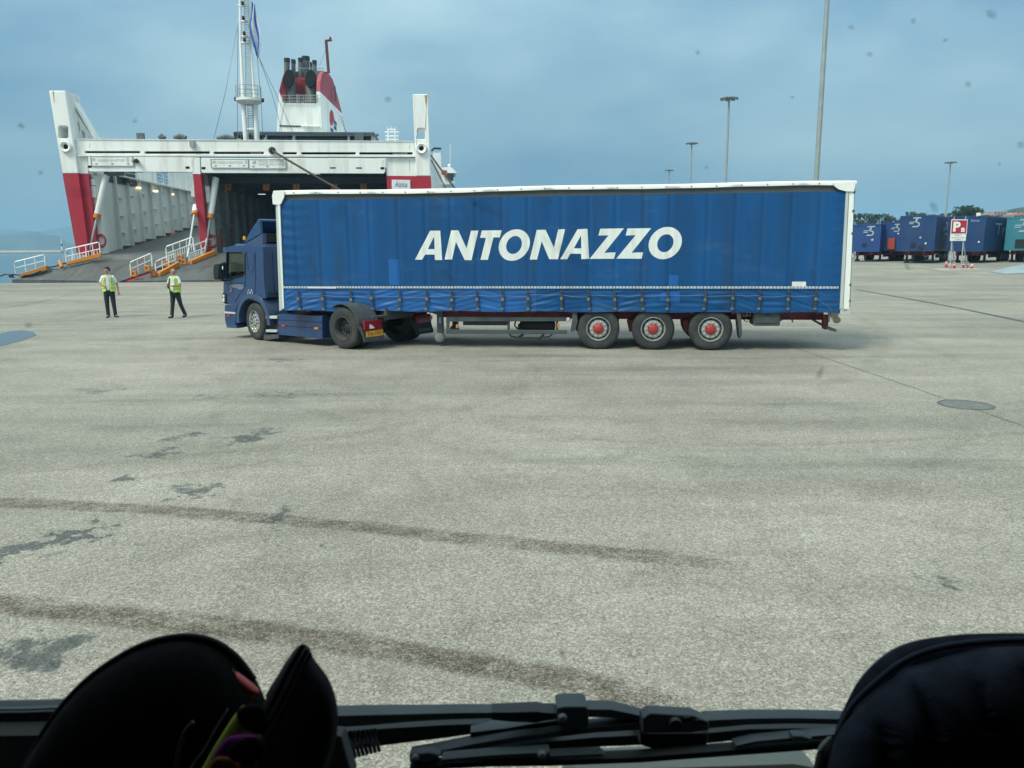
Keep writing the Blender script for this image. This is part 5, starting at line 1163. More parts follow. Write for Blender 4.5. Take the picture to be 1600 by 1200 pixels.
b = MB(); b.box(xf_bot - .6, xf_bot - .12, -1.1, 1.1, zcb + .45, zcb + .68); b.build('cab_dashboard', M['black'], cab, bevel=.03)
b = MB(); n = 20; cw_ = Vector((xf_bot - .75, .55, zcb + .72)); b.tube([cw_ + Vector((.10 * math.sin(2 * math.pi * k / n), .22 * math.cos(2 * math.pi * k / n), .2 * math.sin(2 * math.pi * k / n))) for k in range(n + 1)], .016, 6); b.build('steering_wheel', M['black'], cab)
# door line, corner fairing, sun visor, mirror, headlamp, bumper
b = MB()
for l in (z4([(290, 345), (293, 560), (288, 640), (205, 770)]), z4([(375, 345), (377, 560), (372, 720)]), z4([(106, 612), (290, 612)]), z4([(300, 350), (318, 500), (345, 525), (365, 480), (366, 360)])):
    b.tube([K(p[0], p[1], 1.203) for p in l], .007, 5)
b.build('door_gap', M['black'], cab)
b = MB(); q = K(348, 393, 1.2)
b.hexa([K(*p, 1.12) for p in z4([(100, 308), (128, 305), (130, 340), (126, 365), (98, 362)])], [p + Vector((0, -2.24, 0)) for p in [K(*p, 1.12) for p in z4([(100, 308), (128, 305), (130, 340), (126, 365), (98, 362)])]]); b.build('sun_visor', M['paint2'], cab)
mr = MB().prism([KP(z4([(66, 452), (100, 446), (106, 470), (104, 578), (72, 585), (60, 560), (58, 475)]), 1.42)], 1.30, 1.58, xyd).build('mirror', M['black'], cab, bevel=.03)
q = KP(z4([(72, 462), (98, 458), (100, 560), (76, 568)]), 1.42); xm = min(p[0] for p in q) 
c = K(*z4([(83, 515)])[0], 1.44)
MB().box(c.x - .125, c.x - .112, 1.33, 1.55, c.z - .2, c.z + .2).build('mirror_glass', M['winglass'], mr)
b = MB(); b.tube([K(*p, 1.36) for p in z4([(80, 452), (100, 442), (125, 440)])] + [K(*z4([(132, 444)])[0], 1.2)], .025, 8); b.tube([K(*z4([(80, 582)])[0], 1.4), K(*z4([(110, 592)])[0], 1.3), K(*z4([(126, 588)])[0], 1.2)], .025, 8); b.build('mirror_arm', M['black'], mr, smooth=60)
kprism('mirror_glint', z4([(92, 470), (99, 468), (100, 495), (94, 497)]), 1.585, 1.592, M['lampwhite'], parent=mr)  # white plate painted as a light reflection on the mirror housing
hl = kprism('headlamp', z4([(96, 700), (112, 688), (128, 705), (130, 780), (122, 793), (102, 778), (95, 745)]), .9, 1.225, M['black'], at=1.22, bevel=.02)
for y_ in (722, 747, 762):
    c = K(*z4([(108, y_)])[0], 1.23); MB().lathe([(0, .012), (.035, .01), (.035, 0)], c, (0, 1, 0), 12).build('lamp_lens', M['lampwhite'], hl)
bp_ = kprism('bumper', z4([(116, 800), (222, 798), (212, 840), (210, 990), (216, 995), (132, 990), (116, 930), (114, 830)]), -1.2, 1.235, M['paint'], at=1.235, bevel=.03)
kprism('bumper_strip', z4([(112, 855), (205, 862), (205, 876), (112, 870)]), 1.0, 1.25, M['alu'], parent=bp_)
kprism('bumper_marker', z4([(136, 878), (160, 880), (160, 900), (136, 898)]), 1.2, 1.25, M['hubred'], parent=bp_)
kprism('bumper_lip', z4([(128, 972), (218, 976), (218, 998), (134, 994)]), 1.0, 1.245, M['paint2'], parent=bp_)
# front wheel arch
c0 = K(397, 506, 1.2); WCX = WB; 
arch = MB(); n = 26
def archp(r_, a): return (WCX + r_ * math.cos(a), .53 + r_ * math.sin(a))
oa = [archp(.72, R(-8 + k * (196 / n))) for k in range(n + 1)]; ia = [archp(.60, R(-8 + k * (196 / n))) for k in range(n + 1)]
arch.prism([oa + ia[::-1]], .62, 1.255, xyd); arch.build('wheel_arch', M['paint2'], TR, bevel=.012)
MB().box(WCX - .6, WCX + .75, -.55, .55, .45, 1.0).build('engine_block', M['black'], TR)
steer = R(-9)
wf = wheel(TR, (0, 0, 0), (0, 1, 0), r=.505, wdt=.31, rim='alloy', hub='alloy', rimR=.31)
wf.location = (WCX, 1.20, .505); wf.rotation_euler = (0, 0, steer)
wf = wheel(TR, (0, 0, 0), (0, -1, 0), r=.505, wdt=.31, rim='alloy', hub='alloy', rimR=.31)
wf.location = (WCX, -1.20, .505); wf.rotation_euler = (0, 0, steer)
# steps behind the wheel, side skirt and tank
stp = kprism('side_step', z4([(450, 895), (570, 880), (572, 1040), (455, 1040)]), .7, 1.10, M['black'], at=1.1)
for (ya, yb) in ((892, 914), (1010, 1030)):
    kprism('step_tread', z4([(466, ya), (560, ya + 2), (560, yb + 2), (466, yb)]), .85, 1.24, M['alu'], at=1.24, parent=stp)
kprism('step_skirt', z4([(440, 860), (466, 890), (466, 1050), (448, 1085), (444, 1000)]), .7, 1.2, M['paint'], at=1.2, parent=stp)
kprism('step_flap', z4([(448, 1055), (575, 1050), (575, 1085), (470, 1098), (446, 1095)]), 1.0, 1.22, M['greyplastic'], at=1.22, parent=stp)
b = MB()
for k in range(4):
    a = z4([(455 + k * 14, 800 + k * 0), (492 + k * 14, 880)]); b.tube([K(a[0][0], a[0][1], .9), K(a[1][0], a[1][1], 1.1)], .02, 6)
b.build('coiled_airline', M['paint2'], TR, smooth=60)
skp = [(433.2, 490.5), (503, 493.5), (503.5, 529.5), (434.2, 523)]
sk = kprism('side_skirt', skp, .75, 1.22, M['paint'], at=1.22, bevel=.02)
b = MB()
for dy in (9, 18): b.tube([K(433.5, 490.5 + dy, 1.222), K(503, 494 + dy * 1.05, 1.222)], .008, 5)
b.build('skirt_groove', M['black'], sk)
for p in ((442.5, 509), (494, 513)): kprism('skirt_marker', [(p[0] - 3.2, p[1] - 1.6), (p[0] + 3.2, p[1] - 1.4), (p[0] + 3.2, p[1] + 1.8), (p[0] - 3.2, p[1] + 1.6)], 1.222, 1.24, M['amber'] if p[0] > 460 else M['hubred'], parent=sk, at=1.24)
MB().box(1.0, 2.4, .62, 1.1, .92, 1.0).build('chassis_cover', M['greyplastic'], TR)
b = MB(); q = K(452, 489.5, 1.0); b.box(q.x - .25, q.x + .1, .8, 1.0, .95, 1.03); b.build('tank_cap', M['alu'], TR)
for y in (-.45, .37): MB().box(-.75, 3.0, y, y + .08, .72, .98).build('chassis_rail', M['black'], TR)
b = MB(); b.lathe([(0, 0), (.45, 0), (.48, .05), (.40, .09), (0, .09)], (.75, 0, 1.0), (0, 0, 1), 28); b.box(.3, 1.2, -.5, .5, .96, 1.02); b.build('fifth_wheel', M['black'], TR, smooth=40)
MB().tube([(0, -.9, .5), (0, .9, .5)], .09, 12).build('drive_axle', M['black'], TR)
MB().lathe([(0, -.25), (.2, -.2), (.26, 0), (.2, .2), (0, .25)], (0, 0, .5), (1, 0, 0), 20).build('differential', M['black'], TR, smooth=60)
MB().box(-.78, -.70, -.5, .5, .7, .95).build('rear_cross_member', M['greyplastic'], TR)
for sg in (1, -1): MB().tube([(-.74, .5 * sg, .80), (-.74, .95 * sg, .80)], .03, 8).build('lamp_bracket', M['greyplastic'], TR, smooth=60)
MB().tube([(.1, .3, .7), (-.2, .25, .62), (-.5, .3, .7)], .09, 10).build('torque_arm', M['greyplastic'], TR, smooth=60)
for sg in (1, -1):
    wheel(TR, (0, 1.24 * sg, .51), (0, sg, 0), r=.515, wdt=.30, rim='darksteel', hub='black', rimR=.31, dish=.13)
    wheel(TR, (0, .90 * sg, .51), (0, sg, 0), r=.515, wdt=.28, rim='darksteel', hub='darksteel', rimR=.31, dish=.02)
    # rear mudguard: arched shell with a flat tail that carries lamp and plate
    n = 20; o1 = [(.60 * math.cos(R(-6 + k * 128 / n + 62)), .51 + .62 * math.sin(R(-6 + k * 128 / n + 62))) for k in range(n + 1)]
    o1 = o1[:n]
    tail = [(-.665, .60), (-.74, .34), (-.76, .26)]
    o2 = [(x * .955, .51 + (z - .51) * .955) for x, z in o1] + [(-.625, .60), (-.715, .34), (-.735, .26)]
    o1 = o1 + tail
    y0, y1 = sorted((.58 * sg, 1.265 * sg))
    mg = MB().prism([o1 + o2[::-1]], y0, y1, xyd).build('mudguard', M['greyplastic'], TR, smooth=30)
    MB().box(-.765, -.745, y0, y1, .22, .33).build('mud_flap', M['greyplastic'], mg)
    tb_ = MB(); tb_.hexa([(-.70, y0 + .05, .50), (-.70, y1 - .05, .50), (-.68, y1 - .05, .72), (-.68, y0 + .05, .72)], [(-.755, y0 + .05, .50), (-.755, y1 - .05, .50), (-.735, y1 - .05, .72), (-.735, y0 + .05, .72)])
    tl = tb_.build('tail_lamp', M['redlamp'], mg, bevel=.01)
    w0 = (.90 if sg > 0 else -1.26)
    if sg > 0: MB().hexa([(-.757, 1.06, .53), (-.757, .90, .53), (-.75, .94, .58), (-.745, 1.04, .64)], [(-.765, 1.06, .53), (-.765, .90, .53), (-.757, .94, .58), (-.752, 1.04, .64)]).build('lamp_segment', M['lampwhite'], tl)
    else: MB().box(-.765, -.74, -1.24, -1.17, .57, .67).build('lamp_segment', M['lampwhite'], tl)
    if sg > 0:
        pt = MB().box(-.772, -.762, .63, 1.19, .335, .475).build('number_plate', M['plate'], mg)
        text('lettering', 'TAI·1047', M['ink'], mg, (-.772, 1.16, .36), (0, -1, 0), (0, 0, 1), .50, .09, ext=.004)
    else:
        text('lettering', 'SCANIA', M['tape'], mg, (-.768, -.72, .30), (0, -1, 0), (0, 0, 1), .42, .06, ext=.003)
# roof deflector: open shell with two cheeks
dz = zroof + .05
lowc = z4([(275, 297), (440, 300), (440, 190), (438, 175)])
chk = [(280, 275), (425, 190), (414, 70), (402, 66), (330, 175)]
chl = [(275, 297), (285, 280), (428, 195), (440, 190), (441, 301)]
dfl = MB().prism([KP(z4(chk), 1.05)], .98, 1.05, xyd).build('roof_deflector', M['paint'], TR, bevel=.01)
MB().prism([KP(z4(chl), 1.12)], 1.0, 1.12, xyd).build('deflector_skirt', M['paint2'], dfl, bevel=.01)
MB().prism([KP(z4(chk), 1.05)], -1.05, -.98, xyd).build('deflector_cheek', M['paint'], dfl)
MB().prism([KP(z4(chl), 1.12)], -1.12, -1.0, xyd).build('deflector_skirt', M['paint2'], dfl)
f0, f1, f2 = [K(*p, 1.05) for p in z4([(280, 278), (330, 175), (402, 66)])]
b = MB()
for a, c in ((f0, f1), (f1, f2)):
    b.hexa([(a.x, -.98, a.z), (a.x, .98, a.z), (c.x, .98, c.z), (c.x, -.98, c.z)], [(a.x - .05, -.98, a.z), (a.x - .05, .98, a.z), (c.x - .05, .98, c.z - .02), (c.x - .05, -.98, c.z - .02)])
b.build('deflector_face', M['paint'], dfl)
q = K(*z4([(414, 72)])[0], 1.05); MB().tube([(q.x, -1.0, q.z - .02), (q.x, 1.0, q.z - .02)], .03, 8).build('deflector_edge', M['paint2'], dfl)
MB().box(q.x + .25, q.x + .3, -.9, .9, zroof + .1, q.z - .35).build('deflector_dark_back', M['black'], dfl)  # black sheet stands in for the dark interior of the open shell
b = MB(); c = K(*z4([(283, 228)])[0], .55); c = Vector((c.x, .55, c.z)); b.lathe([(.0, .05), (.03, .045), (.042, .01), (.042, -.05), (.03, -.06)], c, (0, 0, 1), 14); b.build('beacon', mat('beacon_amber', (.75, .40, .03), .3), TR, smooth=40)
b = MB(); b.tube([c - Vector((0, 0, .05)), Vector((c.x - .02, c.y, zroof))], .02, 6); b.build('beacon_stem', M['black'], TR)
# door lettering and wreath
A = K(*z4([(180, 664)])[0], 1.207); B = K(*z4([(274, 630)])[0], 1.207)
def cabtext(body, x0, y0, x1, y1, mt=M['tape'], sh=0.1):
    A = K(*z4([(x0, y1)])[0], 1.206); B = K(*z4([(x1, y0)])[0], 1.206)
    text('lettering', body, mt, cab, A, (-1, 0, 0), (0, 0, 1), abs(B.x - A.x), B.z - A.z, shear=sh)
cabtext('S', 156, 632, 180, 688, sh=.3); cabtext('SKENTZOS', 180, 628, 274, 652); cabtext('TRANSPORT', 226, 656, 272, 664)
b = MB(); c = K(*z4([(335, 705)])[0], 1.206)
for sg in (-1, 1):
    b.tube([c + Vector((sg * .10 * math.cos(R(a)), .004, .13 * math.sin(R(a)))) for a in range(-80, 65, 12)], .012, 5)
b.box(c.x - .012, c.x + .012, 1.208, 1.214, c.z - .07, c.z + .08); b.box(c.x - .045, c.x + .045, 1.208, 1.214, c.z + .02, c.z + .045); b.box(c.x - .03, c.x + .03, 1.208, 1.214, c.z - .06, c.z - .03)
b.build('wreath_emblem', M['tape'], cab)
# ================================================================== people
def skin_mesh(name, verts, edges, radii, mt, parent, sub=2, root=0):
    me = bpy.data.meshes.new(name); me.from_pydata([tuple(v) for v in verts], edges, [])
    o = bpy.data.objects.new(name, me); COL.objects.link(o)
    o.modifiers.new('skin', 'SKIN'); me.skin_vertices  # layer is made with the modifier
    if not me.skin_vertices:
        bm = bmesh.new(); bm.from_mesh(me); bm.verts.layers.skin.verify(); bm.to_mesh(me); bm.free()
    for i, r in enumerate(radii):
        sv = me.skin_vertices[0].data[i]; sv.radius = (r, r) if not isinstance(r, tuple) else r; sv.use_root = (i == root)
    s_ = o.modifiers.new('sub', 'SUBSURF'); s_.levels = s_.render_levels = sub
    dg = bpy.context.evaluated_depsgraph_get(); m2 = bpy.data.meshes.new_from_object(o.evaluated_get(dg))
    bpy.data.objects.remove(o); m2.materials.clear(); m2.materials.append(mt); m2.polygons.foreach_set('use_smooth', [True] * len(m2.polygons))
    o = bpy.data.objects.new(name, m2); COL.objects.link(o); o.parent = parent
    return o
def chain(*c):
    """c: lists of (point, radius); every list after the first may start with an index of an earlier vertex"""
    v = []; e = []; r = []
    for l in c:
        prev = None
        for it in l:
            if isinstance(it, int): prev = it; continue
            v.append(it[0]); r.append(it[1])
            if prev is not None: e.append((prev, len(v) - 1))
            prev = len(v) - 1
    return v, e, r
def person(label, foot_px, yaw, hgt, arms, legs, head_yaw, hair, belly, device):
    g_ = on_g(*foot_px); P = empty('person', label, 'person', (g_.x, g_.y, 0), yaw, 'ferry crew in hi-vis vests on the quay'); P.scale = (hgt,) * 3
    hl_, hr_ = legs   # ankle/knee points
    sh = 1.44
    pel = (0, 0.0, .95)
    # continuous body
    A = lambda p, r: (Vector(p), r)
    def hand(wrist, d, n_):
        d = Vector(d).normalized(); s_ = d.cross(Vector(n_)).normalized()
        palm = Vector(wrist) + d * .055
        L = [[None]]
        out_ = [palm]
        fs = [(palm + s_ * .030 + d * .025, palm + s_ * .036 + d * .062, palm + s_ * .034 + d * .085), (palm + s_ * .010 + d * .03, palm + s_ * .012 + d * .07, palm + s_ * .012 + d * .10), (palm - s_ * .010 + d * .03, palm - s_ * .011 + d * .066, palm - s_ * .011 + d * .094), (palm - s_ * .028 + d * .022, palm - s_ * .033 + d * .054, palm - s_ * .034 + d * .074)]
        th = (palm + s_ * .04 - d * .015, palm + s_ * .058 + d * .012, palm + s_ * .062 + d * .036)
        return palm, fs, th
    v, e, r = [], [], []
    def addv(p, rad, prev=None):
        v.append(Vector(p)); r.append(rad)
        if prev is not None: e.append((prev, len(v) - 1))
        return len(v) - 1
    p0 = addv(pel, .13); p1 = addv((0, -.01 - belly * .3, 1.12), .125 + belly * .25, p0); p2 = addv((0, 0, 1.32), .135, p1); nk0 = addv((0, .005, 1.45), .075, p2); nk = addv((0, .0, 1.53), .052, nk0)
    hy = Vector((math.sin(head_yaw), -math.cos(head_yaw), 0))
    h0 = addv(Vector((0, -.0, 1.585)) + hy * .018, .064, nk); h1 = addv(Vector((0, 0, 1.655)) + hy * .012, .083, h0); h2 = addv(Vector((0, 0, 1.715)) + hy * .0, .078, h1); h3 = addv(Vector((0, 0, 1.755)), .045, h2)
    ns = addv(Vector((0, 0, 1.648)) + hy * .092, .013, h1); ns2 = addv(Vector((0, 0, 1.632)) + hy * .106, .012, ns)
    perp = Vector((-hy.y, hy.x, 0))
    for sg in (1, -1): addv(Vector((0, 0, 1.650)) + perp * .085 * sg, .018, h1)
    for sg, arm in ((-1, arms[0]), (1, arms[1])):
        s0 = addv((.155 * sg, .0, sh - .01), .058, nk0); el = addv(arm[0], .040, s0); wr = addv(arm[1], .027, el)
        palm, fs, th = hand(arm[1], Vector(arm[1]) - Vector(arm[0]), arm[2] if len(arm) > 2 else (sg, 0, 0))
        pm = addv(palm, .030, wr)
        for f in fs + [th]:
            q = pm
            for k, pt in enumerate(f): q = addv(pt, (.010, .009, .008)[k], q)
    for sg, lg in ((-1, legs[0]), (1, legs[1])):
        hp = addv((.085 * sg, 0, .88), .088, p0); kn = addv(lg[0], .056, hp); an = addv(lg[1], .036, kn); ft = addv(Vector(lg[1]) + Vector(lg[2]) * .12 + Vector((0, 0, -.05)), .033, an)
    body = skin_mesh('body', v, e, r, M['skin'], P)
    # trousers
    c = chain([A(pel, .150)], [0, A((-.095, 0, .86), .112), A(Vector(legs[0][0]), .076), A(Vector(legs[0][0]).lerp(Vector(legs[0][1]), .55), .068), A(Vector(legs[0][1]), .066), A(Vector(legs[0][1]) + Vector((0, 0, -.07)), .066)],
              [0, A((.095, 0, .86), .112), A(Vector(legs[1][0]), .076), A(Vector(legs[1][0]).lerp(Vector(legs[1][1]), .55), .068), A(Vector(legs[1][1]), .066), A(Vector(legs[1][1]) + Vector((0, 0, -.07)), .066)], [0, A((0, -belly * .2, 1.04), .148 + belly * .2)])
    skin_mesh('trousers', *c, M['trouser'], P)
    # shirt with short sleeves
    def up(a): return Vector((0, 0, 0))
    el0 = Vector(arms[0][0]); el1 = Vector(arms[1][0]); s0 = Vector((-.155, 0, sh - .015)); s1 = Vector((.155, 0, sh - .015))
    bt = belly
    c = chain([A((0, 0, 1.34), .150), A((0, -bt * .5, 1.17), .150 + bt * .5), A((0, -bt * .3, 1.01), .155 + bt * .35), A((0, -bt * .2, .93), .158 + bt * .3)], [0, A((0, .0, 1.44), .085), A((0, .0, 1.495), .060)],
              [4, A(s0, .072), A(s0.lerp(el0, .5), .066), A(s0.lerp(el0, .86), .066)], [4, A(s1, .072), A(s1.lerp(el1, .5), .066), A(s1.lerp(el1, .86), .066)])
    skin_mesh('shirt', *c, M['shirt'], P)
    # open vest: shell round the trunk, open in front over an angle
    def vest_pt(a, z):
        t_ = (z - .93) / (1.50 - .93)
        wx = .215 + bt * .55 - .02 * t_; wy = .180 + bt * .6 - .02 * t_
        if z > 1.42: wx -= (z - 1.42) * 1.0; wy -= (z - 1.42) * 1.1
        return Vector((wx * math.sin(a), -wy * math.cos(a) - bt * .45 * (1 - t_), z))
    hz = .92
    for sg in (-1, 1):
        b = MB(); ga = .30 if sg < 0 else .34
        def ff(u, vv, sg=sg, ga=ga):
            z = hz + (1.505 - hz) * vv; a0 = ga + .12 * math.sin(vv * 3) ; a = a0 + (math.pi - a0) * u
            p = vest_pt(a * sg, z)
            if z > 1.20:                                   # armhole: pull the shell in over the shoulder
                k = math.exp(-((a - math.pi / 2) / .38) ** 2) * min(1, (z - 1.2) / .1); p.x *= 1 - .30 * k
            p.y += .006 * math.sin(z * 30 + a * 5); return p
        b.grid(ff, 18, 20)
        b.m = [1 if (j in (3, 4, 7) or (1 <= i <= 2 and j > 7)) and True else 0 for j in range(20) for i in range(18)]
        o = b.build('vest_half', [M['hivis'], M['reflect']], P, smooth=180); sm = o.modifiers.new('thickness', 'SOLIDIFY'); sm.thickness = .008
    # shoes
    for lg in legs:
        an = Vector(lg[1]); d = Vector(lg[2]).normalized(); z = an.z - .085
        c = chain([A(an + d * -.045 + Vector((0, 0, -.045)), .042), A(an + d * .05 + Vector((0, 0, -.05)), .046), A(an + d * .13 + Vector((0, 0, -.062)), .040), A(an + d * .19 + Vector((0, 0, -.068)), .026)])
        skin_mesh('shoe', *c, M['shoe'], P)
    # hair, eyes, mouth
    if hair == 'dark':
        hd = Vector((0, 0, 1.705)) - hy * .014
        b = MB(); n_ = 20
        def hf(u, vv):
            a = 2 * math.pi * u; fr = math.cos(a)               # a = 0 towards the face
            low = .008 if fr > .55 else -.075 if fr < -.2 else -.045 if fr < .2 else -.045 + .053 * ((fr - .2) / .35)
            th_ = vv * math.pi * .5; rad = .097
            zz = low + (.092 - low) * math.sin(th_); rr2 = rad * math.cos(th_) ** .6 * (1.0 if zz < .05 else 1.0)
            d_ = hy * math.cos(a) + perp * math.sin(a) * .88
            return hd + d_ * max(.002, rr2) * (1 + .02 * math.sin(a * 7)) + Vector((0, 0, zz))
        b.grid(hf, 24, 8); b.build('hair', M['hair'], P, smooth=180)
    else:
        hd = Vector((0, 0, 1.69)) - hy * .012; b = MB()
        def hf(u, vv):
            a = math.pi * (.42 + 1.16 * u); d_ = hy * math.cos(a) + perp * math.sin(a) * .9
            return hd + d_ * (.097 - .012 * vv) + Vector((0, 0, -.07 + .10 * vv))
        b.grid(hf, 16, 5); o = b.build('hair', M['greyhair'], P, smooth=180); sm = o.modifiers.new('thickness', 'SOLIDIFY'); sm.thickness = .006
    for sg in (1, -1):
        b = MB(); b.lathe([(0, .006), (.012, .003), (.014, -.004)], Vector((0, 0, 1.668)) + hy * .083 + perp * .032 * sg, hy, 10); b.build('eye', M['ink'], P)
        b = MB(); p = Vector((0, 0, 1.690)) + hy * .082 + perp * .034 * sg; b.tube([p - perp * .018, p + perp * .018], .005, 5); b.build('eyebrow', M['hair'] if hair == 'dark' else M['greyhair'], P)
    b = MB(); p = Vector((0, 0, 1.607)) + hy * .076; b.tube([p - perp * .022, p + hy * .004, p + perp * .022], .005, 5); b.build('mouth', mat('lip', (.26, .09, .08), .5), P)
    b = MB(); b.box(-.10, .10, -.158 - belly, -.150 - belly, 1.0, 1.03); 
    if device:
        dv_ = Vector(device); b = MB(); b.box(dv_.x - .03, dv_.x + .03, dv_.y - .02, dv_.y + .02, dv_.z - .10, dv_.z + .05); b.tube([dv_ + Vector((.015, 0, .05)), dv_ + Vector((.015, 0, .14))], .008, 6)
        o = b.build('handheld_radio', M['black'], None, bevel=.006); o.matrix_world = Matrix.Translation(Vector((g_.x, g_.y, 0))) @ Matrix.Rotation(yaw, 4, 'Z') @ Matrix.Scale(hgt, 4)
        tag(o, 'small black radio held in front of the grey-haired crewman', 'radio')
        b = MB(); pts = [Vector((-.07, -.155, 1.44)), Vector((-.03, -.20 - belly * .5, 1.28)), Vector((0.0, -.22 - belly * .6, 1.2)), Vector((.03, -.20 - belly * .5, 1.28)), Vector((.07, -.155, 1.44))]; b.tube(pts, .006, 5); b.build('lanyard', M['ink'], P)
    return P
# left man: faces us, head turned to his right, one forearm across the belly, the other arm hanging
person('dark-haired crewman in yellow vest and white shirt standing nearest the red tower', (174.5, 496.0), R(17), 1.03,
       [(Vector((-.27, .02, 1.17)), Vector((-.04, -.26, 1.13)), (0, 0, 1)), (Vector((.27, .05, 1.16)), Vector((.30, -.02, .90)), (0, 1, 0))],
       [(Vector((-.10, -.02, .50)), Vector((-.10, .0, .09)), (-.15, -1, 0)), (Vector((.11, -.01, .50)), Vector((.13, .02, .09)), (.6, -.7, 0))], R(-52), 'dark', .0, None)
# right man: three-quarter turned to our left, mid-step, both hands in front of him, heavier build
person('grey-haired stout crewman in yellow vest walking and looking down at a radio', (277.0, 496.3), R(-14), 1.0,
       [(Vector((-.27, -.02, 1.16)), Vector((-.13, -.27, 1.14)), (0, 0, 1)), (Vector((.27, -.02, 1.16)), Vector((.06, -.28, 1.16)), (0, 0, 1))],
       [(Vector((-.10, -.06, .50)), Vector((-.12, -.12, .09)), (-.1, -1, 0)), (Vector((.13, .06, .50)), Vector((.17, .23, .10)), (.1, -1, 0))], R(-32), 'grey', .045, (.0, -.34, 1.18))

# ================================================================== parked semi-trailers on the right
def box_trailer(front_px, dep_k, az, Wd, Ln, zb, zt, body_m, label, logos=(), rib=True, side_logo=None, extras=()):
    """front_px: ((x left, x right of the front wall), base y); az: direction the trailer runs away from its front"""
    (xl, xr_), yb = front_px
    a = at_y(xl, yb, dep_k); zg = rise(a.x, a.y)
    rot = -az
    P = empty('parked_semi_trailer', label, 'lorry trailer', (a.x, a.y, zg), rot, 'blue semi-trailers parked in a row across the yard')
    # local: x across the front, y along the trailer away from us
    bx = MB().box(0, Wd, 0, Ln, zb, zt).build('box_body', body_m, P)
    n = 13 if rib else 0
    if rib:
        for k in range(n): MB().box(.06 + (Wd - .12) * k / n + .02, .06 + (Wd - .12) * (k + .55) / n, -.03, 0, zb + .12, zt - .12).build('wall_rib', body_m, bx)
    for k in range(30): MB().box(Wd, Wd + .035, .15 + k * Ln / 30.5, .15 + (k + .55) * Ln / 30.5, zb + .15, zt - .12).build('wall_rib', body_m, bx)
    fr = MB(); fr.box(-.03, .06, -.05, .06, zb, zt); fr.box(Wd - .06, Wd + .045, -.05, .06, zb, zt); fr.box(-.03, Wd + .04, -.05, .06, zt - .1, zt + .03); fr.box(-.03, Wd + .04, -.05, .05, zb - .05, zb + .08); fr.box(Wd - .02, Wd + .045, .06, Ln, zt - .1, zt + .03); fr.box(Wd - .02, Wd + .05, .06, Ln, zb - .04, zb + .12)
    fr.build('body_frame', body_m, bx)
    ch_ = MB(); ch_.box(.7, .9, .4, Ln, zb - .38, zb - .02); ch_.box(Wd - .9, Wd - .7, .4, Ln, zb - .38, zb - .02); ch_.box(.2, Wd - .2, 2.4, 2.6, zb - .45, zb - .05); ch_.build('chassis_beam', M['chassis'], P)
    for x in (.35, Wd - .35):
        MB().box(x - .09, x + .09, 2.5, 2.7, .22, zb).build('landing_leg', M['black'], P); MB().box(x - .2, x + .2, 2.4, 2.8, .0, .22).build('leg_foot', M['greyplastic'], P)
    for k in range(3):
        for x, s_ in ((.02, -1), (Wd - .02, 1)):
            y = Ln - 5.2 + k * 1.35; w_ = MB(); w_.lathe([(.28, 0), (.5, 0), (.54, -.05), (.54, -.34), (.5, -.38), (.28, -.38)], (x, y, .54), (s_, 0, 0), 20, caps=False); w_ = w_.build('wheel', M['rubber'], P, smooth=40)
            MB().lathe([(0, -.03), (.2, -.02), (.29, -.01), (.29, -.1)], (x, y, .54), (s_, 0, 0), 16).build('rim', M['steel'], w_, smooth=40)
    MB().box(.1, Wd - .1, Ln - 3.9, Ln - .4, .85, zb - .38).build('axle_group', M['black'], P)
    MB().box(Wd - .25, Wd - .1, 3.4, 7.6, .45, zb - .35).build('side_guard', M['black'], P)
    for lg in logos: logo(P, *lg, Wd, zb, zt)
    if side_logo: logo_side(P, side_logo, Wd, zb, zt)
    return P
def tslogo(P, org, xd, upd, s, mt, sy=None):
    """interlaced T and S mark with speed bars"""
    org = Vector(org); xd = Vector(xd); upd = Vector(upd); n = xd.cross(upd)
    b = MB(); sy = sy or s
    def q(pts, o=.012):
        b.hexa([org + xd * (p[0] * s) + upd * (p[1] * sy) + n * .004 for p in pts], [org + xd * (p[0] * s) + upd * (p[1] * sy) + n * o for p in pts])
    q([(.30, .98), (1.0, .98), (.97, .86), (.27, .86)]); q([(.56, .86), (.74, .86), (.60, .50), (.42, .50)])
    q([(.0, .56), (.42, .56), (.40, .48), (-.02, .48)]); q([(-.03, .42), (.38, .42), (.36, .34), (-.05, .34)])
    for i in range(9):
        a0, a1 = R(100 - i * 22), R(100 - (i + 1) * 22)
        q([(.62 + .30 * math.cos(a0), .30 + .27 * math.sin(a0)), (.62 + .30 * math.cos(a1), .30 + .27 * math.sin(a1)), (.62 + .17 * math.cos(a1), .30 + .14 * math.sin(a1)), (.62 + .17 * math.cos(a0), .30 + .14 * math.sin(a0))])
    q([(.30, .16), (.62, .16), (.58, .03), (.26, .03)])
    return b.build('company_mark', mt, P)
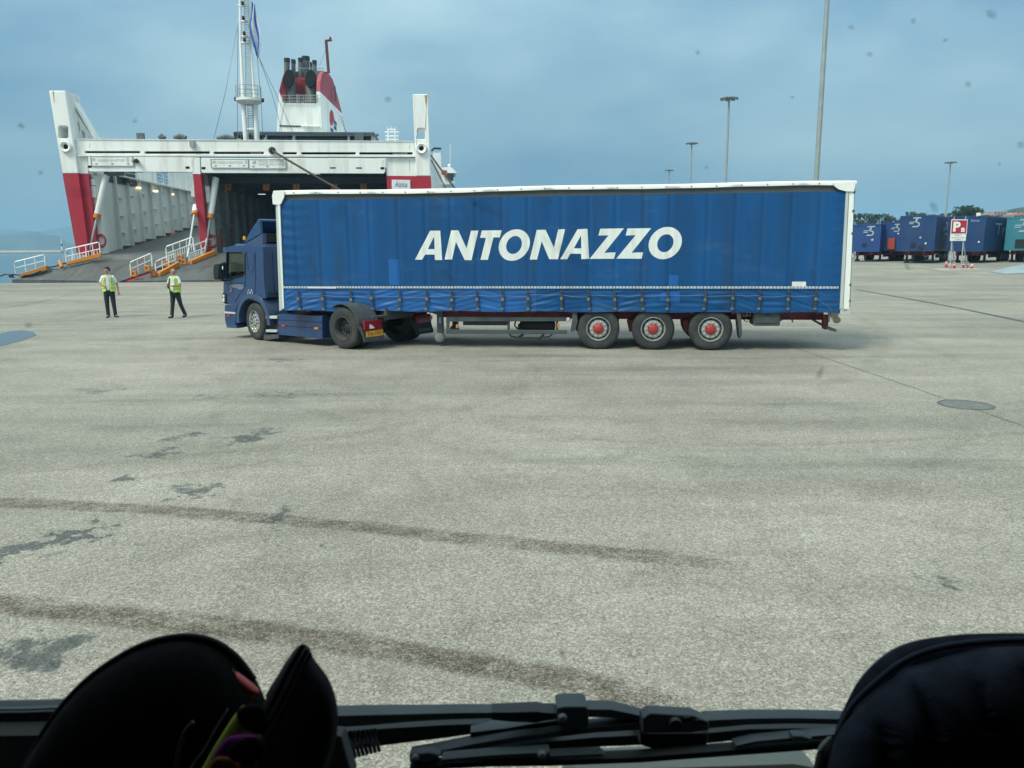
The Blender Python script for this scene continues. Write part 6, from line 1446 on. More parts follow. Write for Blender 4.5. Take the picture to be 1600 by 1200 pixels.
def logo(P, kind, x, z, s, Wd, zb, zt):
    if kind == 'ts': tslogo(P, (x, -.035, z), (1, 0, 0), (0, 0, 1), s, M['palelogo'])
    elif kind == 'dia':
        MB().hexa([(x, -.036, z - s), (x + s, -.036, z), (x, -.036, z + s), (x - s, -.036, z)], [(x, -.046, z - s), (x + s, -.046, z), (x, -.046, z + s), (x - s, -.046, z)]).build('warning_diamond', M['palelogo'], P)
    elif kind == 'sq': MB().box(x, x + s, -.05, -.036, z, z + s).build('white_label', M['signwhite'], P)
    elif kind == 'hole': MB().box(x, x + s, -.09, -.036, z, z + s * .9).build('connection_plate', M['black'], P)
    elif kind == 'redbox': MB().box(x, x + s * .6, -.35, -.04, z, z + s).build('red_cabinet', mat('cabinet_red', (.36, .05, .03), .5), P)
    elif kind == 'text': text('lettering', s[0], M['palelogo'], P, (x, -.04, z), (1, 0, 0), (0, 0, 1), s[1], s[2])
    elif kind == 'yel': MB().box(x, x + s, -.05, -.036, z, z + s * .6).build('yellow_label', M['amber'], P)
def logo_side(P, L, Wd, zb, zt):
    for it in L:
        if it[0] == 'ts': tslogo(P, (Wd + .04, it[1], it[2]), (0, 1, 0), (0, 0, 1), it[3], M['palelogo'], 1.25)
        else: text('lettering', it[0], M['palelogo'], P, (Wd + .042, it[1], it[2]), (0, 1, 0), (0, 0, 1), it[3], it[4])
# front walls measured in the photograph; the rows stand on slightly higher ground
K1, K2 = 74.0, 73.0
box_trailer(((1402.5, 1450), 407), 72.5, R(36), 2.9, 13.0, 1.15, 4.30, M['cladblue'], 'dark blue ribbed semi-trailer with TS mark, second front wall left of the parking sign', [('ts', .75, 3.25, .95), ('dia', 1.75, 2.35, .12), ('sq', 2.15, 1.75, .14), ('hole', 1.0, 1.5, .42), ('hole', 1.65, 1.25, .38)], side_logo=[('ts', 5.2, 2.6, 4.0), ('O', 11.2, 3.0, 1.1, .75)])
box_trailer(((1477, 1525.5), 408), 72.5, R(44), 2.95, 13.0, 1.1, 4.22, M['cladblue'], 'dark blue semi-trailer directly behind the red parking sign, Trans on its side', [('text', .25, 3.72, ('Trans', .75, .22)), ('text', 1.85, 3.72, ('line', .65, .22)), ('sq', 2.55, 1.85, .13), ('sq', 2.2, 4.16, .35)], side_logo=[('Trans', 4.0, 2.5, 9.2, 1.15)], rib=True)
box_trailer(((1325, 1355), 403), 80, R(36), 2.9, 13.0, 1.05, 3.72, M['cladblue2'], 'bright blue semi-trailer just right of the long trailer, partly hidden by its rear post', [('ts', 1.35, 2.55, 1.05), ('dia', 2.2, 2.2, .16), ('hole', 1.3, 1.55, .35)], rib=False, side_logo=[('ts', 4.0, 1.9, 3.6)])
box_trailer(((1377, 1424), 403), 80, R(36), 2.95, 13.0, 1.1, 3.93, M['cladblue2'], 'blue semi-trailer with a red cabinet low on its front wall', [('ts', .75, 2.95, .85), ('redbox', .55, 1.25, 1.1), ('sq', 1.35, 2.75, .13)])
box_trailer(((1567.5, 1618), 408), 73.0, R(40), 3.0, 13.0, 1.15, 4.15, M['cladteal'], 'faded teal semi-trailer with TS mark at the right edge of the yard', [('ts', .65, 2.75, 1.25), ('hole', .8, 1.35, .85), ('hole', 1.75, 1.3, .6)])
box_trailer(((1628, 1676), 409), 73.0, R(42), 2.95, 13.0, 1.15, 4.2, M['cladblue'], 'dark blue semi-trailer beyond the faded teal one at the far right', [('ts', .65, 2.9, 1.1)])

# ================================================================== parking sign and its red-white posts
gp = on_g(1497, 425.3)
zt0 = rise(gp.x, gp.y)
SG = empty('parking_sign', 'red parking board P B above a white panel on four splayed legs', 'sign', (gp.x, gp.y, zt0), R(-20))
def G(px, py, y=0.0): return pl(SG, px, py, 1, y)
def GP(pts, y=0.0): return [(q.x, q.z) for q in (G(a, b, y) for a, b in pts)]
def z7(l): return [(1450 + a / 10, 320 + b / 10) for a, b in l]
def gprism(name, pts, y0, y1, mt, par=SG): return MB().prism([GP(pts, y0)], y0, y1, xyd).build(name, mt, par, bevel=.01)
bd = gprism('sign_board', z7([(368, 228), (622, 230), (604, 458), (352, 458)]), -.04, .04, M['signwhite'])
gprism('board_panel', z7([(378, 240), (612, 241), (595, 448), (363, 448)]), -.052, -.042, M['signred'], bd)
pn = gprism('text_panel', z7([(350, 461), (598, 461), (588, 564), (342, 564)]), -.04, .03, M['signwhite'])
def gtext(body, x0, y0, x1, y1, mt, bold=0.0, par=SG, y=-.055):
    A = G(*z7([(x0, y1)])[0], y); B = G(*z7([(x1, y0)])[0], y); text('lettering', body, mt, par, A, (1, 0, 0), (0, 0, 1), B.x - A.x, B.z - A.z, bold=bold)
gtext('P', 388, 262, 515, 418, M['signwhite'], .045, bd); gtext('B', 515, 358, 582, 424, M['signwhite'], .04, bd)
gtext('Χώρος', 418, 466, 522, 490, M['ink'], 0, pn, -.045); gtext('Ασυνόδευτων', 368, 496, 570, 522, M['ink'], 0, pn, -.045); gtext('Trailers', 412, 528, 518, 552, M['ink'], 0, pn, -.045)
for top_, (fa, fb) in (((372, 560), ((338, 1045), (424, 1045))), ((552, 560), ((514, 1045), (602, 1045)))):
    t0_ = G(*z7([top_])[0], .06)
    for f, dy in ((fa, -.5), (fb, .7)):
        q = G(*z7([f])[0], dy); q.z = 0.02
        MB().tube([q, t0_ + Vector((0, 0, 1.2 if False else .0))], .045, 8).build('sign_leg', M['pole'], SG, smooth=60)
    MB().tube([t0_, t0_ + Vector((.02, 0, 1.9))], .045, 8).build('sign_post', M['pole'], SG, smooth=60)
sl = MB(); q = gp; sl.hexa([(q.x - 1.75, q.y - .55, zt0 - .06), (q.x + 1.8, q.y - .55, zt0 - .02), (q.x + 1.7, q.y + 1.0, zt0 - .02), (q.x - 1.65, q.y + 1.0, zt0 - .06)], [(q.x - 1.75, q.y - .55, zt0 + .03), (q.x + 1.8, q.y - .55, zt0 + .05), (q.x + 1.7, q.y + 1.0, zt0 + .06), (q.x - 1.65, q.y + 1.0, zt0 + .04)])
tag(sl.build('concrete_base', M['concrete']), 'pale concrete pad on which the parking sign stands', 'base')
CN = [(1477.6, 424.3, 10.2, 'tall red marker post at the left end of the sign pad'), (1483.6, 424.7, 7.4, 'short red marker post second from the left by the sign'), (1490.2, 425, 11, 'tall red marker post in front of the left sign legs'), (1504.2, 424.7, 10.2, 'tall red marker post in front of the right sign legs'), (1511.2, 424.4, 9.8, 'slim red marker post just right of the right sign legs'), (1517.6, 425, 8, 'red marker post at the right end of the sign pad')]
for (x, y, h, lab) in CN:
    p = on_g(x, y); z = rise(p.x, p.y); sc_ = h * p.y / F
    P = empty('marker_post', lab, 'marker post', (p.x, p.y, z + .04), 0, 'red marker posts around the parking sign')
    slim = .6 if 'slim' in lab else 1.0
    MB().lathe([(0, 0), (.13 * slim, 0), (.13 * slim, .04), (.10 * slim, .06), (.085 * slim, sc_ - .12), (.04, sc_ - .1), (.04, sc_), (0, sc_)], (0, 0, 0), (0, 0, 1), 12).build('post_body', M['conered'], P, smooth=40)
    for zz in (.45, .7): MB().lathe([(.097 * slim, zz * sc_), (.102 * slim, zz * sc_), (.1 * slim, zz * sc_ + .07), (.09 * slim, zz * sc_ + .07)], (0, 0, 0), (0, 0, 1), 12).build('post_band', M['signwhite'], P)

# ================================================================== lighting columns
def column(px, ptop, pref, dep, r0, r1, label, head=True, hr=1.3):
    b_ = at_y(px, pref, dep); x, y = b_.x, b_.y; z0 = rise(x, y)
    top = at_y(px, ptop, dep).z
    P = empty('light_mast', label, 'light mast', (x, y, z0), 0, 'tall lighting masts around the port yard')
    MB().tube([(0, 0, 0), (0, 0, top - z0)], [r0, r1], 14).build('mast_pole', M['pole'], P, smooth=60)
    MB().lathe([(0, 0), (r0 * 2, 0), (r0 * 2, .08), (r0 * 1.2, .4), (0, .4)], (0, 0, 0), (0, 0, 1), 12).build('mast_base', M['pole'], P)
    if head:
        MB().lathe([(0, .2), (hr * .5, .15), (hr * .62, 0), (hr * .5, -.12), (0, -.12)], (0, 0, top - z0), (0, 0, 1), 18).build('head_ring', M['lamphead'], P, smooth=40)
        for k in range(8):
            a_ = 2 * math.pi * k / 8; c_ = Vector((math.cos(a_), math.sin(a_), 0)); t_ = Vector((-c_.y, c_.x, 0)); zz = Vector((0, 0, top - z0 - .05))
            p = c_ * hr * .62 + zz; q_ = c_ * hr + zz - Vector((0, 0, .12))
            MB().hexa([p - t_ * .2, p + t_ * .2, q_ + t_ * .24, q_ - t_ * .24], [p - t_ * .2 + Vector((0, 0, .2)), p + t_ * .2 + Vector((0, 0, .2)), q_ + t_ * .24 + Vector((0, 0, .22)), q_ - t_ * .24 + Vector((0, 0, .22))]).build('flood_light', M['lamphead'], P)
    return P
column(1276, -120, 270, 47, .165, .12, 'nearest thick lighting mast rising behind the long trailer and out of view', False)
column(1134, 154, 283, 118, .22, .15, 'tall lighting mast with round lamp head above the middle of the trailer')
column(1079, 224, 285, 172, .24, .16, 'smaller more distant lighting mast left of the tall one', True, 1.3)
column(1045, 266, 288, 250, .24, .18, 'most distant lighting mast, only its lamp head above the trailer roof', True, 1.4)
column(1478, 254, 335, 205, .28, .18, 'thin lighting mast rising above the parked blue semi-trailers', True, 1.5)

# ================================================================== trees and houses behind the yard
def tree(px, ybase, ytop, dep, wpx, mt, label, group, seed, n=1500):
    rr = random.Random(seed); p = at_y(px, 395, dep); z0 = rise(p.x, p.y) if dep < 400 else 0
    top = at_y(px, ytop, dep).z; hgt = (top - z0) * 1.06; wd = wpx / F * dep
    P = empty('tree', label, 'tree', (p.x, p.y, z0), rr.uniform(0, 6), group)
    tk = MB(); tk.tube([(0, 0, 0), (.1, 0, hgt * .4), (0, .1, hgt * .8)], [hgt * .035, hgt * .025, hgt * .01], 8)
    for k in range(5):
        a_ = rr.uniform(0, 6.28); tk.tube([(0, 0, hgt * (.3 + .08 * k)), (math.cos(a_) * wd * .3, math.sin(a_) * wd * .3, hgt * (.55 + .08 * k))], [hgt * .014, hgt * .005], 6)
    tk.build('trunk', M['bark'], P, smooth=60)
    cl = [(Vector((rr.gauss(0, .22) * wd, rr.gauss(0, .22) * wd, hgt * rr.uniform(.32, .97))), rr.uniform(.16, .30) * wd) for _ in range(16)]
    b = MB()
    for k in range(n * 2):
        c, r_ = rr.choice(cl); d = Vector((rr.gauss(0, 1), rr.gauss(0, 1), rr.gauss(0, .8))).normalized() * r_ * rr.uniform(.55, 1.05); q = c + d
        if q.z > hgt: q.z = hgt - rr.uniform(0, .1) * hgt
        if q.z < hgt * .12: continue
        s_ = hgt * rr.uniform(.014, .032); u_ = Vector((rr.gauss(0, 1), rr.gauss(0, 1), rr.gauss(0, 1))).normalized(); w_ = u_.cross(Vector((rr.gauss(0, 1), rr.gauss(0, 1), rr.gauss(0, 1)))).normalized()
        b.add([q - u_ * s_, q + w_ * s_ * .5, q + u_ * s_, q - w_ * s_ * .5], [(0, 1, 2, 3)])
    b.build('crown', mt, P, fix=False)
    return P
GT = 'trees behind the parked semi-trailers'
rr = random.Random(11)
tree(1502, 345, 325.5, 190, 30, M['leaf'], 'tall dark bushy tree just above the parking sign', GT, 1, 1800)
tree(1521, 345, 328.5, 190, 24, M['leaf'], 'bushy tree right of the tallest one above the parking sign', GT, 2, 1500)
tree(1488, 345, 333, 195, 16, M['leaf3'], 'smaller tree left of the tall dark tree above the sign', GT, 3, 900)
TL_ = ['leftmost visible low tree just right of the long trailer roof', 'low tree above the bright blue semi-trailer nearest the long trailer', 'low green tree above the gap right of the first parked semi-trailer', 'low dark tree above the left edge of the red-cabinet semi-trailer', 'low tree above the middle of the red-cabinet semi-trailer', 'olive crown rising just left above the second front wall', 'olive-green crown above the middle of the large ribbed semi-trailer front', 'low dark crown above the right edge of the large ribbed semi-trailer front', 'low olive tree above the ribbed side left of the parking sign', 'low tree at the foot of the thin lighting mast', 'low dark tree in front of the pink hillside houses', 'low tree mostly hidden behind the rear of the long trailer']
for i, (x, yt, w_) in enumerate([(1338, 334.5, 26), (1354, 338, 26), (1370, 337, 28), (1386, 337.5, 28), (1400, 338, 26), (1414, 334.2, 24), (1428, 334, 24), (1442, 336, 24), (1458, 338, 22), (1474, 336.5, 20), (1540, 341, 24), (1320, 338, 26)]):
    tree(x, 350, yt, 230, w_, (M['leaf3'], M['leaf'], M['leaf2'])[i % 3], TL_[i], GT, 20 + i, 700)
def house(px0, px1, ytop, ybot, dep, wall_m, label, floors, bays, roof=True, name='apartment_house'):
    a = at_y(px0, ybot, dep); c = at_y(px1, ybot, dep); W_ = (c - a).length; H_ = at_y((px0 + px1) / 2, ytop, dep).z - a.z
    P = empty(name, label, 'building', (a.x, a.y, a.z), math.atan2(c.y - a.y, c.x - a.x), 'houses on the hillside')
    wl = MB().box(0, W_, 0, 9, -14, H_).build('wall', wall_m, P)
    for f in range(floors):
        for k in range(bays):
            x = W_ * (k + .28) / bays; z = H_ * (f + .3) / floors
            wdw = MB().box(x, x + W_ * .45 / bays, -.12, .02, z, z + H_ * .5 / floors).build('window', M['winglass'], wl)
        MB().box(-.1, W_ + .1, -.9, -.0, H_ * (f + .12) / floors, H_ * (f + .2) / floors).build('balcony', wall_m, wl)
    if roof: MB().hexa([(-.5, -.6, H_), (W_ + .5, -.6, H_), (W_ + .5, 9.5, H_), (-.5, 9.5, H_)], [(W_ * .2, 3, H_ + 1.6), (W_ * .8, 3, H_ + 1.6), (W_ * .8, 6, H_ + 1.6), (W_ * .2, 6, H_ + 1.6)]).build('roof', M['rooftile'], P)
    else: MB().box(-.2, W_ + .2, -.2, 9.2, H_, H_ + .5).build('parapet', wall_m, P)
    return P
house(1538, 1556, 335.2, 347, 420, M['pinkwall'], 'pinkish apartment block leftmost on the hill above the trailers', 2, 4, False)
house(1552, 1572, 331, 344, 440, M['pinkwall'], 'tallest pink apartment block on the hill above the trailers', 3, 4, False)
house(1572, 1584, 334, 342, 440, M['creamwall'], 'pale block with flat roof right of the tallest pink one', 2, 3, False)
house(1582, 1640, 336.5, 346, 400, M['creamwall'], 'long cream building with dark windows behind the teal trailer', 2, 9, True)
for i, (x, yt, w_) in enumerate([(1536, 339, 18), (1560, 343, 16), (1588, 341, 18), (1600, 334, 22)]): tree(x, 350, yt, 380, w_, M['leaf'], ['dark tree left of the leftmost pink hillside block', 'low dark tree below the tallest pink hillside block', 'dark tree in front of the cream hillside building', 'larger dark tree at the right edge above the cream building'][i], 'trees among the hillside houses', 60 + i, 500)

# ================================================================== the bus we look out of
bus = empty('bus', 'dark dashboard, wipers and windscreen of the bus in the foreground', 'bus', (0, 0.0, 0))
def B(px, py, dep): return at_d(px, py, dep)
pane = bpy.data.materials.new('windscreen_pane'); pane.use_nodes = True; t_ = pane.node_tree; t_.nodes.clear()
o_ = t_.nodes.new('ShaderNodeOutputMaterial'); tr_ = t_.nodes.new('ShaderNodeBsdfTransparent'); tr_.inputs[0].default_value = (.945, .985, .955, 1); t_.links.new(tr_.outputs[0], o_.inputs[0])
def wsp(u, v):                                              # a gently bowed, slightly raked pane
    x = -1.22 + 2.44 * u; z = 1.42 + 1.75 * v; return (x, .965 - .07 * (x / 1.22) ** 2 - .06 * v, z)
wb = MB(); wb.grid(wsp, 16, 8); ws = wb.build('windscreen', pane, bus, smooth=180)
# splashes and dead insects on the outside of the pane
def on_pane(px, py):
    d = ray(px, py); t0 = 1.2
    for _ in range(20):
        p = CAM + d * t0; y = .965 - .07 * (p.x / 1.22) ** 2 - .06 * (p.z - 1.42) / 1.75; t0 *= y / p.y
    return CAM + d * t0
sp_ = bpy.data.materials.new('insect_splash'); sp_.use_nodes = True; t_ = sp_.node_tree; pb = t_.nodes['Principled BSDF']; pb.inputs['Base Color'].default_value = (.05, .055, .05, 1); pb.inputs['Roughness'].default_value = .9
def soft(m_, lo, hi, amt):
    t_ = m_.node_tree; pb = t_.nodes['Principled BSDF']; at_ = t_.nodes.new('ShaderNodeAttribute'); at_.attribute_name = 'fade'; nn = t_.nodes.new('ShaderNodeTexNoise'); nn.inputs['Scale'].default_value = 260; nn.inputs['Detail'].default_value = 3
    ad = t_.nodes.new('ShaderNodeMath'); ad.operation = 'MULTIPLY'; t_.links.new(at_.outputs['Fac'], ad.inputs[0]); t_.links.new(nn.outputs['Fac'], ad.inputs[1])
    mr_ = t_.nodes.new('ShaderNodeMapRange'); mr_.inputs[1].default_value = lo; mr_.inputs[2].default_value = hi; mr_.inputs[4].default_value = amt; t_.links.new(ad.outputs[0], mr_.inputs[0]); t_.links.new(mr_.outputs[0], pb.inputs['Alpha'])
soft(sp_, .10, .6, .42)
wh = bpy.data.materials.new('dried_splash'); wh.use_nodes = True; wh.node_tree.nodes['Principled BSDF'].inputs['Base Color'].default_value = (.55, .60, .58, 1); wh.node_tree.nodes['Principled BSDF'].inputs['Roughness'].default_value = .9; soft(wh, .08, .6, .20)
def splats(name, lst, mt):
    b = MB(); fade = []
    for (px, py, rx, ry, ang) in lst:
        n = 14; c = on_pane(px, py) - FWD * -.004; ex = CR * rx / F * 1.25; ey = CD * ry / F * 1.25; ca, sa = math.cos(R(ang)), math.sin(R(ang))
        pts = [c]; fade.append(1.0)
        for ring_, fv in ((.55, .7), (1.0, 0.0)):
            for k in range(n):
                a_ = 2 * math.pi * k / n; u_, v_ = math.cos(a_) * ring_ * random.uniform(.75, 1.15), math.sin(a_) * ring_ * random.uniform(.75, 1.15)
                pts.append(c + (ex * (u_ * ca) - ey * (v_ * sa)) if False else c + ex * u_ * ca - ex * v_ * sa * (ry / max(rx, .1)) + ey * u_ * sa * (rx / max(ry, .1)) + ey * v_ * ca); fade.append(fv)
        o0 = len(b.v); b.v += [tuple(p) for p in pts]
        for k in range(n):
            b.f.append((o0, o0 + 1 + k, o0 + 1 + (k + 1) % n)); b.f.append((o0 + 1 + k, o0 + 1 + n + k, o0 + 1 + n + (k + 1) % n, o0 + 1 + (k + 1) % n)); b.m += [0, 0]
    o = b.build(name, mt, ws, fix=False); at_ = o.data.attributes.new('fade', 'FLOAT', 'POINT'); at_.data.foreach_set('value', fade); tag(o, kind='stuff'); return o
splats('insect_splash', [(605, 153, 6, 5, 0), (30, 195, 6, 5, 20), (60, 268, 4, 4, 0), (208, 187, 4, 4, 0), (1516, 129, 5, 6, 0), (1552, 20, 9, 7, 30), (1332, 40, 6, 4, 20), (1362, 82, 5, 4, 0), (1092, 80, 4, 4, 0), (1284, 582, 6, 12, 25), (880, 1022, 6, 14, -20), (1420, 415, 4, 7, -30), (1462, 322, 6, 10, -30), (1105, 260, 3, 3, 0), (41, 507, 7, 5, 0), (1565, 255, 3, 3, 0), (1598, 225, 7, 6, 0), (1240, 150, 3, 3, 0), (1480, 60, 4, 3, 0), (1430, 30, 4, 5, 0), (742, 318, 5, 4, 0)], sp_)
splats('dried_splash', [(120, 300, 22, 9, 0), (525, 330, 12, 18, 30), (700, 430, 16, 6, 40), (760, 325, 30, 8, 30), (890, 400, 50, 9, 35), (492, 510, 8, 24, 15), (815, 520, 10, 8, 0), (1238, 432, 7, 9, 0), (1270, 430, 5, 10, 0), (480, 407, 7, 6, 0), (310, 308, 8, 8, 0), (1040, 550, 30, 10, 0), (545, 495, 10, 8, 0)], wh)

def bar(name, pts, mt, par, thick=.02, dep=1.12):
    """a solid bar with the outline px polygon, at its place just outside the pane"""
    front = [B(p[0], p[1], dep + (p[2] if len(p) > 2 else 0)) for p in pts]
    return MB().hexa(front, [q + FWD * thick for q in front]).build(name, mt, par, bevel=.003)
def strip(name, top, bot, mt, par, thick=.025, dep=1.12):
    """bar given by a top edge and a bottom edge with equal counts"""
    b = MB(); n = len(top); v = []
    for i in range(n):
        a, c = B(*top[i], dep), B(*bot[i], dep); up_ = (a - c)
        v += [a + FWD * thick * .5, a - up_ * .18 - FWD * 0, c + up_ * .18, c + FWD * thick * .5, c + FWD * thick, a + FWD * thick]
    f = []
    for i in range(n - 1):
        for k in range(6): f.append((i * 6 + k, i * 6 + (k + 1) % 6, (i + 1) * 6 + (k + 1) % 6, (i + 1) * 6 + k))
    f.append(tuple(range(5, -1, -1))); f.append(tuple((n - 1) * 6 + k for k in range(6)))
    b.add(v, f); return b.build(name, mt, par, smooth=50)
def pivot(name):
    e_ = bpy.data.objects.new(name, None); COL.objects.link(e_); e_.parent = bus; return e_
W1 = pivot('wiper')
strip('wiper_arm', [(500, 1114), (600, 1112), (660, 1112), (720, 1111), (770, 1111)], [(500, 1143), (560, 1139), (640, 1131), (700, 1127), (770, 1125)], M['wiper'], W1)
strip('spring_cover', [(768, 1110), (800, 1109), (838, 1107), (850, 1110), (872, 1112)], [(768, 1128), (800, 1132), (838, 1134), (850, 1130), (872, 1126)], M['wiperdark'], W1)
o = bar('arm_clamp', [(870, 1106), (882, 1103.5), (914, 1103.5), (920, 1108), (920, 1135), (913, 1139), (876, 1138), (871, 1132)], M['wiper'], W1, .05, 1.11)
c = B(879, 1121.5, 1.108); MB().lathe([(0, .008), (.005, .007), (.007, 0)], c, -FWD, 12).build('clamp_bolt', M['lamphead'], W1)
strip('arm_tip', [(918, 1105), (955, 1105), (985, 1112), (1012, 1120)], [(918, 1124), (950, 1125), (985, 1127), (1012, 1128)], M['wiper'], W1)
strip('wiper_motor', [(500, 1140), (600, 1131), (700, 1127), (780, 1127), (870, 1124)], [(500, 1189), (600, 1172), (700, 1158), (780, 1144), (870, 1135)], M['wiperdark'], W1, .06, 1.16)
b = MB()
for k in range(9): b.tube([B(534 + k * 6.5, 1143 - k * .6, 1.13), B(537 + k * 6.5, 1164 - k * .7, 1.122), B(543 + k * 6.2, 1186 - k * 1.6, 1.13)], .0028, 6)
b.build('bellows', M['lamphead'], W1, smooth=60)
strip('rod_cover', [(735, 1142), (790, 1136), (830, 1129), (872, 1123)], [(735, 1155), (790, 1148), (830, 1142), (872, 1137)], M['wiper'], W1, .03, 1.14)
W2 = pivot('wiper')
strip('wiper_arm', [(640, 1179), (680, 1172), (740, 1160), (800, 1150), (860, 1142), (930, 1134), (1012, 1125)], [(640, 1193), (690, 1184), (740, 1174), (800, 1163), (860, 1155), (930, 1147), (1012, 1143)], M['wiper'], W2)
strip('arm_underside', [(690, 1184), (740, 1174), (800, 1163), (860, 1155), (930, 1148), (1012, 1144)], [(690, 1190), (740, 1187), (800, 1181), (860, 1175), (930, 1171), (1012, 1168)], M['wiperdark'], W2, .03, 1.17)
o = bar('arm_clip', [(639, 1178), (672, 1175), (690, 1180), (684, 1186), (668, 1193), (640, 1192)], M['wiper'], W2, .02, 1.10); c = B(649, 1183.5, 1.098); MB().lathe([(0, .006), (.004, .005), (.0055, 0)], c, -FWD, 12).build('clip_bolt', M['lamphead'], W2)
hb = bar('pivot_cap', [(1004, 1122), (1016, 1114), (1085, 1118), (1108, 1128), (1109, 1142), (1080, 1146), (1004, 1147)], M['wiper'], W2, .03, 1.09)
c = B(1055, 1131, 1.088); MB().lathe([(0, .006), (.008, .006), (.010, 0)], c, -FWD, 14).build('pivot_bolt', M['wiperdark'], hb, smooth=40)
for x, y in ((1073, 1122), (1090, 1126)): bar('paint_chip', [(x - 7, y), (x + 3, y - 3), (x + 7, y), (x, y + 2)], mat('chip_ochre', (.20, .15, .05), .7), hb, .002, 1.0885)
bar('pivot_motor', [(1000, 1146), (1108, 1145), (1105, 1165), (1090, 1173), (1020, 1171), (1000, 1165)], M['wiperdark'], W2, .08, 1.12)
strip('spare_arm', [(1104, 1122), (1170, 1120), (1240, 1119.5), (1310, 1121), (1345, 1123)], [(1104, 1142), (1170, 1135), (1240, 1133), (1310, 1134), (1345, 1137)], M['wiper'], W2)
strip('arm_shade', [(1104, 1141), (1170, 1135), (1240, 1134), (1345, 1136)], [(1104, 1166), (1170, 1159), (1240, 1156), (1345, 1152)], M['wiperdark'], W2, .03, 1.16)
strip('blade_frame', [(1150, 1164), (1180, 1157), (1240, 1151), (1300, 1146), (1345, 1143)], [(1150, 1170), (1180, 1164), (1240, 1160), (1300, 1156), (1345, 1153)], M['wiper'], W2, .02, 1.09)
bar('blade_clip', [(1238, 1150), (1252, 1149), (1272, 1155), (1262, 1160), (1242, 1160)], M['wiper'], W2, .02, 1.08)
strip('blade_frame', [(690, 1185), (760, 1179), (828, 1175), (858, 1173), (860, 1180), (940, 1177)], [(690, 1194), (760, 1187), (828, 1184), (858, 1185), (860, 1186), (945, 1182)], M['wiper'], W2, .02, 1.09)
c = B(847, 1179, 1.085); MB().lathe([(0, .008), (.005, .007), (.0065, 0)], c, -FWD, 12).build('clip_bolt', M['lamphead'], W2)
strip('blade_rubber', [(640, 1196), (760, 1190), (860, 1187), (1000, 1181), (1150, 1169), (1285, 1160), (1345, 1157)], [(640, 1206), (760, 1200), (860, 1199), (1000, 1194), (1150, 1183), (1285, 1173), (1345, 1170)], M['wiperdark'], W2, .02, 1.10)
# windscreen seal and dashboard corner on the left, dashboard below the picture
strip('windscreen_seal', [(-60, 1110), (40, 1109), (90, 1107), (150, 1106)], [(-60, 1133), (40, 1131.5), (90, 1130), (150, 1128)], M['black'], bus, .03, 1.05)
strip('seal_lip', [(-60, 1108), (40, 1107), (90, 1105), (150, 1104)], [(-60, 1111), (40, 1110.5), (90, 1108.5), (150, 1107.5)], M['flagblue'] if False else M['wiper'], bus, .03, 1.055)
strip('dash_panel', [(-60, 1133), (40, 1131.5), (90, 1130), (150, 1128)], [(-60, 1230), (40, 1230), (90, 1230), (150, 1230)], M['dash'], bus, .06, 1.03)
bar('dash_panel', [(520, 1148), (533, 1150), (552, 1215), (490, 1215), (505, 1165)], M['dash'], bus, .03, 1.02)
# the bus itself behind the pane: roof, sides, floor and rear, unseen and added to shade hats and dashboard
MB().box(-1.27, 1.27, -7, .90, 3.18, 3.30).build('roof', M['dash'], bus, bevel=.03)
for sg in (-1, 1): MB().box(min(1.24 * sg, 1.30 * sg), max(1.24 * sg, 1.30 * sg), -7, .84, .4, 3.2).build('side_panel', M['dash'], bus, bevel=.02)
MB().box(-1.24, 1.24, -7.05, -6.95, .4, 3.2).build('rear_panel', M['dash'], bus)
MB().box(-1.24, 1.24, -7, .85, .4, .5).build('floor', M['dash'], bus)
MB().box(-1.24, 1.24, .80, .90, .45, 1.52).build('front_panel', M['dash'], bus)
dashz = 1.79
MB().box(-1.25, 1.25, -.3, .80, dashz - .12, dashz).build('dashboard', M['dash'], bus, bevel=.02)
o = bar('bumper_panel', [(900, 1206), (1000, 1201), (1240, 1193), (1275, 1199), (1300, 1240), (880, 1240)], mat('bus_panel', (.15, .16, .13), .5), bus, .1, 1.6)
# ---- hats on the dashboard
def blob(name, outline, dep, bulge, mt, par, back=.02, rings=8, tilt=(0, 0), smooth=180, wrinkle=None):
    """solid cushion-like piece of cloth with a px outline; thickest in the middle"""
    n = len(outline); cx = sum(p[0] for p in outline) / n; cy = sum(p[1] for p in outline) / n
    def place(x, y): return B(x, y, dep + tilt[0] * (x - cx) / F + tilt[1] * (y - cy) / F)
    v = []; f = []
    for s_, bg in ((-1, bulge), (1, back)):
        base = len(v); v.append(place(cx, cy) + FWD * (s_ * bg))
        for r_ in range(1, rings + 1):
            t_ = r_ / rings
            for k, p in enumerate(outline):
                x = cx + (p[0] - cx) * t_; y = cy + (p[1] - cy) * t_; off = bg * math.sqrt(max(0, 1 - t_ ** 2.2))
                if wrinkle and s_ < 0: off += wrinkle(x, y) * (1 - t_ ** 6)
                v.append(place(x, y) + FWD * (s_ * off))
        for k in range(n): f.append((base, base + 1 + k, base + 1 + (k + 1) % n))
        for r_ in range(rings - 1):
            for k in range(n):
                a = base + 1 + r_ * n + k; c = base + 1 + r_ * n + (k + 1) % n; f.append((a, a + n, c + n, c))
    b = MB(); b.add(v, f); o = b.build(name, mt, par, smooth=smooth)
    bm = bmesh.new(); bm.from_mesh(o.data); bmesh.ops.remove_doubles(bm, verts=bm.verts, dist=1e-5); bmesh.ops.recalc_face_normals(bm, faces=bm.faces); bm.to_mesh(o.data); bm.free()
    return o
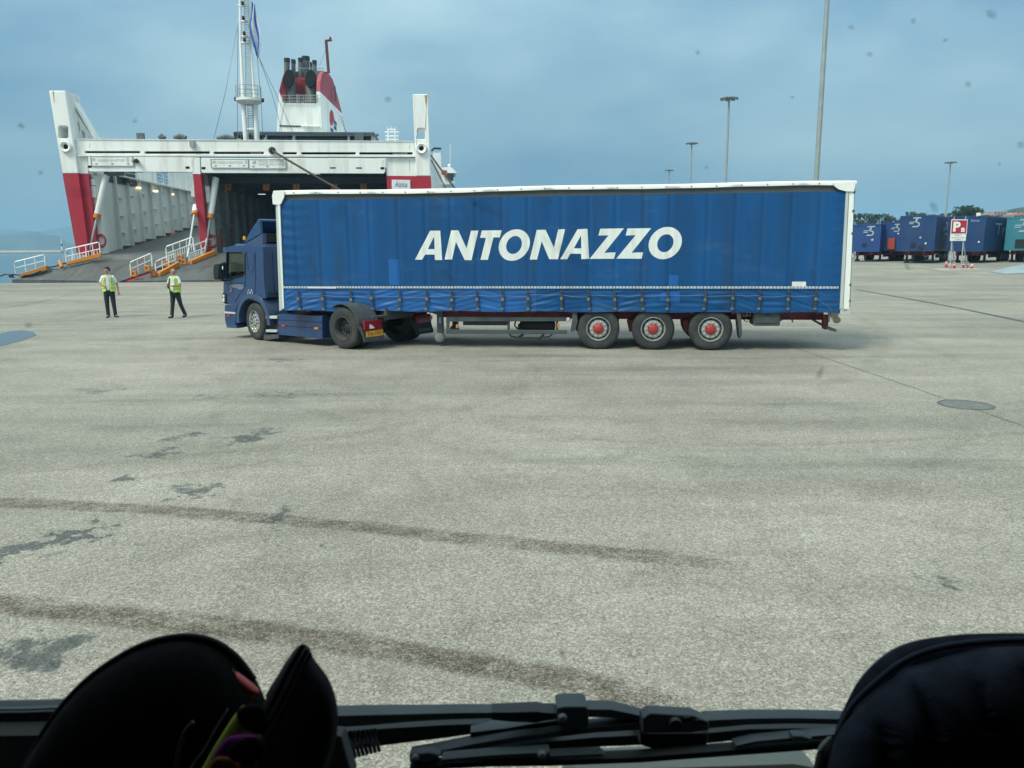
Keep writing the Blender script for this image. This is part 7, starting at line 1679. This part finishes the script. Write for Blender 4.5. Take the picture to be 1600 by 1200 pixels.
def dense(pts, closed=True, m=6):
    """Catmull-Rom through px points"""
    out_ = []; n = len(pts)
    for i in range(n if closed else n - 1):
        p0, p1, p2, p3 = (Vector((*(pts[j % n] if closed else pts[max(0, min(n - 1, j))]), 0)) for j in (i - 1, i, i + 1, i + 2))
        for k in range(m):
            t_ = k / m; q = .5 * ((2 * p1) + (p2 - p0) * t_ + (2 * p0 - 5 * p1 + 4 * p2 - p3) * t_ * t_ + (3 * p1 - p0 - 3 * p2 + p3) * t_ ** 3); out_.append((q.x, q.y))
    if not closed: out_.append(pts[-1])
    return out_
hc = B(280, 1260, .80)
H1 = empty('hat', 'floppy black felt hat with curled brim and coral band on the left of the dashboard', 'hat', (hc.x, hc.y, dashz))
def reparent(o, P):
    o.parent = P; o.matrix_parent_inverse = ROOTM[P.name].inverted(); return o
ol = dense([(30, 1215), (75, 1130), (125, 1070), (180, 1028), (235, 1001), (290, 991.5), (335, 1000), (370, 1024), (400, 1062), (418, 1105), (425, 1160), (420, 1240), (330, 1320), (180, 1330), (60, 1290)])
reparent(blob('hat_crown', ol, .86, .05, M['hat'], None, .06), H1)
eg = dense([(32, 1210), (75, 1130), (125, 1070), (180, 1028), (235, 1001), (290, 991.5), (335, 1000), (370, 1024), (398, 1060)], False)
b = MB(); b.tube([B(x, y + 2, .855) for x, y in eg], .0032, 8); reparent(b.build('hat_brim_edge', M['hatedge'], None, smooth=180), H1)
ol = dense([(468, 1008), (482, 1010), (490, 1028), (512, 1058), (524, 1088), (528, 1120), (524, 1160), (505, 1215), (470, 1280), (380, 1290), (340, 1240), (372, 1185), (402, 1120), (430, 1062), (452, 1026)])
reparent(blob('hat_brim', ol, .82, .018, M['hatedge'], None, .02, tilt=(-.35, 0)), H1)
for off, rr_2 in ((0, .0026), (13, .0018), (24, .0016)):
    b = MB(); pts = dense([(474 + off * .5, 1008 + off * .5), (452 + off, 1045), (425 + off, 1100), (395 + off, 1155), (365 + off, 1215)], False); b.tube([B(x, y, .795 + .02 * (x - 380) / 100 * -.3) for x, y in pts], rr_2, 8)
    reparent(b.build('brim_stitching', M['hatedge'] if off else M['hat'], None, smooth=180), H1)
ol = dense([(472, 1009), (455, 1024), (436, 1052), (415, 1088), (428, 1098), (446, 1070), (466, 1030)])
reparent(blob('brim_inside', ol, .845, .008, M['hat'], None, .008), H1)
reparent(blob('coral_band', dense([(366, 1049), (384, 1061), (402, 1076), (406, 1083), (400, 1088), (394, 1092), (380, 1076), (370, 1062)]), .80, .006, M['coral'], None, .006), H1)
reparent(blob('band_edge', dense([(363, 1045), (367, 1049), (371, 1061), (384, 1079), (396, 1094), (391, 1094), (376, 1076), (366, 1060)]), .798, .002, mat('band_grey', (.07, .07, .065), .8), None, .002), H1)
LM = bpy.data.materials.new('patterned_lining'); LM.use_nodes = True; t_ = LM.node_tree; pb = t_.nodes['Principled BSDF']; pb.inputs['Roughness'].default_value = .8; pb.inputs['Specular IOR Level'].default_value = .1
tcn = t_.nodes.new('ShaderNodeTexCoord'); vn = t_.nodes.new('ShaderNodeTexNoise'); vn.inputs['Scale'].default_value = 22; vn.inputs['Detail'].default_value = 1; t_.links.new(tcn.outputs['Object'], vn.inputs['Vector'])
cr_ = t_.nodes.new('ShaderNodeValToRGB'); cr_.color_ramp.interpolation = 'EASE'
els = cr_.color_ramp.elements; els[0].position = 0; els[0].color = (.18, .22, .035, 1); els[1].position = .47; els[1].color = (.17, .20, .035, 1)
for p_, c_ in ((.53, (.09, .015, .10, 1)), (.60, (.035, .01, .012, 1)), (.66, (.15, .07, .01, 1))): e_ = els.new(p_); e_.color = c_
t_.links.new(vn.outputs['Fac'], cr_.inputs[0]); t_.links.new(cr_.outputs[0], pb.inputs['Base Color'])
M['lime'] = mat('lime_cloth', (.33, .40, .07), .8, spec=.1); M['purple'] = mat('purple_cloth', (.15, .025, .16), .8, spec=.1, var=.5, scale=30); M['rustcloth'] = mat('rust_cloth', (.22, .09, .03), .8, spec=.1, var=.5, scale=30)
ln_ = reparent(blob('lining', dense([(376, 1105), (388, 1108), (402, 1130), (410, 1150), (400, 1200), (380, 1260), (290, 1250), (318, 1196), (346, 1148)]), .79, .006, M['lime'], None, .006), H1)
reparent(blob('lining_patch', dense([(350, 1158), (362, 1150), (392, 1148), (405, 1160), (398, 1210), (360, 1230), (325, 1215), (334, 1180)]), .781, .004, M['purple'], None, .003), H1)
reparent(blob('lining_patch', dense([(332, 1188), (350, 1182), (372, 1190), (378, 1230), (330, 1250), (316, 1225)]), .776, .003, M['rustcloth'], None, .002), H1)
reparent(blob('lining_patch', dense([(370, 1112), (390, 1100), (410, 1104), (420, 1128), (412, 1146), (392, 1144), (376, 1132)]), .777, .004, M['hat'], None, .003), H1)
reparent(blob('lining_patch', dense([(358, 1168), (378, 1154), (400, 1152), (416, 1166), (402, 1190), (378, 1190), (360, 1186)]), .770, .004, M['hat'], None, .003), H1)
b = MB(); b.tube([B(x, y, .775) for x, y in dense([(302, 1128), (289, 1144), (281, 1168), (274, 1205), (270, 1240)], False)], [.0022] * 25, 8); reparent(b.build('chin_strap', mat('strap_grey', (.035, .035, .036), .6), None, smooth=180), H1)
b = MB(); b.tube([B(x, y, .775) for x, y in dense([(356, 1108), (338, 1136), (318, 1172), (300, 1196), (285, 1230)], False)], .0006, 5); reparent(b.build('loose_thread', M['alu'], None, smooth=180), H1)
hc = B(1480, 1270, .82)
H2 = empty('hat', 'navy-black cloth hat with gathered crown on the right of the dashboard', 'hat', (hc.x, hc.y, dashz))
reparent(blob('hat_brim', dense([(1292, 1230), (1303, 1150), (1316, 1112), (1336, 1074), (1366, 1040), (1402, 1014), (1445, 999), (1500, 991), (1560, 989), (1620, 990), (1700, 1000), (1760, 1050), (1780, 1200), (1700, 1330), (1400, 1330)]), .88, .02, M['cap'], None, .05), H2)
def folds(x, y):
    o = 0
    for (fx_, fy_, dx, dy, wd, am) in ((1418, 1052, 16, 130, 14, .016), (1362, 1108, 10, 100, 12, .014), (1500, 1030, 6, 160, 16, .010), (1580, 1020, 0, 160, 16, .012)):
        t_ = max(0, min(1, (y - fy_) / 180)); xx = fx_ + dx * math.sin(t_ * 3); d_ = (x - xx) / wd
        if y > fy_ - 10: o -= am * (1.0 if d_ < 0 else .0) * math.exp(-(d_ / 1.6) ** 2) * min(1, (y - fy_ + 10) / 25)
    return o
reparent(blob('hat_crown', dense([(1296, 1230), (1306, 1160), (1330, 1122), (1362, 1092), (1398, 1066), (1420, 1048), (1450, 1040), (1500, 1026), (1560, 1012), (1640, 1012), (1720, 1030), (1760, 1120), (1740, 1320), (1380, 1320)], m=8), .84, .055, M['cap'], None, .04, rings=16, wrinkle=folds), H2)
b = MB(); b.tube([B(x, y, .852) for x, y in dense([(1308, 1148), (1330, 1105), (1366, 1068), (1410, 1034), (1460, 1014), (1520, 1004), (1600, 1000), (1680, 1006)], False)], .0035, 8); reparent(b.build('crown_seam', mat('seam_cloth', (.035, .045, .060), .9, spec=.1), None, smooth=180), H2)
reparent(blob('brim_underside', dense([(1276, 1176), (1292, 1160), (1297, 1154), (1300, 1175), (1312, 1240), (1270, 1240)]), .86, .006, mat('hat_brown', (.045, .036, .030), .8), None, .006), H2)
reparent(blob('brim_binding', dense([(1277, 1174), (1284, 1162), (1297, 1150), (1299, 1154), (1288, 1166), (1282, 1177)]), .85, .004, mat('binding_grey', (.10, .13, .12), .7), None, .004), H2)

# ------------------------------------------------------------------ air
hz = bpy.data.materials.new('haze'); hz.use_nodes = True; t_ = hz.node_tree; t_.nodes.clear()
o_ = t_.nodes.new('ShaderNodeOutputMaterial'); pv = t_.nodes.new('ShaderNodeVolumePrincipled'); pv.inputs['Color'].default_value = (.40, .71, .96, 1); pv.inputs['Density'].default_value = 0.00036; pv.inputs['Anisotropy'].default_value = 0.0
t_.links.new(pv.outputs[0], o_.inputs['Volume'])
tag(MB().box(-7100, 7100, -160, 7100, -4, 190).build('haze', hz), kind='stuff')
bpy.context.view_layer.update()
